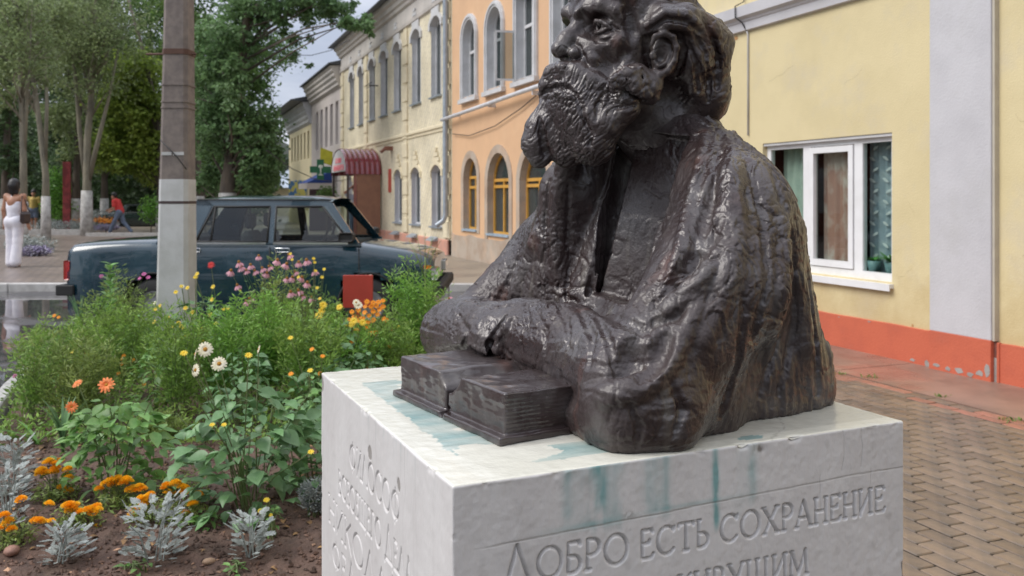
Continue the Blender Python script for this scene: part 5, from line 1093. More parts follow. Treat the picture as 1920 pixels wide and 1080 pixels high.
# ---------------- concrete lamp pole ----------------
YP = 7.6; m_conc = M('old_concrete', (.215, .18, .16), (.155, .13, .12), rough=.85, scale=14, bump=.7, bscale=140, bdist=.003, grime=(.12, .10, .09)); m_wpaint = M('pole_white_paint', (.52, .52, .52), (.44, .44, .43), rough=.6, scale=6, bump=.4, bscale=90)
PO = thing('concrete_pole', 'tapered concrete utility pole with white painted foot behind the flowers', 'pole', (0, 0, 0))
def pole_part(y0, y1, mat, grow, name, nn=1, depth=.2):
    b = MB(); z0, z1 = 1.5+(368-y0)/FOC*YP, 1.5+(368-y1)/FOC*YP
    l = lambda y: X(290+15*(600-y)/600, YP)-grow; r = lambda y: X(350, YP)+grow; c = .03
    vs = []
    for y, z in ((y0, z0), (y1, z1)):
        a, b_ = l(y), r(y); d = (b_-a)*.85; vs += [(a+c, YP-grow, z), (b_-c, YP-grow, z), (b_, YP+c, z), (b_, YP+d, z), (a, YP+d, z), (a, YP+c, z)]
    b.add(vs, [tuple(range(6))[::-1], tuple(range(6, 12))]+[(i, (i+1) % 6, 6+(i+1) % 6, 6+i) for i in range(6)]); return b.build(name, mat, PO)
pole_part(340, -900, m_conc, 0, 'shaft'); pole_part(700, 336, m_wpaint, .003, 'painted_foot')
m_rust = M('rust_strap', (.10, .05, .035), rough=.8, bump=.3); pole_part(101, 91, m_rust, .006, 'strap'); pole_part(382, 377, m_dark, .005, 'wire_band')
for y in (158, 190, 201): pole_part(y+1.5, y-1.5, m_conc, .006, 'wire_wrap')
b = MB(); b.box((X(303, YP), YP-.006, Z(291, YP)), (X(322, YP), YP-.001, Z(285, YP))); b.box((X(325, YP), YP-.006, Z(291, YP)), (X(345, YP), YP-.001, Z(285, YP))); b.build('white_dash', m_wpaint, PO)
b = MB(); b.tube([(X(265, YP), YP+.1, Z(98, YP)), (X(360, YP), YP+.1, Z(98, YP))], .010, 6); b.build('bracket_rod', m_rust, PO)
b = MB(); b.tube([AT(300, 262, YP-.02), AT(330, 292, YP-.02), AT(350, 318, YP-.01)], .005, 5); b.build('loose_wire', m_cable, PO)
# overhead wires
for y0_, y1_, Ya, Yb, lb in ((282, 336, 22, 30, 'thin wire sagging from the trees to the porch canopy'), (90, 60, 24, 28, 'faint overhead wire crossing the sky by the roof edge')):
    b = MB(); A, B_ = AT(500, y0_, Ya), AT(655, y1_ if y0_ > 200 else 75, Yb); b.tube([A.lerp(B_, t)+Vector((0, 0, -.35*4*t*(1-t))) for t in (0, .25, .5, .75, 1)], .012, 4); tag(b.build('overhead_wire', m_cable), lb, 'wire')
# red board on a stake among the flowers
YS = 7.0; m_redb = M('red_painted_board', (.42, .045, .03), (.36, .04, .025), rough=.5, scale=5, bump=.2)
RB = thing('red_board', 'small red painted board on a stake among orange flowers by the car', 'sign')
p0, p1 = AT(643, 575, YS), AT(699, 516, YS); b = MB(); b.box((p0.x, YS, p0.z-.01), (p1.x, YS+.015, p1.z), .003); b.build('board', m_redb, RB); b = MB(); b.box(((p0.x+p1.x)/2-.02, YS+.016, .0), ((p0.x+p1.x)/2+.02, YS+.04, p1.z-.03)); b.build('stake', m_redb, RB)
# ---------------- people ----------------
m_skin = M('tanned_skin', (.38, .19, .115), (.33, .16, .10), rough=.5, bump=0); m_hair = M('black_hair', (.012, .010, .010), rough=.45, bump=.3); m_wcl = M('white_cotton', (.78, .77, .82), (.68, .67, .74), rough=.75, scale=9, bump=.4, bscale=25, bdist=.01); m_bag = M('brown_bag', (.045, .028, .025), rough=.45, bump=.2)
m_redsh = M('red_shirt', (.62, .05, .045), (.52, .04, .04), rough=.8, scale=8, bump=.3, bscale=20, bdist=.01); m_jean = M('grey_jeans', (.15, .19, .27), (.11, .14, .20), rough=.8, bump=.3); m_yelsh = M('yellow_shirt', (.55, .40, .12), rough=.8, bump=.2); m_grysh = M('grey_shirt', (.42, .44, .50), rough=.8, bump=.2)
def sculpt(name, prims, mat, parent, h=.014, cuts=()):
    P = np.array([q for p in prims for q in (p[0], p[1])]); F = Field(P.min(0)-.22, P.max(0)+.22, h)
    for p in prims: F.cap(p[0], p[1], p[2], p[3], p[4] if len(p) > 4 else .03)
    for c in cuts: F.bx(c[0], c[1], .005, .01, 'cut')
    V, Q = F.mesh(); me = mesh_np(name, V, Q); me.materials.append(mat); return put(name, me, parent)
def person(label, loc, rz, J, H, skin_only, clothes, hairp, scale=1.0, shoes=None):
    t = thing('person', label, 'person', loc, rz); t.scale = (scale,)*3
    body = []
    def seg(a, b, ra, rb, k=.025): body.append((J[a], J[b], ra, rb, k))
    seg('pel', 'chest', .125, .135, .06); seg('chest', 'neck', .12, .06, .05); seg('neck', 'head', .052, .055); hd = np.array(J['head']); body.append((hd+[0, 0, .01], hd+np.array([0, .015, .07]), .082, .092, .02)); body.append((hd+np.array([0, -.085, .02]), hd+np.array([0, -.095, .0]), .018, .016, .01)); body.append((hd+np.array([0, -.04, -.04]), hd+np.array([0, -.05, -.05]), .05, .045, .02))
    for s in ('l', 'r'):
        sg = 1 if s == 'l' else -1
        body.append((hd+np.array([sg*.088, .01, .03]), hd+np.array([sg*.092, .012, .01]), .018, .014, .01))
        seg('chest', 'sh'+s, .10, .058, .04); seg('sh'+s, 'el'+s, .052, .040); seg('el'+s, 'wr'+s, .040, .027); w, e = np.array(J['wr'+s]), np.array(J['el'+s]); d = (w-e)/np.linalg.norm(w-e)
        body.append((w, w+d*.07, .026, .034, .015)); sd = np.cross(d, [0, 1, 0]); sd /= np.linalg.norm(sd)+1e-6; fw = np.cross(sd, d)
        for q in range(4): o_ = fw*(q-1.5)*.019; body.append((w+d*.07+o_, w+d*(.155-.012*abs(q-1.3))+o_+sd*.012*sg, .0105, .008, .004))
        body.append((w+d*.02-fw*.03, w+d*.08-fw*.052, .012, .009, .006))
        seg('hip'+s, 'kn'+s, .088, .056, .04); seg('kn'+s, 'an'+s, .056, .036); a = np.array(J['an'+s]); f = np.array(J.get('ft'+s, a+np.array([0, -.15, -.06]))); body.append((a, (a+f)/2+[0, 0, -.01], .04, .036, .02)); body.append(((a+f)/2+np.array([0, 0, -.01]), f, .036, .026, .02))
    sculpt('body', body, m_skin, t, .012)
    for nm, mat, pr, *cut in clothes: sculpt(nm, pr, mat, t, .012, cut[0] if cut else ())
    if hairp: sculpt('hair', hairp, m_hair, t, .012)
    return t
V3 = lambda *a: np.array(a, float)
J = dict(pel=V3(0, 0, .96), chest=V3(0, .0, 1.28), neck=V3(0, 0, 1.45), head=V3(0, -.01, 1.57), shl=V3(.19, 0, 1.40), shr=V3(-.19, 0, 1.40), ell=V3(.235, .03, 1.13), elr=V3(-.245, .03, 1.13), wrl=V3(.255, -.01, .88), wrr=V3(-.285, -.01, .87), hipl=V3(.09, 0, .92), hipr=V3(-.09, 0, .92), knl=V3(.10, -.02, .52), knr=V3(-.09, .03, .52), anl=V3(.10, -.03, .10), anr=V3(-.08, .10, .12), ftl=V3(.10, -.17, .03), ftr=V3(-.08, -.02, .03))
g = G(28, 510)
# she walks away from us: front (-y in her own frame) turned to the far end of the street
W1 = person('woman seen from behind in white halter top and white trousers with a dark shoulder bag', (g.x, g.y, .10), math.radians(168), J, 1, None,
    [('halter_top', m_wcl, [(V3(0, 0, .98), V3(0, 0, 1.18), .140, .135, .05), (V3(-.05, 0, 1.18), V3(-.06, 0, 1.26), .115, .11, .05), (V3(.05, 0, 1.18), V3(.06, 0, 1.26), .115, .11, .05)], [(V3(0, .0, 1.45), V3(.5, .5, .15))]),
     ('neck_strap', m_wcl, [(V3(0, .062, 1.40), V3(0, .056, 1.50), .02, .02, .01), (V3(.01, .10, 1.34), V3(0, .07, 1.42), .012, .02, .01)]),
     ('trousers', m_wcl, [(V3(-.05, .01, .90), V3(.05, .01, .90), .150, .150, .05), (V3(.09, .01, .88), V3(.10, -.01, .52), .112, .088, .04), (V3(.10, -.01, .52), V3(.10, -.02, .09), .088, .105, .03), (V3(-.09, .01, .88), V3(-.09, .03, .52), .112, .088, .04), (V3(-.09, .03, .52), V3(-.08, .08, .11), .088, .105, .03)])],
    [(V3(0, .02, 1.655), V3(0, .03, 1.60), .104, .106, .03), (V3(0, .035, 1.60), V3(.01, .05, 1.49), .10, .07, .03), (V3(.055, .02, 1.58), V3(.075, .03, 1.46), .055, .030, .015), (V3(-.055, .02, 1.58), V3(-.07, .035, 1.47), .055, .032, .015), (V3(0, .06, 1.52), V3(-.01, .075, 1.42), .05, .022, .012)], 1.0)
hb = thing('handbag', 'dark brown handbag hanging at the side of the woman in white', 'bag', (g.x, g.y, .10), math.radians(168)); W1_ = hb
b = MB(); b.box((-.36, -.05, .86), (-.26, .22, 1.10), .05); b.build('pouch', m_bag, hb); b = MB(); b.tube([(-.31, -.03, 1.08), (-.28, .02, 1.25), (-.20, .03, 1.46), (-.24, .10, 1.30), (-.31, .18, 1.08)], .010, 6); b.build('strap', m_bag, hb)
# man in red, walking left, leaning forward
g = G(224, 446)
J2 = dict(pel=V3(0, .02, .92), chest=V3(0, -.10, 1.22), neck=V3(0, -.16, 1.38), head=V3(0, -.22, 1.47), shl=V3(.18, -.12, 1.34), shr=V3(-.18, -.12, 1.34), ell=V3(.22, -.12, 1.06), elr=V3(-.22, -.14, 1.06), wrl=V3(.16, -.34, .98), wrr=V3(-.16, -.38, .94), hipl=V3(.09, .02, .88), hipr=V3(-.09, .02, .88), knl=V3(.09, -.16, .52), knr=V3(-.09, .12, .50), anl=V3(.09, -.34, .12), anr=V3(-.09, .42, .14), ftl=V3(.09, -.50, .06), ftr=V3(-.09, .32, .03))
person('man in red shirt and grey jeans striding left across the far pavement', (g.x, g.y, .10), math.radians(-92), J2, 1, None,
    [('shirt', m_redsh, [(V3(0, .03, .94), V3(0, -.09, 1.22), .150, .155, .05), (V3(0, -.10, 1.24), V3(0, -.14, 1.36), .13, .08, .05), (V3(.08, -.10, 1.28), V3(.19, -.12, 1.32), .09, .075, .04), (V3(-.08, -.10, 1.28), V3(-.19, -.12, 1.32), .09, .075, .04), (V3(.19, -.12, 1.32), V3(.22, -.12, 1.14), .07, .065, .03), (V3(-.19, -.12, 1.32), V3(-.22, -.13, 1.14), .07, .065, .03)]),
     ('jeans', m_jean, [(V3(-.05, .02, .90), V3(.05, .02, .90), .135, .135, .04), (V3(.09, .02, .87), V3(.09, -.16, .52), .10, .075, .03), (V3(.09, -.16, .52), V3(.09, -.34, .12), .075, .062, .03), (V3(-.09, .02, .87), V3(-.09, .12, .50), .10, .075, .03), (V3(-.09, .12, .50), V3(-.09, .42, .15), .075, .062, .03)]), ('shoes', m_rub, [(V3(.09, -.36, .06), V3(.09, -.52, .055), .05, .042, .02), (V3(-.09, .44, .08), V3(-.09, .31, .035), .045, .038, .02)])],
    [(V3(0, -.20, 1.58), V3(0, -.18, 1.54), .105, .10, .03)], .93)
g = G(62, 446)
person('distant person in yellow shirt and dark shorts under the park trees', (AT(63, 400, 36).x, 36, .1), math.radians(10), J, 1, None,
    [('shirt', m_yelsh, [(V3(0, 0, 1.0), V3(0, 0, 1.3), .16, .16, .05), (V3(.05, 0, 1.3), V3(.2, 0, 1.38), .1, .08, .04), (V3(-.05, 0, 1.3), V3(-.2, 0, 1.38), .1, .08, .04), (V3(.2, 0, 1.38), V3(.24, 0, 1.2), .075, .07, .03), (V3(-.2, 0, 1.38), V3(-.25, 0, 1.2), .075, .07, .03)]),
     ('shorts', m_jean, [(V3(-.05, 0, .9), V3(.05, 0, .9), .15, .15, .05), (V3(.09, 0, .88), V3(.1, 0, .60), .12, .10, .04), (V3(-.09, 0, .88), V3(-.09, .02, .60), .12, .10, .04)])], [(V3(0, .02, 1.67), V3(0, .03, 1.63), .11, .105, .03)], .95)
J3 = dict(J); J3.update(elr=V3(-.34, -.08, 1.50), wrr=V3(-.16, -.12, 1.66), ell=V3(.30, -.05, 1.14), wrl=V3(.16, -.20, 1.18), anr=V3(-.10, .0, .08), ftr=V3(-.11, -.14, .03), knr=V3(-.10, 0, .5), anl=V3(.10, 0, .08), ftl=V3(.11, -.14, .03), knl=V3(.1, 0, .5))
q = FC(20.2, .75, 0)
person('man in pale grey shirt with one hand raised to his head under the red canopy', (q[0], q[1], .16), math.radians(20), J3, 1, None,
    [('shirt', m_grysh, [(V3(0, 0, .98), V3(0, 0, 1.3), .16, .165, .05), (V3(.05, 0, 1.3), V3(.2, 0, 1.38), .1, .08, .04), (V3(-.05, 0, 1.3), V3(-.2, 0, 1.38), .1, .08, .04), (V3(.2, 0, 1.38), V3(.26, -.03, 1.24), .075, .07, .03), (V3(-.2, 0, 1.38), V3(-.28, -.05, 1.44), .075, .07, .03)]),
     ('trousers', m_jean, [(V3(-.05, 0, .9), V3(.05, 0, .9), .14, .14, .05), (V3(.09, 0, .88), V3(.1, 0, .1), .11, .08, .04), (V3(-.09, 0, .88), V3(-.1, 0, .1), .11, .08, .04)])], [(V3(0, .02, 1.67), V3(0, .03, 1.63), .105, .10, .03)], .97)
# red vertical park sign and kerbed flower borders in the distance
b = MB(); c = AT(124, 330, 34); b.box((c.x-.14, 34, .1), (c.x+.14, 34.1, 2.85)); tag(b.build('park_sign', M('dark_red_sign', (.20, .03, .03), (.33, .05, .05), rough=.6, scale=3, lo=.48, hi=.52, bump=0)), 'tall narrow dark red sign between the park trees', 'sign')
m_silv = M('silver_leaf', (.36, .39, .37), (.27, .31, .29), rough=.7, rnd=.25, bump=0, trans=.15); m_purp = M('purple_bloom', (.26, .22, .36), (.30, .30, .32), rough=.7, rnd=.3, bump=0)
b = MB(); b.box((X(-60, 31.5), 31.5, .1), (X(160, 31.5), 31.75, .30)); b.box((X(160, 30.5), 30.5, .1), (X(330, 30.5), 30.72, .22)); b.box((X(-60, 43), 43, .1), (X(350, 43), 43.3, .38)); o = b.build('border_kerb', m_kerb); o['kind'] = 'structure'
def cushion(label, px, py, Yd, rx, rz, mat, n, size, seed, grp): return shrub(label, px, py, Yd, rx, rz, mat, n, size, seed, 'border_plant', 'plant', grp)
for i, (px, py, Yd, rx, mat, lb) in enumerate(((150, 424, 33.5, 1.0, m_silv, 'silver cushion plants along the border kerb, middle clump'), (95, 425, 33.5, 1.1, m_silv, 'silver cushion plants along the border kerb, nearest the woman'), (198, 426, 33, .5, m_purp, 'lavender clump beyond the silver border plants'), (58, 458, 22, .6, m_silv, 'grey foliage clump at the pavement edge right of the woman'), (66, 470, 20.5, .35, m_purp, 'purple flowers beside the walking woman'), (180, 402, 40, .9, m_silv, 'silver clump at the foot of the whitewashed multi stemmed tree'), (235, 404, 41, .9, m_silv, 'grey clump behind the man in red'))):
    cushion(lb, px, py, Yd, rx, .24 if mat is m_silv else .12, mat, 1300, .07, 60+i, 'distant border plants')
m_ofl = M('orange_bloom', (.85, .26, .01), (.80, .38, .02), rough=.6, rnd=.2, bump=0)
cushion('orange flowers at the border beside the man in red', 197, 413, 36, .45, .12, m_ofl, 260, .08, 90, 'distant border plants'); cushion('row of yellow orange flowers in the park border', 160, 413, 36, .6, .10, m_ofl, 260, .08, 91, 'distant border plants')
# ---------------- pedestal with cut lettering ----------------
def arc(cx, cy, rx, ry, a0, a1, n=14): return [(cx+rx*math.cos(math.radians(a0+(a1-a0)*i/n)), cy+ry*math.sin(math.radians(a0+(a1-a0)*i/n))) for i in range(n+1)]
def serif(x, y, w=.07): return [(x-w, y), (x+w, y)]
LET = {   # advance width, strokes (unit height)
 'О': (.92, [arc(.46, .5, .42, .5, 0, 360, 26)]), 'С': (.84, [arc(.46, .5, .40, .5, 42, 318, 20), [(.76, .83), (.79, .95)]]),
 'Е': (.58, [[(.1, 0), (.1, 1)], [(.1, 1), (.50, 1), (.54, .90)], [(.1, .52), (.38, .52), (.40, .62)], [(.1, 0), (.50, 0), (.57, .12)]]),
 'Н': (.70, [[(.1, 0), (.1, 1)], [(.60, 0), (.60, 1)], [(.1, .5), (.60, .5)], serif(.1, 0), serif(.1, 1), serif(.6, 0), serif(.6, 1)]),
 'И': (.74, [[(.1, 0), (.1, 1)], [(.64, 0), (.64, 1)], [(.1, .04), (.64, .96)], serif(.1, 1), serif(.64, 0), serif(.64, 1)]),
 'Й': (.74, [[(.1, 0), (.1, 1)], [(.64, 0), (.64, 1)], [(.1, .04), (.64, .96)], serif(.1, 1), serif(.64, 0), arc(.37, 1.2, .12, .08, 180, 360, 6)]),
 'Р': (.60, [[(.1, 0), (.1, 1)], [(.1, 1)]+arc(.26, .74, .28, .26, 90, -90, 10)+[(.1, .48)], serif(.1, 0, .09)]),
 'Б': (.60, [[(.1, 0), (.1, 1)], [(.1, 1), (.50, 1), (.53, .90)], [(.1, .56)]+arc(.26, .28, .28, .28, 90, -90, 10)+[(.1, 0)]]),
 'В': (.60, [[(.1, 0), (.1, 1)], [(.1, 1)]+arc(.26, .77, .22, .23, 90, -90, 8)+[(.1, .54)], [(.1, .54)]+arc(.28, .27, .28, .27, 90, -90, 10)+[(.1, 0)]]),
 'Ь': (.58, [[(.1, 0), (.1, 1)], [(.1, .52)]+arc(.26, .26, .28, .26, 90, -90, 10)+[(.1, 0)], serif(.1, 1)]),
 'Т': (.72, [[(.36, 0), (.36, 1)], [(.02, .90), (.04, 1), (.68, 1), (.70, .90)], serif(.36, 0, .1)]),
 'Х': (.80, [[(.06, 1), (.72, 0)], [(.70, 1), (.08, 0)], serif(.08, 0), serif(.72, 0), serif(.06, 1), serif(.70, 1)]),
 'А': (.78, [[(.02, 0), (.38, 1.02)], [(.38, 1.02), (.74, 0)], [(.16, .36), (.60, .36)], serif(.03, 0), serif(.73, 0)]),
 'Л': (.78, [[(.02, 0), (.38, 1.02)], [(.38, 1.02), (.74, 0)], serif(.03, 0), serif(.73, 0)]),
 'Д': (1.05, [[(.10, .0), (.48, 1.25)], [(.48, 1.25), (.92, .0)], [(.0, -.16), (.02, 0), (1.0, 0), (1.02, -.16)]]),
 'Ж': (1.0, [[(.5, 0), (.5, 1)], [(.04, 1), (.5, .5), (.04, 0)], [(.96, 1), (.5, .5), (.96, 0)], serif(.5, 0), serif(.5, 1)]),
 'З': (.60, [arc(.24, .76, .24, .24, 140, -90, 10), arc(.24, .27, .28, .27, 90, -150, 12)]),
 'У': (.74, [[(.04, 1), (.38, .42)], [(.68, 1), (.26, .0)], serif(.05, 1), serif(.68, 1)]),
 'Щ': (1.12, [[(.1, 0), (.1, 1)], [(.52, 0), (.52, 1)], [(.94, 0), (.94, 1)], [(.1, 0), (1.04, 0), (1.06, -.15)], serif(.1, 1), serif(.52, 1), serif(.94, 1)]),
 'М': (.98, [[(.08, 0), (.14, 1)], [(.14, 1), (.48, .08)], [(.48, .08), (.82, 1)], [(.82, 1), (.88, 0)], serif(.08, 0), serif(.88, 0), serif(.12, 1, .06)]),
 'Ф': (.98, [arc(.49, .5, .42, .42, 0, 360, 24), [(.49, -.05), (.49, 1.05)]]), 'Г': (.55, [[(.1, 0), (.1, 1)], [(.1, 1), (.48, 1), (.52, .88)], serif(.1, 0)]),
 'К': (.68, [[(.1, 0), (.1, 1)], [(.60, 1), (.1, .48)], [(.22, .58), (.64, 0)], serif(.1, 0), serif(.1, 1)]), ' ': (.40, [])}
def layout(txt, x0, x1, base, h, track=.12):
    tot = sum(LET[c][0]+track for c in txt)-track; k = (x1-x0)/tot; out = []; x = x0
    for c in txt:
        for stz in LET[c][1]: out.append([(x+a*k, base+b*h) for a, b in stz])
        x += (LET[c][0]+track)*k
    return out
FRONT = layout('ДОБРО', .086, .318, .878, .050)+layout('ЕСТЬ', .342, .486, .878, .048)+layout('СОХРАНЕНИЕ', .510, .910, .878, .048)+layout('ЖИЗНИ', .16, .36, .789, .046)+layout('ЖИВУЩИМ', .400, .715, .789, .046)
def flip(st, x0, x1): return [[(x0+x1-a, b) for a, b in s_] for s_ in st]
LEFT = []
for txt, x0, x1, base, hh, tr in (('ФИЛОСОФ', .280, .665, .892, .058, .10), ('ВСЕОБЩЕГО ДЕЛА', .205, .775, .800, .054, .07), ('НИКОЛАЙ', .275, .880, .700, .066, .10), ('ФЕДОРОВ', .30, .84, .61, .06, .1)):
    LEFT += flip(layout(txt, x0, x1, base, hh, tr), x0, x1)

def dist_strokes(X_, Y_, strokes, rmax):
    D = np.full(X_.shape, rmax)
    for s_ in strokes:
        for (ax, ay), (bx, by) in zip(s_, s_[1:]):
            lo = (X_ > min(ax, bx)-rmax) & (X_ < max(ax, bx)+rmax) & (Y_ > min(ay, by)-rmax) & (Y_ < max(ay, by)+rmax)
            if not lo.any(): continue
            x, y = X_[lo], Y_[lo]; L = (bx-ax)**2+(by-ay)**2+1e-12; t = np.clip(((x-ax)*(bx-ax)+(y-ay)*(by-ay))/L, 0, 1)
            D[lo] = np.minimum(D[lo], np.hypot(x-ax-t*(bx-ax), y-ay-t*(by-ay)))
    return D
def lin(a, b, step, edge=(1, 1)):
    x = list(np.arange(a, b, step)); e_ = [.0015, .003, .0045, .006, .009, .013]
    if edge[0]: x = [a]+[a+q for q in e_]+[q for q in x if q > a+.014]
    if edge[1]: x = [q for q in x if q < b-.014]+[b-q for q in e_[::-1]]
    return np.array(sorted(set([round(q, 5) for q in x]+[a, b])))
def ped_face(us, vs_, mapf, kind):
    U, V = np.meshgrid(us, vs_, indexing='ij'); P = mapf(U, V).reshape(-1, 3).copy(); n = len(us); m = len(vs_)
    idx = np.arange(n*m).reshape(n, m); Q = np.stack([idx[:-1, :-1], idx[1:, :-1], idx[1:, 1:], idx[:-1, 1:]], -1).reshape(-1, 4)
    return U.ravel(), V.ravel(), P, Q
rad = .0045
def round_box(P):
    lo = np.array([0, 0, -.3])+rad; hi = np.array([PS, PS, PH])-rad; C = np.clip(P, lo, hi); d = P-C; L = np.linalg.norm(d, axis=1)[:, None]
    return np.where(L > 1e-9, C+d/np.maximum(L, 1e-9)*rad, P)
allP, allQ, stain, dirt_shade, cream = [], [], [], [], []; off = 0
rngp = np.random.default_rng(4)
def g1(x, c, w): return np.exp(-((x-c)/w)**2)
for kind in ('front', 'left', 'top', 'back', 'right'):
    if kind == 'front': us, vv = lin(0, PS, .0016), lin(.60, PH, .0016, (0, 1)); mf = lambda U, V: np.stack([U, 0*U, V], -1); N0 = np.array([0, -1, 0])
    elif kind == 'left': us, vv = lin(0, PS, .0016), lin(.60, PH, .0018, (0, 1)); mf = lambda U, V: np.stack([0*U, U, V], -1); N0 = np.array([-1, 0, 0])
    elif kind == 'top': us, vv = lin(0, PS, .005), lin(0, PS, .005); mf = lambda U, V: np.stack([U, V, 0*U+PH], -1); N0 = np.array([0, 0, 1])
    elif kind == 'back': us, vv = lin(0, PS, .08), lin(.60, PH, .08, (0, 1)); mf = lambda U, V: np.stack([U, 0*U+PS, V], -1); N0 = np.array([0, 1, 0])
    else: us, vv = lin(0, PS, .08), lin(.60, PH, .08, (0, 1)); mf = lambda U, V: np.stack([0*U+PS, U, V], -1); N0 = np.array([1, 0, 0])
    U, V, P, Q = ped_face(us, vv, mf, kind); P = round_box(P)
    edge = np.minimum.reduce([np.minimum(U, PS-U), np.abs(PH-V) if kind != 'top' else np.minimum(V, PS-V)])
    d = np.zeros(len(P)); st = np.zeros(len(P)); di = np.zeros(len(P)); cr_ = np.zeros(len(P))
    pn = np.stack([U, V, 0*U+{'front': 0, 'left': 3, 'top': 7}.get(kind, 9)], 1)
    if kind in ('front', 'left'):
        w = .0036 if kind == 'front' else .0036
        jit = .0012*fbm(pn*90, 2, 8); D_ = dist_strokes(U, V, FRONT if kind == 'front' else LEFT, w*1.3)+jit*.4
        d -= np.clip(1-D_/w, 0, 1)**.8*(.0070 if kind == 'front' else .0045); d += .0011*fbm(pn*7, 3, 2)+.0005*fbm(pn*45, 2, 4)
        di += np.clip(1-D_/w, 0, 1)**2*.55  # letter grooves: painted shade for contrast, carried in the same mask as dirt
        # hairline cracks in the render
        cz = .951+.006*fbm(np.stack([U*6, 0*U, 0*U+(1 if kind == 'front' else 5)], 1), 4, 6)+.012*(U-.4)*(kind == 'front')
        if kind == 'front': c = g1(V, cz, .0011)*np.clip((U-.03)/.05, 0, 1); d -= .0009*c; di += c*.9
        for k in range(5):
            x0 = rngp.uniform(.1, .9); xx = x0+.02*fbm(np.stack([V*14, 0*V+k, 0*V], 1), 3, 20+k); c = g1(U, xx, .0010)*np.clip((V-rngp.uniform(.86, .98))/.03, 0, 1)*(fbm(pn*12, 1, 33+k) > -.1); d -= .0006*c; di += c*.45
    if kind == 'front':
        wp = .01*fbm(pn*8, 2, 66); vst = .5+.5*fbm(np.stack([(U+wp)*60, V*5, 0*U], 1), 4, 12)
        for c, w, z0, a in ((.205, .012, .985, .5), (.258, .026, .965, 1.0), (.30, .012, .955, .35), (.365, .016, .955, .65), (.395, .010, .955, .5), (.50, .0065, .935, 1.35), (.585, .011, .955, .45), (.56, .02, .95, .15)):
            lowz = z0-.02+.03*fbm(np.stack([U*40, 0*U, 0*U], 1), 2, 15); st += a*g1(U, c+.004*fbm(pn*20, 2, 3), w)*np.clip((V-lowz)/.025, 0, 1)*np.clip(.15+1.1*vst+1.0*fbm(np.stack([U*45, V*22, 0*U+8], 1), 3, 68), 0, 1.3)
        st += .5*g1(V, .953, .006)*g1(U, .24, .07)+.4*g1(V, .958, .004)*g1(U, .45, .1)
        di += .20*np.clip((vst-.60)*3, 0, 1)*np.clip((V-.90)/.1, 0, 1)*np.clip(.5+2*fbm(pn*6, 2, 67), 0, 1)+.5*g1(V, PH-.004, .004)*np.clip(fbm(pn*16, 2, 19)*2.5, 0, 1)
        sp_ = fbm(pn*38, 3, 69); di += np.clip(sp_-.32, 0, 1)*.9; d += .0004*fbm(pn*110, 2, 72)
        di += 1.6*np.exp(-(((U-.600)/.013)**2+((V-1.036)/.010)**2))*(fbm(pn*110, 2, 70)+.5)+.8*np.exp(-(((U-.32)/.012)**2+((V-.958)/.006)**2))*(fbm(pn*150, 2, 71) > .1)
        d -= .0018*np.exp(-(((U-.600)/.012)**2+((V-1.036)/.008)**2))
    if kind == 'left':
        vst = .5+.5*fbm(np.stack([U*70, V*2.5, 0*U+4], 1), 3, 13); di += .22*np.clip((vst-.60)*4, 0, 1)
        st += .22*np.clip((vst-.5)*3, 0, 1)*g1(U, .33, .22)*np.clip((V-.99)/.05, 0, 1)
        for (cu, cv, ru, rv) in ((.49, .972, .016, .014), (.285, .967, .011, .012), (.955, 1.02, .02, .022)):
            f_ = ((U-cu)/ru)**2+((V-cv)/rv)**2+.6*fbm(pn*70, 2, 25); m_ = f_ < 1; d -= .0012*m_; di += m_*1.0
    if kind == 'top':
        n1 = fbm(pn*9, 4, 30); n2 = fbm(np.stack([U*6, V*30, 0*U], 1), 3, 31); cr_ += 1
        band_ = (U > .062+.012*n2) & (U < .40) ; patch = band_ & (U < .165+.06*n2+.06*n1) & (V > .16+.08*n1+.3*(U-.06)) & (V < .80); st += patch*np.clip(.62+.5*n2+.3*n1, .15, 1)
        st += ((V > .058+.012*n1) & (V < .14) & (U > .21+.09*n1+.05*n2) & (U < .43))*np.clip(.65+.5*n2, 0, 1); st += .8*(((U-.60)/.035)**2+((V-.03)/.014)**2+n1 < 1)
        di += .55*np.clip(1-np.abs(U-.20)/.09, 0, 1)*(V > .15)*(V < .72)*np.clip(.6+n1, 0, 1)
        di += .28*(U > .45)*(V < .19+.02*n1)*(V > .035)*(U < .953); di += np.clip(n1-.25, 0, 1)*.5
        ck = g1(U-.62-.08*n1, V*.9, .0022); di += .5*ck
        d += .0010*n1+.0006*fbm(pn*60, 2, 35)
    # worn arrises
    ch_ = np.clip(fbm(P*34, 2, 90)-.30, 0, 1)*np.clip(1-edge/.010, 0, 1); d -= .012*ch_; di += ch_*1.6
    P = P+N0*(d*np.clip(edge/.004, 0, 1)+(-.010*ch_))[:, None]
    allP.append(P); allQ.append(Q+off if kind in ('front', 'top', 'right') else (Q+off)[:, ::-1]); off += len(P); stain.append(st); dirt_shade.append(di); cream.append(cr_)
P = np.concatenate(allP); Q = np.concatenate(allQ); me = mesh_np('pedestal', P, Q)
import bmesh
for nm, arr in (('stain', stain), ('dirt_shade', dirt_shade), ('cream', cream)):
    at = me.attributes.new(nm, 'FLOAT', 'POINT'); at.data.foreach_set('value', np.clip(np.concatenate(arr), 0, 1.5).astype(np.float32))
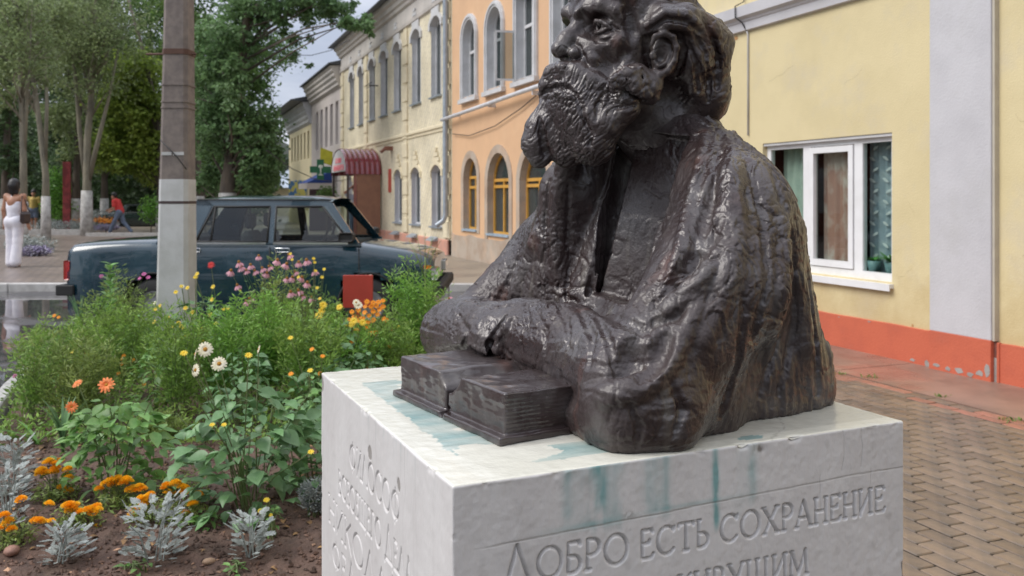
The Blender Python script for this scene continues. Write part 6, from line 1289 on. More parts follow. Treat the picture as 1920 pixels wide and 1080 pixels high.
def ped_mat():
    m = bpy.data.materials.new('painted_render'); m.use_nodes = True; n = m.node_tree.nodes; l = m.node_tree.links; b = n['Principled BSDF']; tc = n.new('ShaderNodeTexCoord')
    def at(nm): a = n.new('ShaderNodeAttribute'); a.attribute_name = nm; return a.outputs['Fac']
    def mix(fac, c1, c2):
        x = n.new('ShaderNodeMix'); x.data_type = 'RGBA'; x.clamp_factor = True
        l.new(fac, x.inputs[0])
        for i, c in ((6, c1), (7, c2)):
            if isinstance(c, tuple): x.inputs[i].default_value = (*c, 1)
            else: l.new(c, x.inputs[i])
        return x.outputs[2]
    no = n.new('ShaderNodeTexNoise'); no.inputs['Scale'].default_value = 5; no.inputs['Detail'].default_value = 8; no.inputs['Roughness'].default_value = .65; mp = n.new('ShaderNodeMapping'); mp.inputs['Scale'].default_value = (1, 1, .45); l.new(tc.outputs['Object'], mp.inputs[0]); l.new(mp.outputs[0], no.inputs['Vector'])
    ra = n.new('ShaderNodeMapRange'); ra.inputs[1].default_value = .35; ra.inputs[2].default_value = .68; l.new(no.outputs[0], ra.inputs[0])
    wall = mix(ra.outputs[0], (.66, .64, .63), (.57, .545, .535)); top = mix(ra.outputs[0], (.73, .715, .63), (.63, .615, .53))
    c = mix(at('cream'), wall, top); c = mix(at('stain'), c, (.20, .36, .36)); ds = n.new('ShaderNodeMath'); ds.operation = 'MULTIPLY'; ds.inputs[1].default_value = .75; l.new(at('dirt_shade'), ds.inputs[0]); c = mix(ds.outputs[0], c, (.22, .20, .18)); l.new(c, b.inputs['Base Color'])
    rr = n.new('ShaderNodeMapRange'); rr.inputs[3].default_value = .48; rr.inputs[4].default_value = .16; l.new(at('cream'), rr.inputs[0]); l.new(rr.outputs[0], b.inputs['Roughness'])
    bn = n.new('ShaderNodeTexNoise'); bn.inputs['Scale'].default_value = 130; bn.inputs['Detail'].default_value = 5; l.new(mp.outputs[0], bn.inputs['Vector']); bu = n.new('ShaderNodeBump'); bu.inputs['Strength'].default_value = .30; bu.inputs['Distance'].default_value = .002; l.new(bn.outputs[0], bu.inputs['Height']); l.new(bu.outputs[0], b.inputs['Normal'])
    return m
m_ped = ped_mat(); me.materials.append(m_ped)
PM = Matrix(((PU[0], PV[0], 0, PN[0]), (PU[1], PV[1], 0, PN[1]), (0, 0, 1, 0), (0, 0, 0, 1)))
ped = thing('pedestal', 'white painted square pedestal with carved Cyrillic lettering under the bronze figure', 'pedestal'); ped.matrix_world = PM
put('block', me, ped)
lw = MB(); lw.box((.001, .001, -.03), (PS-.001, PS-.001, .602)); lw.build('lower_block', m_ped, ped)
# ---------------- bronze figure ----------------
def bronze_mat():
    m = bpy.data.materials.new('wet_bronze'); m.use_nodes = True; n = m.node_tree.nodes; l = m.node_tree.links; b = n['Principled BSDF']; tc = n.new('ShaderNodeTexCoord')
    def noise_(scale, stretch=(1, 1, 1), det=5, dist=0):
        mp = n.new('ShaderNodeMapping'); mp.inputs['Scale'].default_value = stretch; l.new(tc.outputs['Object'], mp.inputs[0]); t = n.new('ShaderNodeTexNoise'); t.inputs['Scale'].default_value = scale; t.inputs['Detail'].default_value = det; t.inputs['Distortion'].default_value = dist; l.new(mp.outputs[0], t.inputs['Vector']); return t.outputs[0]
    def rng_(x, a, c, lo=0., hi=1.): r = n.new('ShaderNodeMapRange'); r.inputs[1].default_value = a; r.inputs[2].default_value = c; r.inputs[3].default_value = lo; r.inputs[4].default_value = hi; l.new(x, r.inputs[0]); return r.outputs[0]
    def mix(fac, c1, c2):
        x = n.new('ShaderNodeMix'); x.data_type = 'RGBA'; l.new(fac, x.inputs[0])
        for i, c in ((6, c1), (7, c2)):
            if isinstance(c, tuple): x.inputs[i].default_value = (*c, 1)
            else: l.new(c, x.inputs[i])
        return x.outputs[2]
    c = mix(rng_(noise_(5, det=6), .40, .62), (.034, .020, .019), (.050, .038, .038)); c = mix(rng_(noise_(11, (1, 1, 1), 6), .54, .70), c, (.085, .074, .072))
    c = mix(rng_(noise_(30, (1, 1, .10), 5), .60, .74, 0, .45), c, (.17, .15, .125)); c = mix(rng_(noise_(9, (1, 1, .5), 4), .64, .76, 0, .5), c, (.14, .05, .03)); l.new(c, b.inputs['Base Color'])
    ro = n.new('ShaderNodeMath'); ro.operation = 'ADD'; l.new(rng_(noise_(7, det=5, dist=.4), .42, .60, .27, .55), ro.inputs[0]); l.new(rng_(noise_(60, det=3), .3, .7, -.06, .10), ro.inputs[1]); l.new(ro.outputs[0], b.inputs['Roughness'])
    b.inputs['Metallic'].default_value = .10; b.inputs['Specular IOR Level'].default_value = .6; b.inputs['Coat Weight'].default_value = .26; b.inputs['Coat Roughness'].default_value = .15
    h1 = n.new('ShaderNodeMath'); h1.operation = 'MULTIPLY_ADD'; h1.inputs[1].default_value = 1.6; l.new(noise_(55, (1, 1, .6), 6, .5), h1.inputs[0]); l.new(noise_(190, (1, 1, 1), 3), h1.inputs[2])
    bu = n.new('ShaderNodeBump'); bu.inputs['Strength'].default_value = .5; bu.inputs['Distance'].default_value = .0022; l.new(h1.outputs[0], bu.inputs['Height']); l.new(bu.outputs[0], b.inputs['Normal']); return m
m_brz = bronze_mat()
bust = thing('bronze_bust', 'dark wet bronze of a bearded man with folded arms, on the white pedestal', 'statue')
cc = PN+PU*PS/2+PV*PS/2
bust.matrix_world = Matrix(((-PU[0], -PV[0], 0, cc[0]), (-PU[1], -PV[1], 0, cc[1]), (0, 0, 1, PH), (0, 0, 0, 1)))
for part, f_, h in (('coat', body_field, .003), ('head', head_field, .002)):
    P, Q = finish(f_(h), 'body' if part == 'coat' else 'head'); me = mesh_np(part, P, Q); me.materials.append(m_brz); put(part, me, bust)
# the open bronze book under the forearm (cast with the figure but a thing to look at: its own object)
def ltop(px, py, z): # point of the plinth top plane (raised by z) in figure coordinates
    r = np.array([(px-960)/FOC, 1, (368-py)/FOC]); t = (PH+z-1.5)/r[2]; p = (r*t)[:2]-PN; return -(p@PU-PS/2), PS/2-p@PV
def book_field(h=.0022):
    fr, le = ltop(937, 838, 0), ltop(735, 741, 0)      # near and far corners of the fore edge
    A = np.array([fr[0], fr[1], 0.]); B_ = np.array([le[0], le[1], 0.]); ax = (B_-A); L = np.linalg.norm(ax); ax /= L; bx_ = np.array([ax[1], -ax[0], 0.]); bx_ *= -np.sign(bx_[0]); zz = np.array([0, 0, 1.])
    F = Field((.02, -.30, -.006), (.46, .36, .125), h); R = np.array([ax, bx_, zz]); Dp = .30
    P_ = lambda a, b_, z: A+ax*a+bx_*b_+zz*z
    F.bx(P_(L*.26, Dp/2, .007), (L*.26, Dp/2, .007), .003, .002, 'add', R); F.bx(P_(L*.76, Dp/2, .007), (L*.24, Dp/2, .007), .003, .002, 'add', R)
    a0, a1 = .012, L*.50; H_ = .078
    F.bx(P_((a0+a1)/2, Dp/2+.010, .012+H_/2), ((a1-a0)/2, Dp/2-.008, H_/2), .004, .003, 'add', R); F.bx(P_(L*.75, Dp/2+.010, .010+H_/2), (L*.235, Dp/2-.008, H_/2), .004, .003, 'add', R)
    F.line([P_(L*.485, -.02, .106), P_(L*.485, Dp, .106)], .046, .012, 'cut'); F.line([P_(L*.49, -.02, .066), P_(L*.49, Dp, .066)], .013, .008, 'cut'); F.line([P_(L*.49, -.01, .012), P_(L*.49, .02, .012)], .010, .004, 'cut')
    F.ell(P_(L*.25, Dp*.5, .155), (.12, .12, .068), .01, 'cut') if False else None
    for i in range(9):
        z = .02+.008*i; F.line([P_(.0, .0025+.001*math.sin(i*2), z), P_(L*.47, .002+.001*math.cos(i*3), z+.001)], .0014, .002, 'cut'); F.line([P_(L*.53, .002, z), P_(L*.99, .0025, z-.001)], .0014, .002, 'cut'); F.line([P_(.0115, .0, z), P_(.012, Dp, z)], .0014, .002, 'cut')
    for z in (.096, .104): pass
    V, Q = F.mesh(); G_ = np.stack(np.gradient(F.D, h), -1); ij = np.clip(((V-F.lo)/h).round().astype(int), 0, np.array(F.n)-1); Nn = G_[ij[:, 0], ij[:, 1], ij[:, 2]]; Nn /= np.linalg.norm(Nn, axis=1)[:, None]+1e-6
    up_ = np.clip(Nn[:, 2], 0, 1); d = .0022*fbm(V*30, 2, 4)+.0030*up_*fbm(V*12, 2, 9)+(1-up_)*.0012*fbm(V*np.array([25, 25, 110]), 2, 12)
    V = V+Nn*d[:, None]; V[:, 2] = np.maximum(V[:, 2], .0006); return V, Q
m_book = m_brz.copy(); m_book.name = 'rain_wet_bronze'; m_book.node_tree.nodes['Principled BSDF'].inputs['Coat Weight'].default_value = .6; m_book.node_tree.nodes['Principled BSDF'].inputs['Coat Roughness'].default_value = .10
for nd in m_book.node_tree.nodes:
    if nd.type == 'BUMP': nd.inputs['Strength'].default_value = .25
V, Q = book_field(); me = mesh_np('bronze_book', V, Q); me.materials.append(m_book); bk = put('bronze_book', me); bk.matrix_world = bust.matrix_world.copy(); tag(bk, 'open bronze book lying on the pedestal in front of the folded arms', 'book')
# ---------------- the flower bed ----------------
SZ = .06
m_soil = M('dark_soil', (.125, .075, .055), (.065, .040, .030), rough=.85, scale=9, detail=8, bump=1, bscale=70, bdist=.012, grime=(.13, .085, .055), gscale=6)
def in_bed(x, y):
    lx = np.interp(y, [2.6, 4.0, 6.2, 8.4], [-2.75, -2.55, -3.55, -4.3]); rx = np.interp(y, [2.6, 3.2, 8.4], [-.62, -.62, -.38]); return lx, rx
def soil_z(x, y): return SZ+.030*noise.noise(Vector((x*2.2, y*2.2, 0)))+.016*noise.noise(Vector((x*9, y*9, 3)))+.008*noise.noise(Vector((x*26, y*26, 7)))
ys = np.arange(2.6, 8.4, .025); xs_ = np.linspace(0, 1, 130); b = MB(); vs = []
for y in ys:
    lx, rx = in_bed(0, y)
    for t in xs_:
        x = lx+(rx-lx)*t; vs.append((x, y, soil_z(x, y) if 0 < t < 1 else -.02))
nx = len(xs_); b.add(vs, [(j*nx+i, j*nx+i+1, (j+1)*nx+i+1, (j+1)*nx+i) for j in range(len(ys)-1) for i in range(nx-1)], True); me = b.mesh('flower_bed'); me.materials.append(m_soil); fb = put('flower_bed', me); fb['kind'] = 'structure'
# edging stones on the left
edge = tag(put('bed_kerb', None), kind='structure')
for i in range(9):
    y = 4.0+i*.5; p, q = Vector((in_bed(0, y)[0]-.03, y, 0)), Vector((in_bed(0, y+.49)[0]-.03, y+.49, 0)); d = (q-p).normalized(); nrm = Vector((-d.y, d.x, 0))
    def EF(a, o, z, p=p, d=d, nrm=nrm): r = p+d*a+nrm*o; return (r.x, r.y, z)
    MB(EF).box((.004, 0, -.05), ((q-p).length-.004, .10, .11+random.uniform(-.008, .008)), .01).build('stone', m_kerb, edge)
# crumbs of soil and chips of bark
rng = np.random.default_rng(31); m_clod = M('soil_clods', (.15, .09, .065), (.075, .048, .036), rough=.9, rnd=.45, bump=.5, bscale=200); m_chipb = M('bark_chips', (.38, .22, .13), (.28, .17, .11), rough=.7, rnd=.5, bump=0)
def scatter(name, n, mat, r0, r1, flat, ymax):
    V, Fq = [], []; base = np.array([(1, 0, 0), (-1, 0, 0), (0, 1, 0), (0, -1, 0), (0, 0, 1), (0, 0, -1)], float); tri = [(0, 2, 4), (2, 1, 4), (1, 3, 4), (3, 0, 4), (2, 0, 5), (1, 2, 5), (3, 1, 5), (0, 3, 5)]
    for i in range(n):
        y = 2.9+(ymax-2.9)*rng.random()**1.6; lx, rx = in_bed(0, y); x = rng.uniform(lx, rx); r = rng.uniform(r0, r1); a = rng.uniform(0, 6.28); q = base*rng.uniform(.6, 1.3, (6, 1))*r*np.array([1, 1*rng.uniform(.4, 1), flat]); c, s = math.cos(a), math.sin(a)
        q = np.stack([q[:, 0]*c-q[:, 1]*s, q[:, 0]*s+q[:, 1]*c, q[:, 2]+rng.uniform(-.3, .3)*q[:, 0]], 1)+np.array([x, y, soil_z(x, y)+r*flat*.4]); o = len(V)*6; V.append(q); Fq += [tuple(o+k for k in t) for t in tri]
    me = mesh_np(name, np.concatenate(V), np.array(Fq)); me.polygons.foreach_set('use_smooth', np.zeros(len(me.polygons), bool)); me.materials.append(mat); o = put(name, me); o['kind'] = 'stuff'; return o
scatter('soil_crumbs', 5200, m_clod, .004, .016, .8, 5.5); scatter('bark_chips', 420, m_chipb, .005, .015, .25, 5.2)
for i, (px, py, r, lb) in enumerate(((945, 0, 0, ''), (392, 1053, .025, 'small tan stone on the dark soil near the bottom edge, right of the silver plant'), (22, 1038, .04, 'reddish brown stone in the lower left corner of the bed'))):
    if not r: continue
    g = G(px, py, SZ); me_ = MB(); me_.lathe([(0, -.5), (.7, -.4), (1, 0), (.75, .35), (.3, .5), (0, .5)], (0, 0, 0), 9); m_ = me_.mesh('stone'); m_.materials.append(M('tan_stone', (.42, .28, .18) if i == 1 else (.36, .20, .15), rough=.7, bump=.4)); tag(put('stone', m_, None, (g.x, g.y, soil_z(g.x, g.y)+r*.3), (0, .2, i), (r*1.3, r*.8, r)), lb, 'stone')
# --- leaves, flowers, plants ---
G_lo = lambda c: c
m_dl = M('dahlia_leaf', (.115, .235, .085), (.175, .31, .14), rough=.42, scale=20, rnd=.35, bump=.3, bscale=90, bdist=.002, trans=.25, spec=.5); m_dl2 = M('dahlia_leaf_fresh', (.15, .31, .08), (.22, .38, .12), rough=.42, scale=20, rnd=.35, bump=.3, bscale=90, bdist=.002, trans=.3)
m_stem = M('plant_stem', (.10, .17, .05), (.13, .12, .06), rough=.6, bump=0); m_fea = M('feathery_green', (.17, .31, .06), (.28, .41, .09), rough=.5, scale=4, lo=.35, hi=.65, rnd=.40, bump=0, trans=.35); m_fea2 = M('feathery_olive', (.27, .33, .09), (.19, .28, .07), rough=.5, scale=4, lo=.35, hi=.65, rnd=.4, bump=0, trans=.35); m_fea3 = M('feathery_bright', (.16, .36, .055), (.27, .44, .09), rough=.5, scale=4, lo=.35, hi=.65, rnd=.35, bump=0, trans=.35)
m_pal = {'orange': M('petal_orange', (.90, .30, .01), (.92, .42, .02), rough=.55, scale=60, rnd=.12, bump=0, trans=.25), 'yellow': M('petal_yellow', (.85, .62, .03), (.90, .70, .10), rough=.55, scale=60, rnd=.12, bump=0, trans=.25), 'cream': M('petal_cream', (.88, .82, .58), (.88, .84, .70), rough=.6, scale=60, rnd=.1, bump=0, trans=.25),
         'coral': M('petal_coral', (.90, .22, .06), (.92, .36, .12), rough=.55, scale=60, rnd=.15, bump=0, trans=.25), 'pink': M('petal_pink', (.72, .32, .42), (.78, .48, .52), rough=.6, scale=60, rnd=.2, bump=0, trans=.3), 'red': M('petal_red', (.65, .03, .03), (.7, .06, .05), rough=.55, scale=60, rnd=.1, bump=0, trans=.2),
         'mag': M('petal_magenta', (.60, .12, .36), (.66, .20, .42), rough=.6, scale=60, rnd=.2, bump=0, trans=.2), 'core': M('flower_core', (.45, .22, .02), (.30, .12, .01), rough=.8, scale=200, bump=.5, bscale=400), 'cone': M('cone_core', (.22, .09, .015), (.40, .18, .03), rough=.8, scale=200, lo=.4, hi=.6, bump=.6, bscale=400)}
def leaf_mesh(name, L, Wd, mat, curl=.25, lobes=0, seed=0):
    r = random.Random(seed); b = MB(); n = 6; rows = []
    for i in range(n+1):
        t = i/n; w = Wd*math.sin(math.pi*min(1, t*1.02)**.8)*(1 if not lobes else 1-.0*t)+.0008; z = curl*L*(t-t*t*1.5); rows.append([(t*L, -w, z+.16*w*2), (t*L, 0, z), (t*L, w, z+.16*w*2)])
    vs = sum(rows, []); b.add(vs, [(i*3+k, i*3+k+1, (i+1)*3+k+1, (i+1)*3+k) for i in range(n) for k in (0, 1)], True); m = b.mesh(name); m.materials.append(mat); return m
def lobed_mesh(name, L, mat, seed=0):
    r = random.Random(seed); b = MB(); b.quad((0, -.002, 0), (L*.9, -.0015, L*.20), (L*.9, .0015, L*.20), (0, .002, 0))
    for i in range(7):
        t = .16+.12*i; z = L*.25*t; ln = L*(.30 if i < 5 else .22)*(1-.3*abs(t-.6))*r.uniform(.85, 1.15)
        for s in (1, -1):
            a = math.radians(52-4*i); dx, dy = math.cos(a)*ln, s*math.sin(a)*ln; w = ln*.20; px_, py_ = -math.sin(a)*w*s*s, math.cos(a)*w*s
            p = Vector((t*L*.95, 0, z)); q = p+Vector((dx, dy, ln*.22)); m_ = p.lerp(q, .55); nn = Vector((-dy, dx, 0)).normalized()*w
            b.add([p-nn*.45, p+nn*.45, m_+nn, q+nn*.55, q-nn*.55+Vector((dx, dy, 0))*.06, m_-nn], [(0, 1, 2, 5), (5, 2, 3, 4)])
    p = Vector((L*.88, 0, L*.22)); b.add([p+Vector((0, -.004, 0)), p+Vector((L*.12, -L*.06, L*.03)), p+Vector((L*.16, 0, L*.03)), p+Vector((L*.12, L*.06, L*.03)), p+Vector((0, .004, 0))], [(0, 1, 2, 3, 4)])
    m = b.mesh(name); m.materials.append(mat); return m
def bloom_mesh(name, R, npet, rings, mat, core, cup=.3, coreR=.28, wid=.5, droop=0.0, cone=False, seed=0):
    r = random.Random(seed); b = MB()
    for g_ in range(rings):
        rr = R*(1-.24*g_); 
        for i in range(npet-2*g_ if rings > 1 else npet):
            a = 2*math.pi*(i+.5*g_)/(npet-2*g_ if rings > 1 else npet)+r.uniform(-.06, .06); d = Vector((math.cos(a), math.sin(a), 0)); n_ = Vector((-d.y, d.x, 0)); w = rr*wid*math.pi/npet*1.5; el = cup+.35*g_-droop; L_2 = rr*r.uniform(.9, 1.08)
            P0 = d*R*.10+Vector((0, 0, .002*g_)); P1 = d*L_2*.55+Vector((0, 0, L_2*.55*el)); P2 = d*L_2+Vector((0, 0, L_2*(el*.8-.15-droop*.5)))
            b.add([P0-n_*w*.35, P0+n_*w*.35, P1-n_*w, P1+n_*w, P2-n_*w*.55, P2+n_*w*.55, P2*1.05], [(0, 1, 3, 2), (2, 3, 5, 4), (4, 5, 6)])
    m = b.mesh(name); m.materials.append(mat); c = None
    if core:
        cb = MB(); h = R*(.55 if cone else .22); cb.lathe([(R*coreR, -R*.02), (R*coreR, h*.35), (R*coreR*.75, h*.8), (R*coreR*.3, h), (0, h)], (0, 0, 0), 9); c = cb.mesh('centre'); c.materials.append(core)
    return m, c
def pom_mesh(name, R, mat, seed=0):
    r = random.Random(seed); b = MB()
    for g_ in range(5):
        ph = math.radians(2+g_*20); n = (12, 11, 9, 6, 3)[g_]
        for i in range(n):
            a = 2*math.pi*(i+.5*(g_ % 2))/n+r.uniform(-.1, .1); d = Vector((math.cos(a)*math.cos(ph), math.sin(a)*math.cos(ph), math.sin(ph)*.8)); t = Vector((-math.sin(a), math.cos(a), 0)); u = Vector((-math.cos(a)*math.sin(ph), -math.sin(a)*math.sin(ph), math.cos(ph))); w = R*.34
            c = d*R*r.uniform(.85, 1.0); b.add([c*.45, c-t*w+u*w*.1, c+d*R*.10+u*w*.6+t*w*.1*r.uniform(-1, 1), c+t*w+u*w*.1], [(0, 1, 2, 3)])
    m = b.mesh(name); m.materials.append(mat); return m
LV = {'d': [leaf_mesh('leaf', .075*s, .025*s, m_dl, c, seed=i) for i, (s, c) in enumerate(((1, .2), (.8, .4), (1.15, .1), (.9, -.1)))], 'f': [leaf_mesh('leaf', .075*s, .022*s, m_dl2, c, seed=i) for i, (s, c) in enumerate(((1, .2), (.8, .4), (1.15, .1), (.9, -.1)))],
      's': [lobed_mesh('leaf', .085*s, m_silv2 if False else m_silv, i) for i, s in enumerate((1, .8, 1.15))]}
FL = {'coral': bloom_mesh('flower', .030, 12, 2, m_pal['coral'], m_pal['core'], .35, .25), 'cream': bloom_mesh('flower', .033, 15, 1, m_pal['cream'], m_pal['core'], .18, .30, .62), 'yellow': bloom_mesh('flower', .026, 14, 3, m_pal['yellow'], None, .35), 'syellow': bloom_mesh('flower', .017, 10, 2, m_pal['yellow'], None, .5),
      'red': bloom_mesh('flower', .028, 14, 3, m_pal['red'], None, .3), 'pink': bloom_mesh('flower', .036, 13, 1, m_pal['pink'], m_pal['cone'], -.15, .36, .6, .45, True), 'so': bloom_mesh('flower', .016, 8, 2, m_pal['orange'], None, .3), 'mag': bloom_mesh('flower', .020, 6, 2, m_pal['mag'], None, .3), 'pom': (pom_mesh('flower', .022, M('marigold_orange', (.94, .44, .015), (.95, .54, .03), rough=.6, rnd=.12, bump=0, trans=.2)), None), 'pomy': (pom_mesh('flower', .022, m_pal['yellow'], 2), None)}
m_deep = M('petal_deep_yellow', (.95, .55, .02), (.96, .64, .05), rough=.6, rnd=.12, bump=0, trans=.2); pm2 = pom_mesh('flower', .022, m_deep, 5)
R_ = random.Random(99)
def inst(me, parent, loc, az, tilt, roll=0, sc=1.0, name=None):
    o = bpy.data.objects.new(name or me.name.split('.')[0], me); COL.objects.link(o); o.parent = parent; o.matrix_local = Matrix.LocRotScale(Vector(loc), (Matrix.Rotation(az, 3, 'Z')@Matrix.Rotation(tilt, 3, 'Y')@Matrix.Rotation(roll, 3, 'X')).to_quaternion(), Vector((sc,)*3)); return o
def flower(kind, parent, loc, face=(0, -.5, .8), sc=1.0):
    m, c = FL[kind]; q = Vector(face).normalized().to_track_quat('Z', 'Y'); o = bpy.data.objects.new('flower', m); COL.objects.link(o); o.parent = parent; o.matrix_local = Matrix.LocRotScale(Vector(loc), q, Vector((sc,)*3))
    if c: cc_ = bpy.data.objects.new('centre', c); COL.objects.link(cc_); cc_.parent = o
    return o
def stems_mesh(ends, base_r=.03, r=.003, name='stems', parent=None, mat=None, bend=.3):
    b = MB()
    for e_ in ends:
        e_ = Vector(e_); s_ = Vector((e_.x*.15+R_.uniform(-1, 1)*base_r, e_.y*.15+R_.uniform(-1, 1)*base_r, 0)); m_ = s_.lerp(e_, .5)+Vector((-(e_.x)*.12, -(e_.y)*.12, .02)); b.tube([s_, m_, e_], [r, r*.8, r*.5], 5, cap=False)
    return b.build(name, mat or m_stem, parent)
def dahlia(label, x, y, rx, ry, h, nleaf, lk, flowers, grp, cat='flower', lsc=1.0):
    t = thing('dahlia_plant', label, cat, (x, y, SZ-.01), 0, grp); ends = [(R_.gauss(0, rx*.5), R_.gauss(0, ry*.5), h*R_.uniform(.6, .95)) for _ in range(9)]+[f[1] for f in flowers]
    stems_mesh(ends, .04, .004, parent=t)
    for i in range(nleaf):
        a = R_.uniform(0, 6.283); k = R_.random()**.5; z = h*(.06+.88*R_.random()**.8); prof = math.sin(math.pi*min(1, .18+.72*z/h))**.6; X_, Y_ = math.cos(a)*rx*k*prof, math.sin(a)*ry*k*prof
        inst(R_.choice(LV[lk]), t, (X_, Y_, z*(1-.25*k*k)), math.atan2(Y_, X_)+R_.gauss(0, .7), R_.uniform(-.35, .75), R_.gauss(0, .35), lsc*R_.uniform(.7, 1.25))
    for kd, p, *f in flowers: flower(kd, t, p, f[0] if f else (R_.uniform(-.3, .3), -.6, .75), f[1] if len(f) > 1 else 1.0)
    return t
def marigold(label, x, y, r, h, flowers, grp='orange marigolds in the bed', mat=None, sc=1.0):
    t = thing('marigold_plant', label, 'flower', (x, y, SZ-.01), 0, grp); rng_ = np.random.default_rng(int(abs(x*1000+y*77))); n = 420; a = rng_.uniform(0, 6.28, n); k = np.sqrt(rng_.uniform(0, 1, n)); z = h*rng_.uniform(.05, .85, n)
    C = np.stack([np.cos(a)*k*r, np.sin(a)*k*r, z], 1); put('foliage', tri_mesh('foliage', leaf_quads(C, .026, rng_, .1, .35), m_fea2, 4), t)
    stems_mesh([f for f in flowers], .02, .002, parent=t)
    for p in flowers: o = inst(R_.choice((FL['pom'][0], pm2, pm2)), t, p, R_.uniform(0, 6), R_.uniform(-.3, .3), 0, sc*R_.uniform(.8, 1.15), 'flower')
    return t
def feathery(label, x, y, rx, ry, h, n, mat, grp, size=.032, flowers=(), cat='plant', seed=1, nst=26, wid=.07, name='feathery_plant', lean=0):
    """many upright stems, each set with thread-thin leaflets"""
    rng_ = np.random.default_rng(seed); t = thing(name, label, cat, (x, y, SZ-.01), 0, grp); ends = []; C = []; D = []
    for i in range(nst):
        a = rng_.uniform(0, 6.28); k = math.sqrt(rng_.uniform(0, 1)); e_ = np.array([math.cos(a)*rx*k+lean*.3, math.sin(a)*ry*k, h*(1-.35*k*k)*rng_.uniform(.78, 1.04)]); ends.append(tuple(e_)); m = n//nst; tt = rng_.uniform(.15, 1.0, m)**.8
        s_ = e_*np.array([.2, .2, 0]); mid = (s_+e_)/2+np.array([-e_[0]*.12, -e_[1]*.12, 0]); q = ((1-tt)**2)[:, None]*s_+(2*tt*(1-tt))[:, None]*mid+(tt**2)[:, None]*e_
        az = rng_.uniform(0, 6.28, m); rr = np.abs(rng_.normal(0, 1, m))*size*1.1*(1.15-tt*.6); C.append(q+np.stack([np.cos(az)*rr, np.sin(az)*rr, rr*.5], 1))
        D.append(np.stack([np.cos(az), np.sin(az), rng_.uniform(.1, 1.3, m)], 1))
    C = np.concatenate(C); D = np.concatenate(D)+rng_.normal(0, .35, C.shape); D /= np.linalg.norm(D, axis=1)[:, None]; Wv = np.cross(D, rng_.normal(0, 1, C.shape)); Wv /= np.linalg.norm(Wv, axis=1)[:, None]+1e-6; L_3 = size*rng_.uniform(.6, 1.5, len(C))[:, None]; wv = Wv*size*wid
    P = np.stack([C-wv*.5, C+D*L_3*.5-wv, C+D*L_3, C+D*L_3*.5+wv], 1).reshape(-1, 3); put('foliage', tri_mesh('foliage', P, mat, 4), t)
    stems_mesh(ends[:16]+[f[1] for f in flowers], .04, .0025, parent=t)
    for kd, p, *f in flowers: flower(kd, t, p, f[0] if f else (R_.uniform(-.4, .4), -.5, .7), f[1] if len(f) > 1 else 1.0)
    return t
def miller(label, x, y, r, h, n, grp='silver dusty millers at the front of the bed', sc=1.0):
    t = thing('dusty_miller', label, 'plant', (x, y, SZ-.01), 0, grp); ends = []
    for i in range(n):
        a = R_.uniform(0, 6.283); z = h*R_.uniform(.05, .82); k = r*(.15+.6*R_.random())*(1-.25*z/h); inst(R_.choice(LV['s']), t, (math.cos(a)*k*.8, math.sin(a)*k*.8, z), a+R_.gauss(0, .4), -R_.uniform(-.25, .85)*(0.15+.8*z/h), R_.gauss(0, .3), sc*R_.uniform(.75, 1.25))
    stems_mesh([(R_.gauss(0, r*.3), R_.gauss(0, r*.3), h*.8) for _ in range(6)], .02, .003, parent=t, mat=m_silv); return t
def F3(px, py, Yf, x, y): p = AT(px, py, Yf); return (p.x-x, p.y-y, p.z-(SZ-.01))
# plants by their foot in the photograph
def foot(px, py): g = G(px, py, SZ); return g.x, g.y
# front row
for px, py, top, w, n, lb in ((118, 1048, 962, 100, 46, 'silver dusty miller among marigolds, leftmost of the three in the front row'), (292, 1052, 906, 158, 90, 'large silver dusty miller at the front of the bed, biggest one'), (470, 1038, 944, 92, 46, 'small silver dusty miller on bare soil next to a yellow flowered sprig'), (28, 935, 792, 84, 60, 'tall silver dusty miller at the left edge of the picture, above the marigolds'), (12, 990, 850, 90, 40, 'silver dusty miller cut by the left picture edge, lower one')):
    x, y = foot(px, py); miller(lb, x, y, w/FOC*y*.66, (py-top)/FOC*y*.95, int(n*2.3), sc=.56*y/4.0)
for px, py, fl, lb in ((105, 935, [(92, 866), (78, 884), (110, 868), (104, 880), (124, 882), (124, 893), (88, 888), (115, 915), (128, 922), (75, 890)], 'orange marigold clump left of the leafy coral dahlia'),
                       (150, 985, [(125, 950), (142, 948), (148, 960), (165, 957), (180, 952), (136, 956), (174, 962), (182, 990), (192, 995), (170, 1020)], 'bright marigold clump right behind the leftmost front dusty miller'),
                       (225, 950, [(205, 902), (214, 900), (222, 905), (237, 900), (250, 918), (262, 914), (268, 918), (186, 918), (212, 910), (243, 920)], 'marigold clump in the middle of the front, just below the leafy dahlia'),
                       (18, 1022, [(8, 968), (16, 978), (4, 990), (22, 994), (66, 978), (84, 980), (96, 978), (40, 938), (92, 946)], 'marigolds low at the left picture edge'),
                       (283, 975, [(265, 938), (272, 944), (283, 928), (252, 960), (278, 934)], 'marigold just behind the large dusty miller, left side'),
                       (345, 975, [(312, 912), (332, 908), (343, 922), (348, 916), (322, 925), (358, 940), (372, 928), (347, 963)], 'marigold beyond the large dusty miller, right side')):
    x, y = foot(px, py); marigold(lb, x, y, .10, .10, [F3(a, c, y-.03+.02*(i % 3), x, y) for i, (a, c) in enumerate(fl)]+[F3(a+R_.uniform(-9, 9), c+R_.uniform(-3, 7), y-.03, x, y) for a, c in fl[:6]], sc=1.12*y/4.1)
x, y = foot(505, 1005); dahlia('thin fresh green sprig with tiny pale yellow blooms beside the small dusty miller', x, y, .045, .045, .17, 30, 'f', [('syellow', F3(500, 938, y, x, y), (0, -.5, .8), .8), ('syellow', F3(488, 958, y, x, y), (0, -.8, .5), .6), ('syellow', F3(508, 966, y, x, y), (0, -.8, .5), .5)], 'small sprigs', lsc=.42)
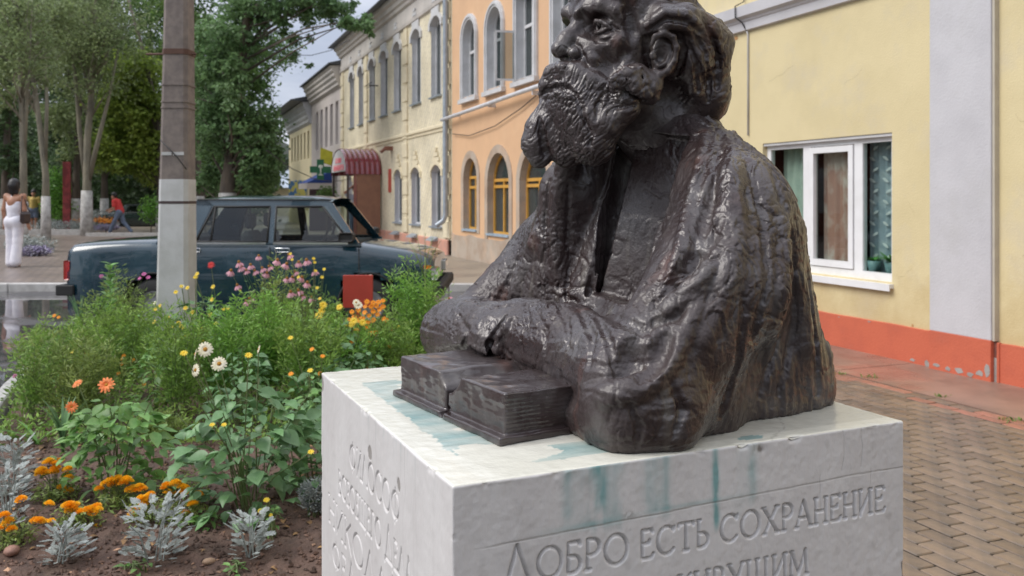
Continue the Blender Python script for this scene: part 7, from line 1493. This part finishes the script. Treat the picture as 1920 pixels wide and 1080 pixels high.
x, y = foot(590, 965); t = feathery('curly grey cushion plant leaning on the pedestal corner', x+.02, y, .085, .08, .17, 3400, m_silv, 'grey cushion plants', .022, seed=4, wid=.16, nst=30, name='grey_cushion_plant')
x, y = foot(335, 925); marigold('low bright green plant with two orange buds between dahlia and dusty miller', x, y, .15, .13, [F3(315, 915, y, x, y)], 'low green plants')
x, y = foot(300, 825); feathery('low olive moss like cushion between the two leafy dahlias', x, y, .17, .15, .17, 5000, m_fea2, 'low olive plants', .022, seed=6, wid=.14)
x, y = foot(385, 985); dahlia('low seedling with a few leaves between marigold and bare soil', x, y, .10, .08, .07, 26, 'f', [], 'low seedlings', lsc=.6); x, y = foot(440, 1068) ; dahlia('seedling with lobed leaves close to the bottom edge, under the small dusty miller', x, y, .05, .05, .04, 10, 'f', [], 'low seedlings', lsc=.5); x, y = foot(255, 1070); dahlia('seedling at the foot of the large dusty miller', x, y, .06, .05, .05, 12, 'f', [], 'low seedlings', lsc=.5)
# leafy dahlias
x, y = foot(215, 925); dahlia('leafy dahlia with coral orange blooms, left of the white one', x, y, .27, .22, .52, 290, 'f', [('coral', F3(200, 722, y-.1, x, y), (.1, -.8, .5), 1.25), ('coral', F3(146, 720, y, x, y), (-.3, -.5, .8), .85), ('coral', F3(134, 763, y-.1, x, y), (.4, -.7, .3), .9)], 'leafy dahlias in the bed', lsc=.98)
x, y = foot(470, 955); dahlia('broad leafy dahlia with cream white blooms, next to the pedestal', x, y, .36, .30, .62, 300, 'd', [('cream', F3(385, 655, y, x, y), (.05, -.95, .25), 1.05), ('cream', F3(411, 682, y-.05, x, y), (.15, -.9, .4), 1.0), ('cream', F3(367, 694, y, x, y), (-.6, -.7, .2), .9), ('cream', F3(367, 664, y, x, y), (-.95, -.3, .2), .9), ('cream', F3(485, 655, y, x, y), (-.9, -.4, .3), .6), ('syellow', F3(398, 797, y-.25, x, y), (0, -.5, .8), .7), ('syellow', F3(420, 797, y-.25, x, y), (0, -.5, .8), .7), ('syellow', F3(345, 663, y, x, y)), ('syellow', F3(466, 667, y, x, y)), ('syellow', F3(583, 848, y-.3, x, y), (0, -.5, .8), .8)], 'leafy dahlias in the bed', lsc=1.10)
x, y = foot(575, 905); dahlia('dark leafy dahlia pressed against the left side of the pedestal', x+.0, y, .17, .22, .44, 130, 'd', [], 'leafy dahlias in the bed', lsc=1.15)
x, y = foot(600, 800); dahlia('dahlia foliage rising behind the pedestal corner', x, y, .24, .2, .42, 130, 'd', [('so', F3(605, 668, y, x, y)), ('so', F3(585, 655, y, x, y)), ('syellow', F3(545, 634, y, x, y))], 'leafy dahlias in the bed', lsc=1.1)
# middle and back: (px foot, py foot, top y, width px, n, mat, label, flowers)
def fl_px(lst, kd, Yf, x, y, sc=1.0): return [(kd, F3(a, c, Yf, x, y), (R_.uniform(-.4, .4), -.8, .5), sc*R_.uniform(.85, 1.1)) for a, c in lst]
back = [(150, 800, 625, 190, 7500, m_fea2, 'feathery shrubby plant behind the coral dahlia, left middle of the bed', [], 1), (60, 790, 640, 110, 3500, m_fea, 'thin feathery plant at the left rim of the bed', [('mag', [(28, 705)])], 2),
        (225, 745, 560, 190, 9000, m_fea, 'tall feathery plant with orange flecks left of the concrete pole', [('so', [(232, 667), (228, 673), (250, 675), (228, 683), (222, 700), (258, 735), (270, 720)])], 3), (130, 720, 590, 150, 6500, m_fea, 'feathery green mass beside the wet asphalt', [('so', [(102, 592), (110, 595)])], 4),
        (215, 680, 515, 130, 5500, m_fea2, 'tall feathery plant with pink flowers in front of the car tail', [('mag', [(190, 518), (270, 514), (278, 520), (262, 522)])], 5), (330, 790, 590, 120, 6000, m_fea, 'feathery plant at the foot of the concrete pole', [('so', [(345, 663)])], 6),
        (420, 770, 575, 150, 7500, m_fea3, 'bright feathery plant right behind the cream dahlia', [('syellow', [(350, 630), (340, 612), (380, 640)])], 7), (500, 760, 560, 170, 9500, m_fea3, 'broad bright feathery plant in the centre of the bed', [], 8), (570, 780, 590, 150, 8000, m_fea, 'feathery plant left of the pedestal top', [('so', [(600, 700), (583, 712), (556, 716)])], 9),
        (520, 700, 500, 150, 6500, m_fea2, 'upright stems under the coneflowers', [], 10), (650, 745, 600, 130, 6500, m_fea3, 'feathery green plant behind the pedestal edge', [('so', [(640, 690), (672, 672), (690, 690), (632, 655), (660, 640)])], 11),
        (720, 730, 590, 120, 6500, m_fea, 'feathery plant just left of the bronze sleeve', [('so', [(690, 668), (705, 640), (730, 650)])], 12), (775, 705, 505, 120, 10000, m_fea3, 'dense feathery bush in front of the car bonnet', [], 13), (830, 690, 575, 80, 3500, m_fea, 'feathery plant half hidden by the bronze sleeve', [('pink', [(830, 570), (842, 560), (820, 590), (850, 575)])], 14),
        (600, 690, 555, 110, 5000, m_fea, 'green feathery plant behind the yellow dahlias', [], 15), (280, 690, 590, 90, 3500, m_fea, 'small feathery plant left of the pole foot', [], 16), (80, 705, 620, 90, 3000, m_fea2, 'thin olive plant near the asphalt', [], 17)]
for px, py, top, w, n, mt, lb, fls, sd in back:
    x, y = foot(px, py); f_ = [q for kd, l_ in fls for q in fl_px(l_, kd, y-.1, x, y, .9)]; feathery(lb, x, y, w/2/FOC*y*1.1, .22, (py-top)/FOC*y*1.14, int(n*.50), mt, 'feathery plants in the bed', .040, f_, seed=sd, nst=34, wid=.12)
x, y = foot(365, 720); yl = [(300, 574), (292, 580), (315, 595), (340, 537), (352, 540), (370, 514), (330, 548), (348, 578), (362, 586), (395, 590), (400, 538), (335, 606), (325, 612), (345, 615), (398, 562), (340, 637), (420, 580), (290, 604), (366, 520), (428, 578)]
dahlia('bushy dahlia covered in small yellow blooms around the foot of the pole', x, y, .30, .2, .74, 190, 'd', fl_px(yl, 'syellow', y-.15, x, y, 1.0)+fl_px([(342, 537), (290, 568)], 'cream', y-.15, x, y, .5), 'yellow dahlias', lsc=.95)
x, y = foot(420, 705); dahlia('green bush carrying a single red bloom before the car door', x, y, .18, .15, .62, 90, 'f', [('red', F3(396, 497, y, x, y), (0, -.9, .3), 1.0), ('syellow', F3(367, 520, y, x, y)), ('syellow', F3(450, 545, y, x, y), (0, -.5, .8), .6)], 'leafy dahlias in the bed', lsc=.8)
x, y = foot(530, 715); pk = [(448, 492), (452, 500), (485, 480), (433, 508), (470, 497), (462, 507), (478, 508), (492, 503), (505, 500), (500, 512), (445, 535), (468, 560), (462, 565), (520, 488), (537, 495), (542, 478), (560, 492), (553, 510), (548, 520), (566, 520), (538, 522), (545, 548), (566, 555), (585, 558), (560, 545), (576, 530), (590, 508), (575, 488)]
t = thing('coneflower_plant', 'clump of tall pink coneflowers with brown cones in front of the car doors', 'flower', (x, y, SZ-.01), 0, 'coneflowers'); fp = fl_px(pk, 'pink', y-.1, x, y, .85)
fp = [(k_, p, (R_.uniform(-.5, .5), -.35, .9), s) for k_, p, f, s in fp]; stems_mesh([f[1] for f in fp], .10, .003, parent=t)
for kd, p, f, s in fp: flower(kd, t, p, f, s)
for i in range(60): p = R_.choice(fp)[1]; q_ = R_.uniform(.2, .85); inst(R_.choice(LV['f']), t, (p[0]*q_, p[1]*q_, p[2]*q_), R_.uniform(0, 6.3), R_.uniform(-.6, .5), 0, .75)
x, y = foot(585, 720); dahlia('slender yellow flowered plant right of the coneflowers', x, y, .14, .12, .86, 90, 'f', fl_px([(588, 485), (590, 492), (592, 508), (548, 487), (608, 505), (560, 520), (604, 520), (595, 540), (600, 560), (545, 476)], 'syellow', y-.1, x, y, .8), 'yellow dahlias', lsc=.75)
x, y = foot(640, 745); dahlia('dahlia with round lemon yellow blooms beside the red board', x, y, .22, .18, .60, 150, 'd', fl_px([(603, 583), (598, 592), (637, 576), (664, 602), (660, 608), (680, 605), (606, 572)], 'yellow', y-.12, x, y, 1.05)+fl_px([(668, 567), (672, 572)], 'cream', y-.1, x, y, .8), 'yellow dahlias', lsc=1.0)
x, y = foot(690, 725); ol = [(688, 566), (700, 568), (710, 567), (718, 564), (696, 575), (706, 574), (672, 582), (684, 586), (692, 592), (700, 584), (680, 597), (664, 594), (674, 600), (690, 604), (708, 590), (720, 598), (655, 600), (688, 614), (668, 619), (694, 625), (704, 624), (678, 638), (692, 640), (660, 585), (718, 575), (724, 600), (650, 606), (700, 600), (685, 575), (712, 580), (666, 671), (676, 673)]
feathery('thin stemmed bush crowded with small orange blooms below the red board', x, y, .20, .16, .60, 4200, m_fea, 'orange flowering bushes', .03, [(k_, p, f, s*1.15) for k_, p, f, s in fl_px(ol, 'so', y-.15, x, y, 1.15)], 'flower', seed=44, nst=26)
# tall dill-like umbel stalk in front of the bonnet, strap-leaved clumps
x, y = foot(795, 705); d = thing('dill_stalk', 'tall bare branching stalk rising before the car bonnet and pink plinth', 'plant', (x, y, 0)); b = MB(); top = Vector((F3(797, 470, y, x, y))); b.tube([(0, 0, 0), (.01, 0, .5), tuple(top)], [.006, .005, .004], 6); sp_ = []
for a in ((765, 436), (782, 428), (797, 424), (812, 432), (826, 440), (775, 450), (818, 452)):
    e_ = Vector(F3(a[0], a[1], y, x, y)); s_ = Vector((.01, 0, .5)).lerp(top, R_.uniform(.35, 1.0)); b.tube([s_, s_.lerp(e_, .5)+Vector((0, 0, .015)), e_], [.003, .0022, .0014], 5)
    for k in range(7): q = s_.lerp(e_, R_.uniform(.5, 1)); b.tube([q, q+Vector((R_.uniform(-.03, .03), R_.uniform(-.02, .02), R_.uniform(0, .03)))], .0011, 4)
b.build('stalk', m_fea2, d)
def straps(label, px, py, top, w, n, mat, bend=.6):
    x, y = foot(px, py); t = thing('strap_leaved_plant', label, 'plant', (x, y, SZ-.01), 0, 'strap leaved plants'); L = (py-top)/FOC*y
    for i in range(n):
        a = R_.uniform(0, 6.28); d_ = Vector((math.cos(a), math.sin(a)*.6, 0)); n_ = Vector((-d_.y, d_.x, 0)).normalized()*.010; pts = [d_*w*q_*q_+Vector((0, 0, L*(q_*1.15-bend*.35*q_*q_*q_))) for q_ in (0, .25, .5, .75, 1.0)]; b = MB(); vs_ = []
        for p, ww in zip(pts, (.8, 1.1, 1, .7, .05)): vs_ += [p-n_*ww, p+n_*ww]
        b.add(vs_, [(2*k, 2*k+1, 2*k+3, 2*k+2) for k in range(4)], True); b.build('leaf', mat, t)
    return t
straps('iris like clump with long leaves left of the coral dahlia', 118, 850, 740, .16, 12, m_dl); straps('grey green strap leaves beside the car bumper', 150, 640, 545, .14, 12, m_dl); straps('long fresh blades arching at the left of the dahlias', 70, 835, 790, .28, 7, m_dl2)
x, y = foot(205, 690); b = None
t = thing('tall_weed', 'tall leafy weed whose pointed leaves stand against the dark car boot', 'plant', (x, y, SZ-.01)); e_ = F3(207, 492, y, x, y); stems_mesh([e_], .01, .005, parent=t)
for i in range(26):
    q_ = .5+.5*i/26; a = i*2.4; inst(LV['f'][2], t, tuple(c*q_ for c in e_), a, -.45+R_.uniform(-.2, .2), 0, 1.5-.5*(i/26))
# low ground cover knitting the plants together
rng = np.random.default_rng(8); n = 15000; yy = rng.uniform(5.0, 8.3, n); lx = np.interp(yy, [2.6, 4.0, 6.2, 8.4], [-2.75, -2.55, -3.55, -4.3]); xx = lx+(-.42-lx)*rng.uniform(0, 1, n)**1.0; hz = SZ+(.05+.22*np.clip((yy-5)/1.2, 0, 1))*rng.uniform(0, 1, n)
C = np.stack([xx, yy, hz], 1); o = put('undergrowth', tri_mesh('undergrowth', leaf_quads(C, .05, rng, -.3, .3), m_fea, 4)); o['kind'] = 'stuff'

for px, py, rx_, h_, n_, lk_, lb in ((300, 775, .20, .50, 110, 'f', 'leafy green plant between the coral and the cream dahlia, further back'), (455, 800, .22, .55, 130, 'd', 'grey green leafy plant just behind the cream blooms'), (640, 775, .20, .50, 110, 'd', 'leafy plant above the rear edge of the pedestal'), (250, 715, .18, .55, 90, 'f', 'leafy plant left of the pole foot among feathery growth'), (690, 760, .16, .42, 80, 'd', 'broad leaved plant beside the bronze sleeve')):
    x, y = foot(px, py); dahlia(lb, x, y, rx_, .16, h_, n_, lk_, [], 'leafy dahlias in the bed', lsc=.95)

for px, py, rx_, h_, n_, lk_, lb in ((150, 770, .20, .42, 100, 'f', 'leafy plant among the feathery growth behind the coral dahlia'), (390, 745, .18, .55, 110, 'f', 'fresh green leafy plant right of the pole foot'), (540, 745, .22, .58, 130, 'f', 'leafy bush under the coneflowers'), (120, 700, .18, .40, 80, 'd', 'leafy plant near the wet asphalt at the back left of the bed'), (740, 715, .15, .45, 80, 'f', 'leafy plant between orange blooms and feathery bush'), (590, 830, .16, .45, 90, 'f', 'fresh leafy shoots right against the rear left corner of the pedestal')):
    x, y = foot(px, py); dahlia(lb, x, y, rx_, .16, h_, n_, lk_, [('syellow', (R_.uniform(-.1, .1), -.1, h_)), ('so', (R_.uniform(-.15, .15), -.08, h_*.95))] if lk_ == 'f' else [], 'leafy dahlias in the bed', lsc=.85)

# wilted leaves and litter lying on the soil, each a curled brown leaf
m_dead = M('withered_leaf', (.26, .15, .06), (.14, .08, .04), rough=.8, scale=30, rnd=.4, bump=.3)
dm = leaf_mesh('withered_leaf', .035, .010, m_dead, .5); rdl = random.Random(5)
dl = MB()
for i in range(110):
    y = rdl.uniform(3.0, 5.4); lx, rx = in_bed(0, y); x = rdl.uniform(lx, rx); a = rdl.uniform(0, 6.28); s_ = rdl.uniform(.6, 1.4); c_, n_ = math.cos(a)*s_, math.sin(a)*s_; z = soil_z(x, y)+.004
    dl.add([(x+v.co.x*c_-v.co.y*n_, y+v.co.x*n_+v.co.y*c_, z+v.co.z*s_) for v in dm.vertices], [tuple(p.vertices) for p in dm.polygons], True)
o = dl.build('fallen_leaves', m_dead); o['kind'] = 'stuff'
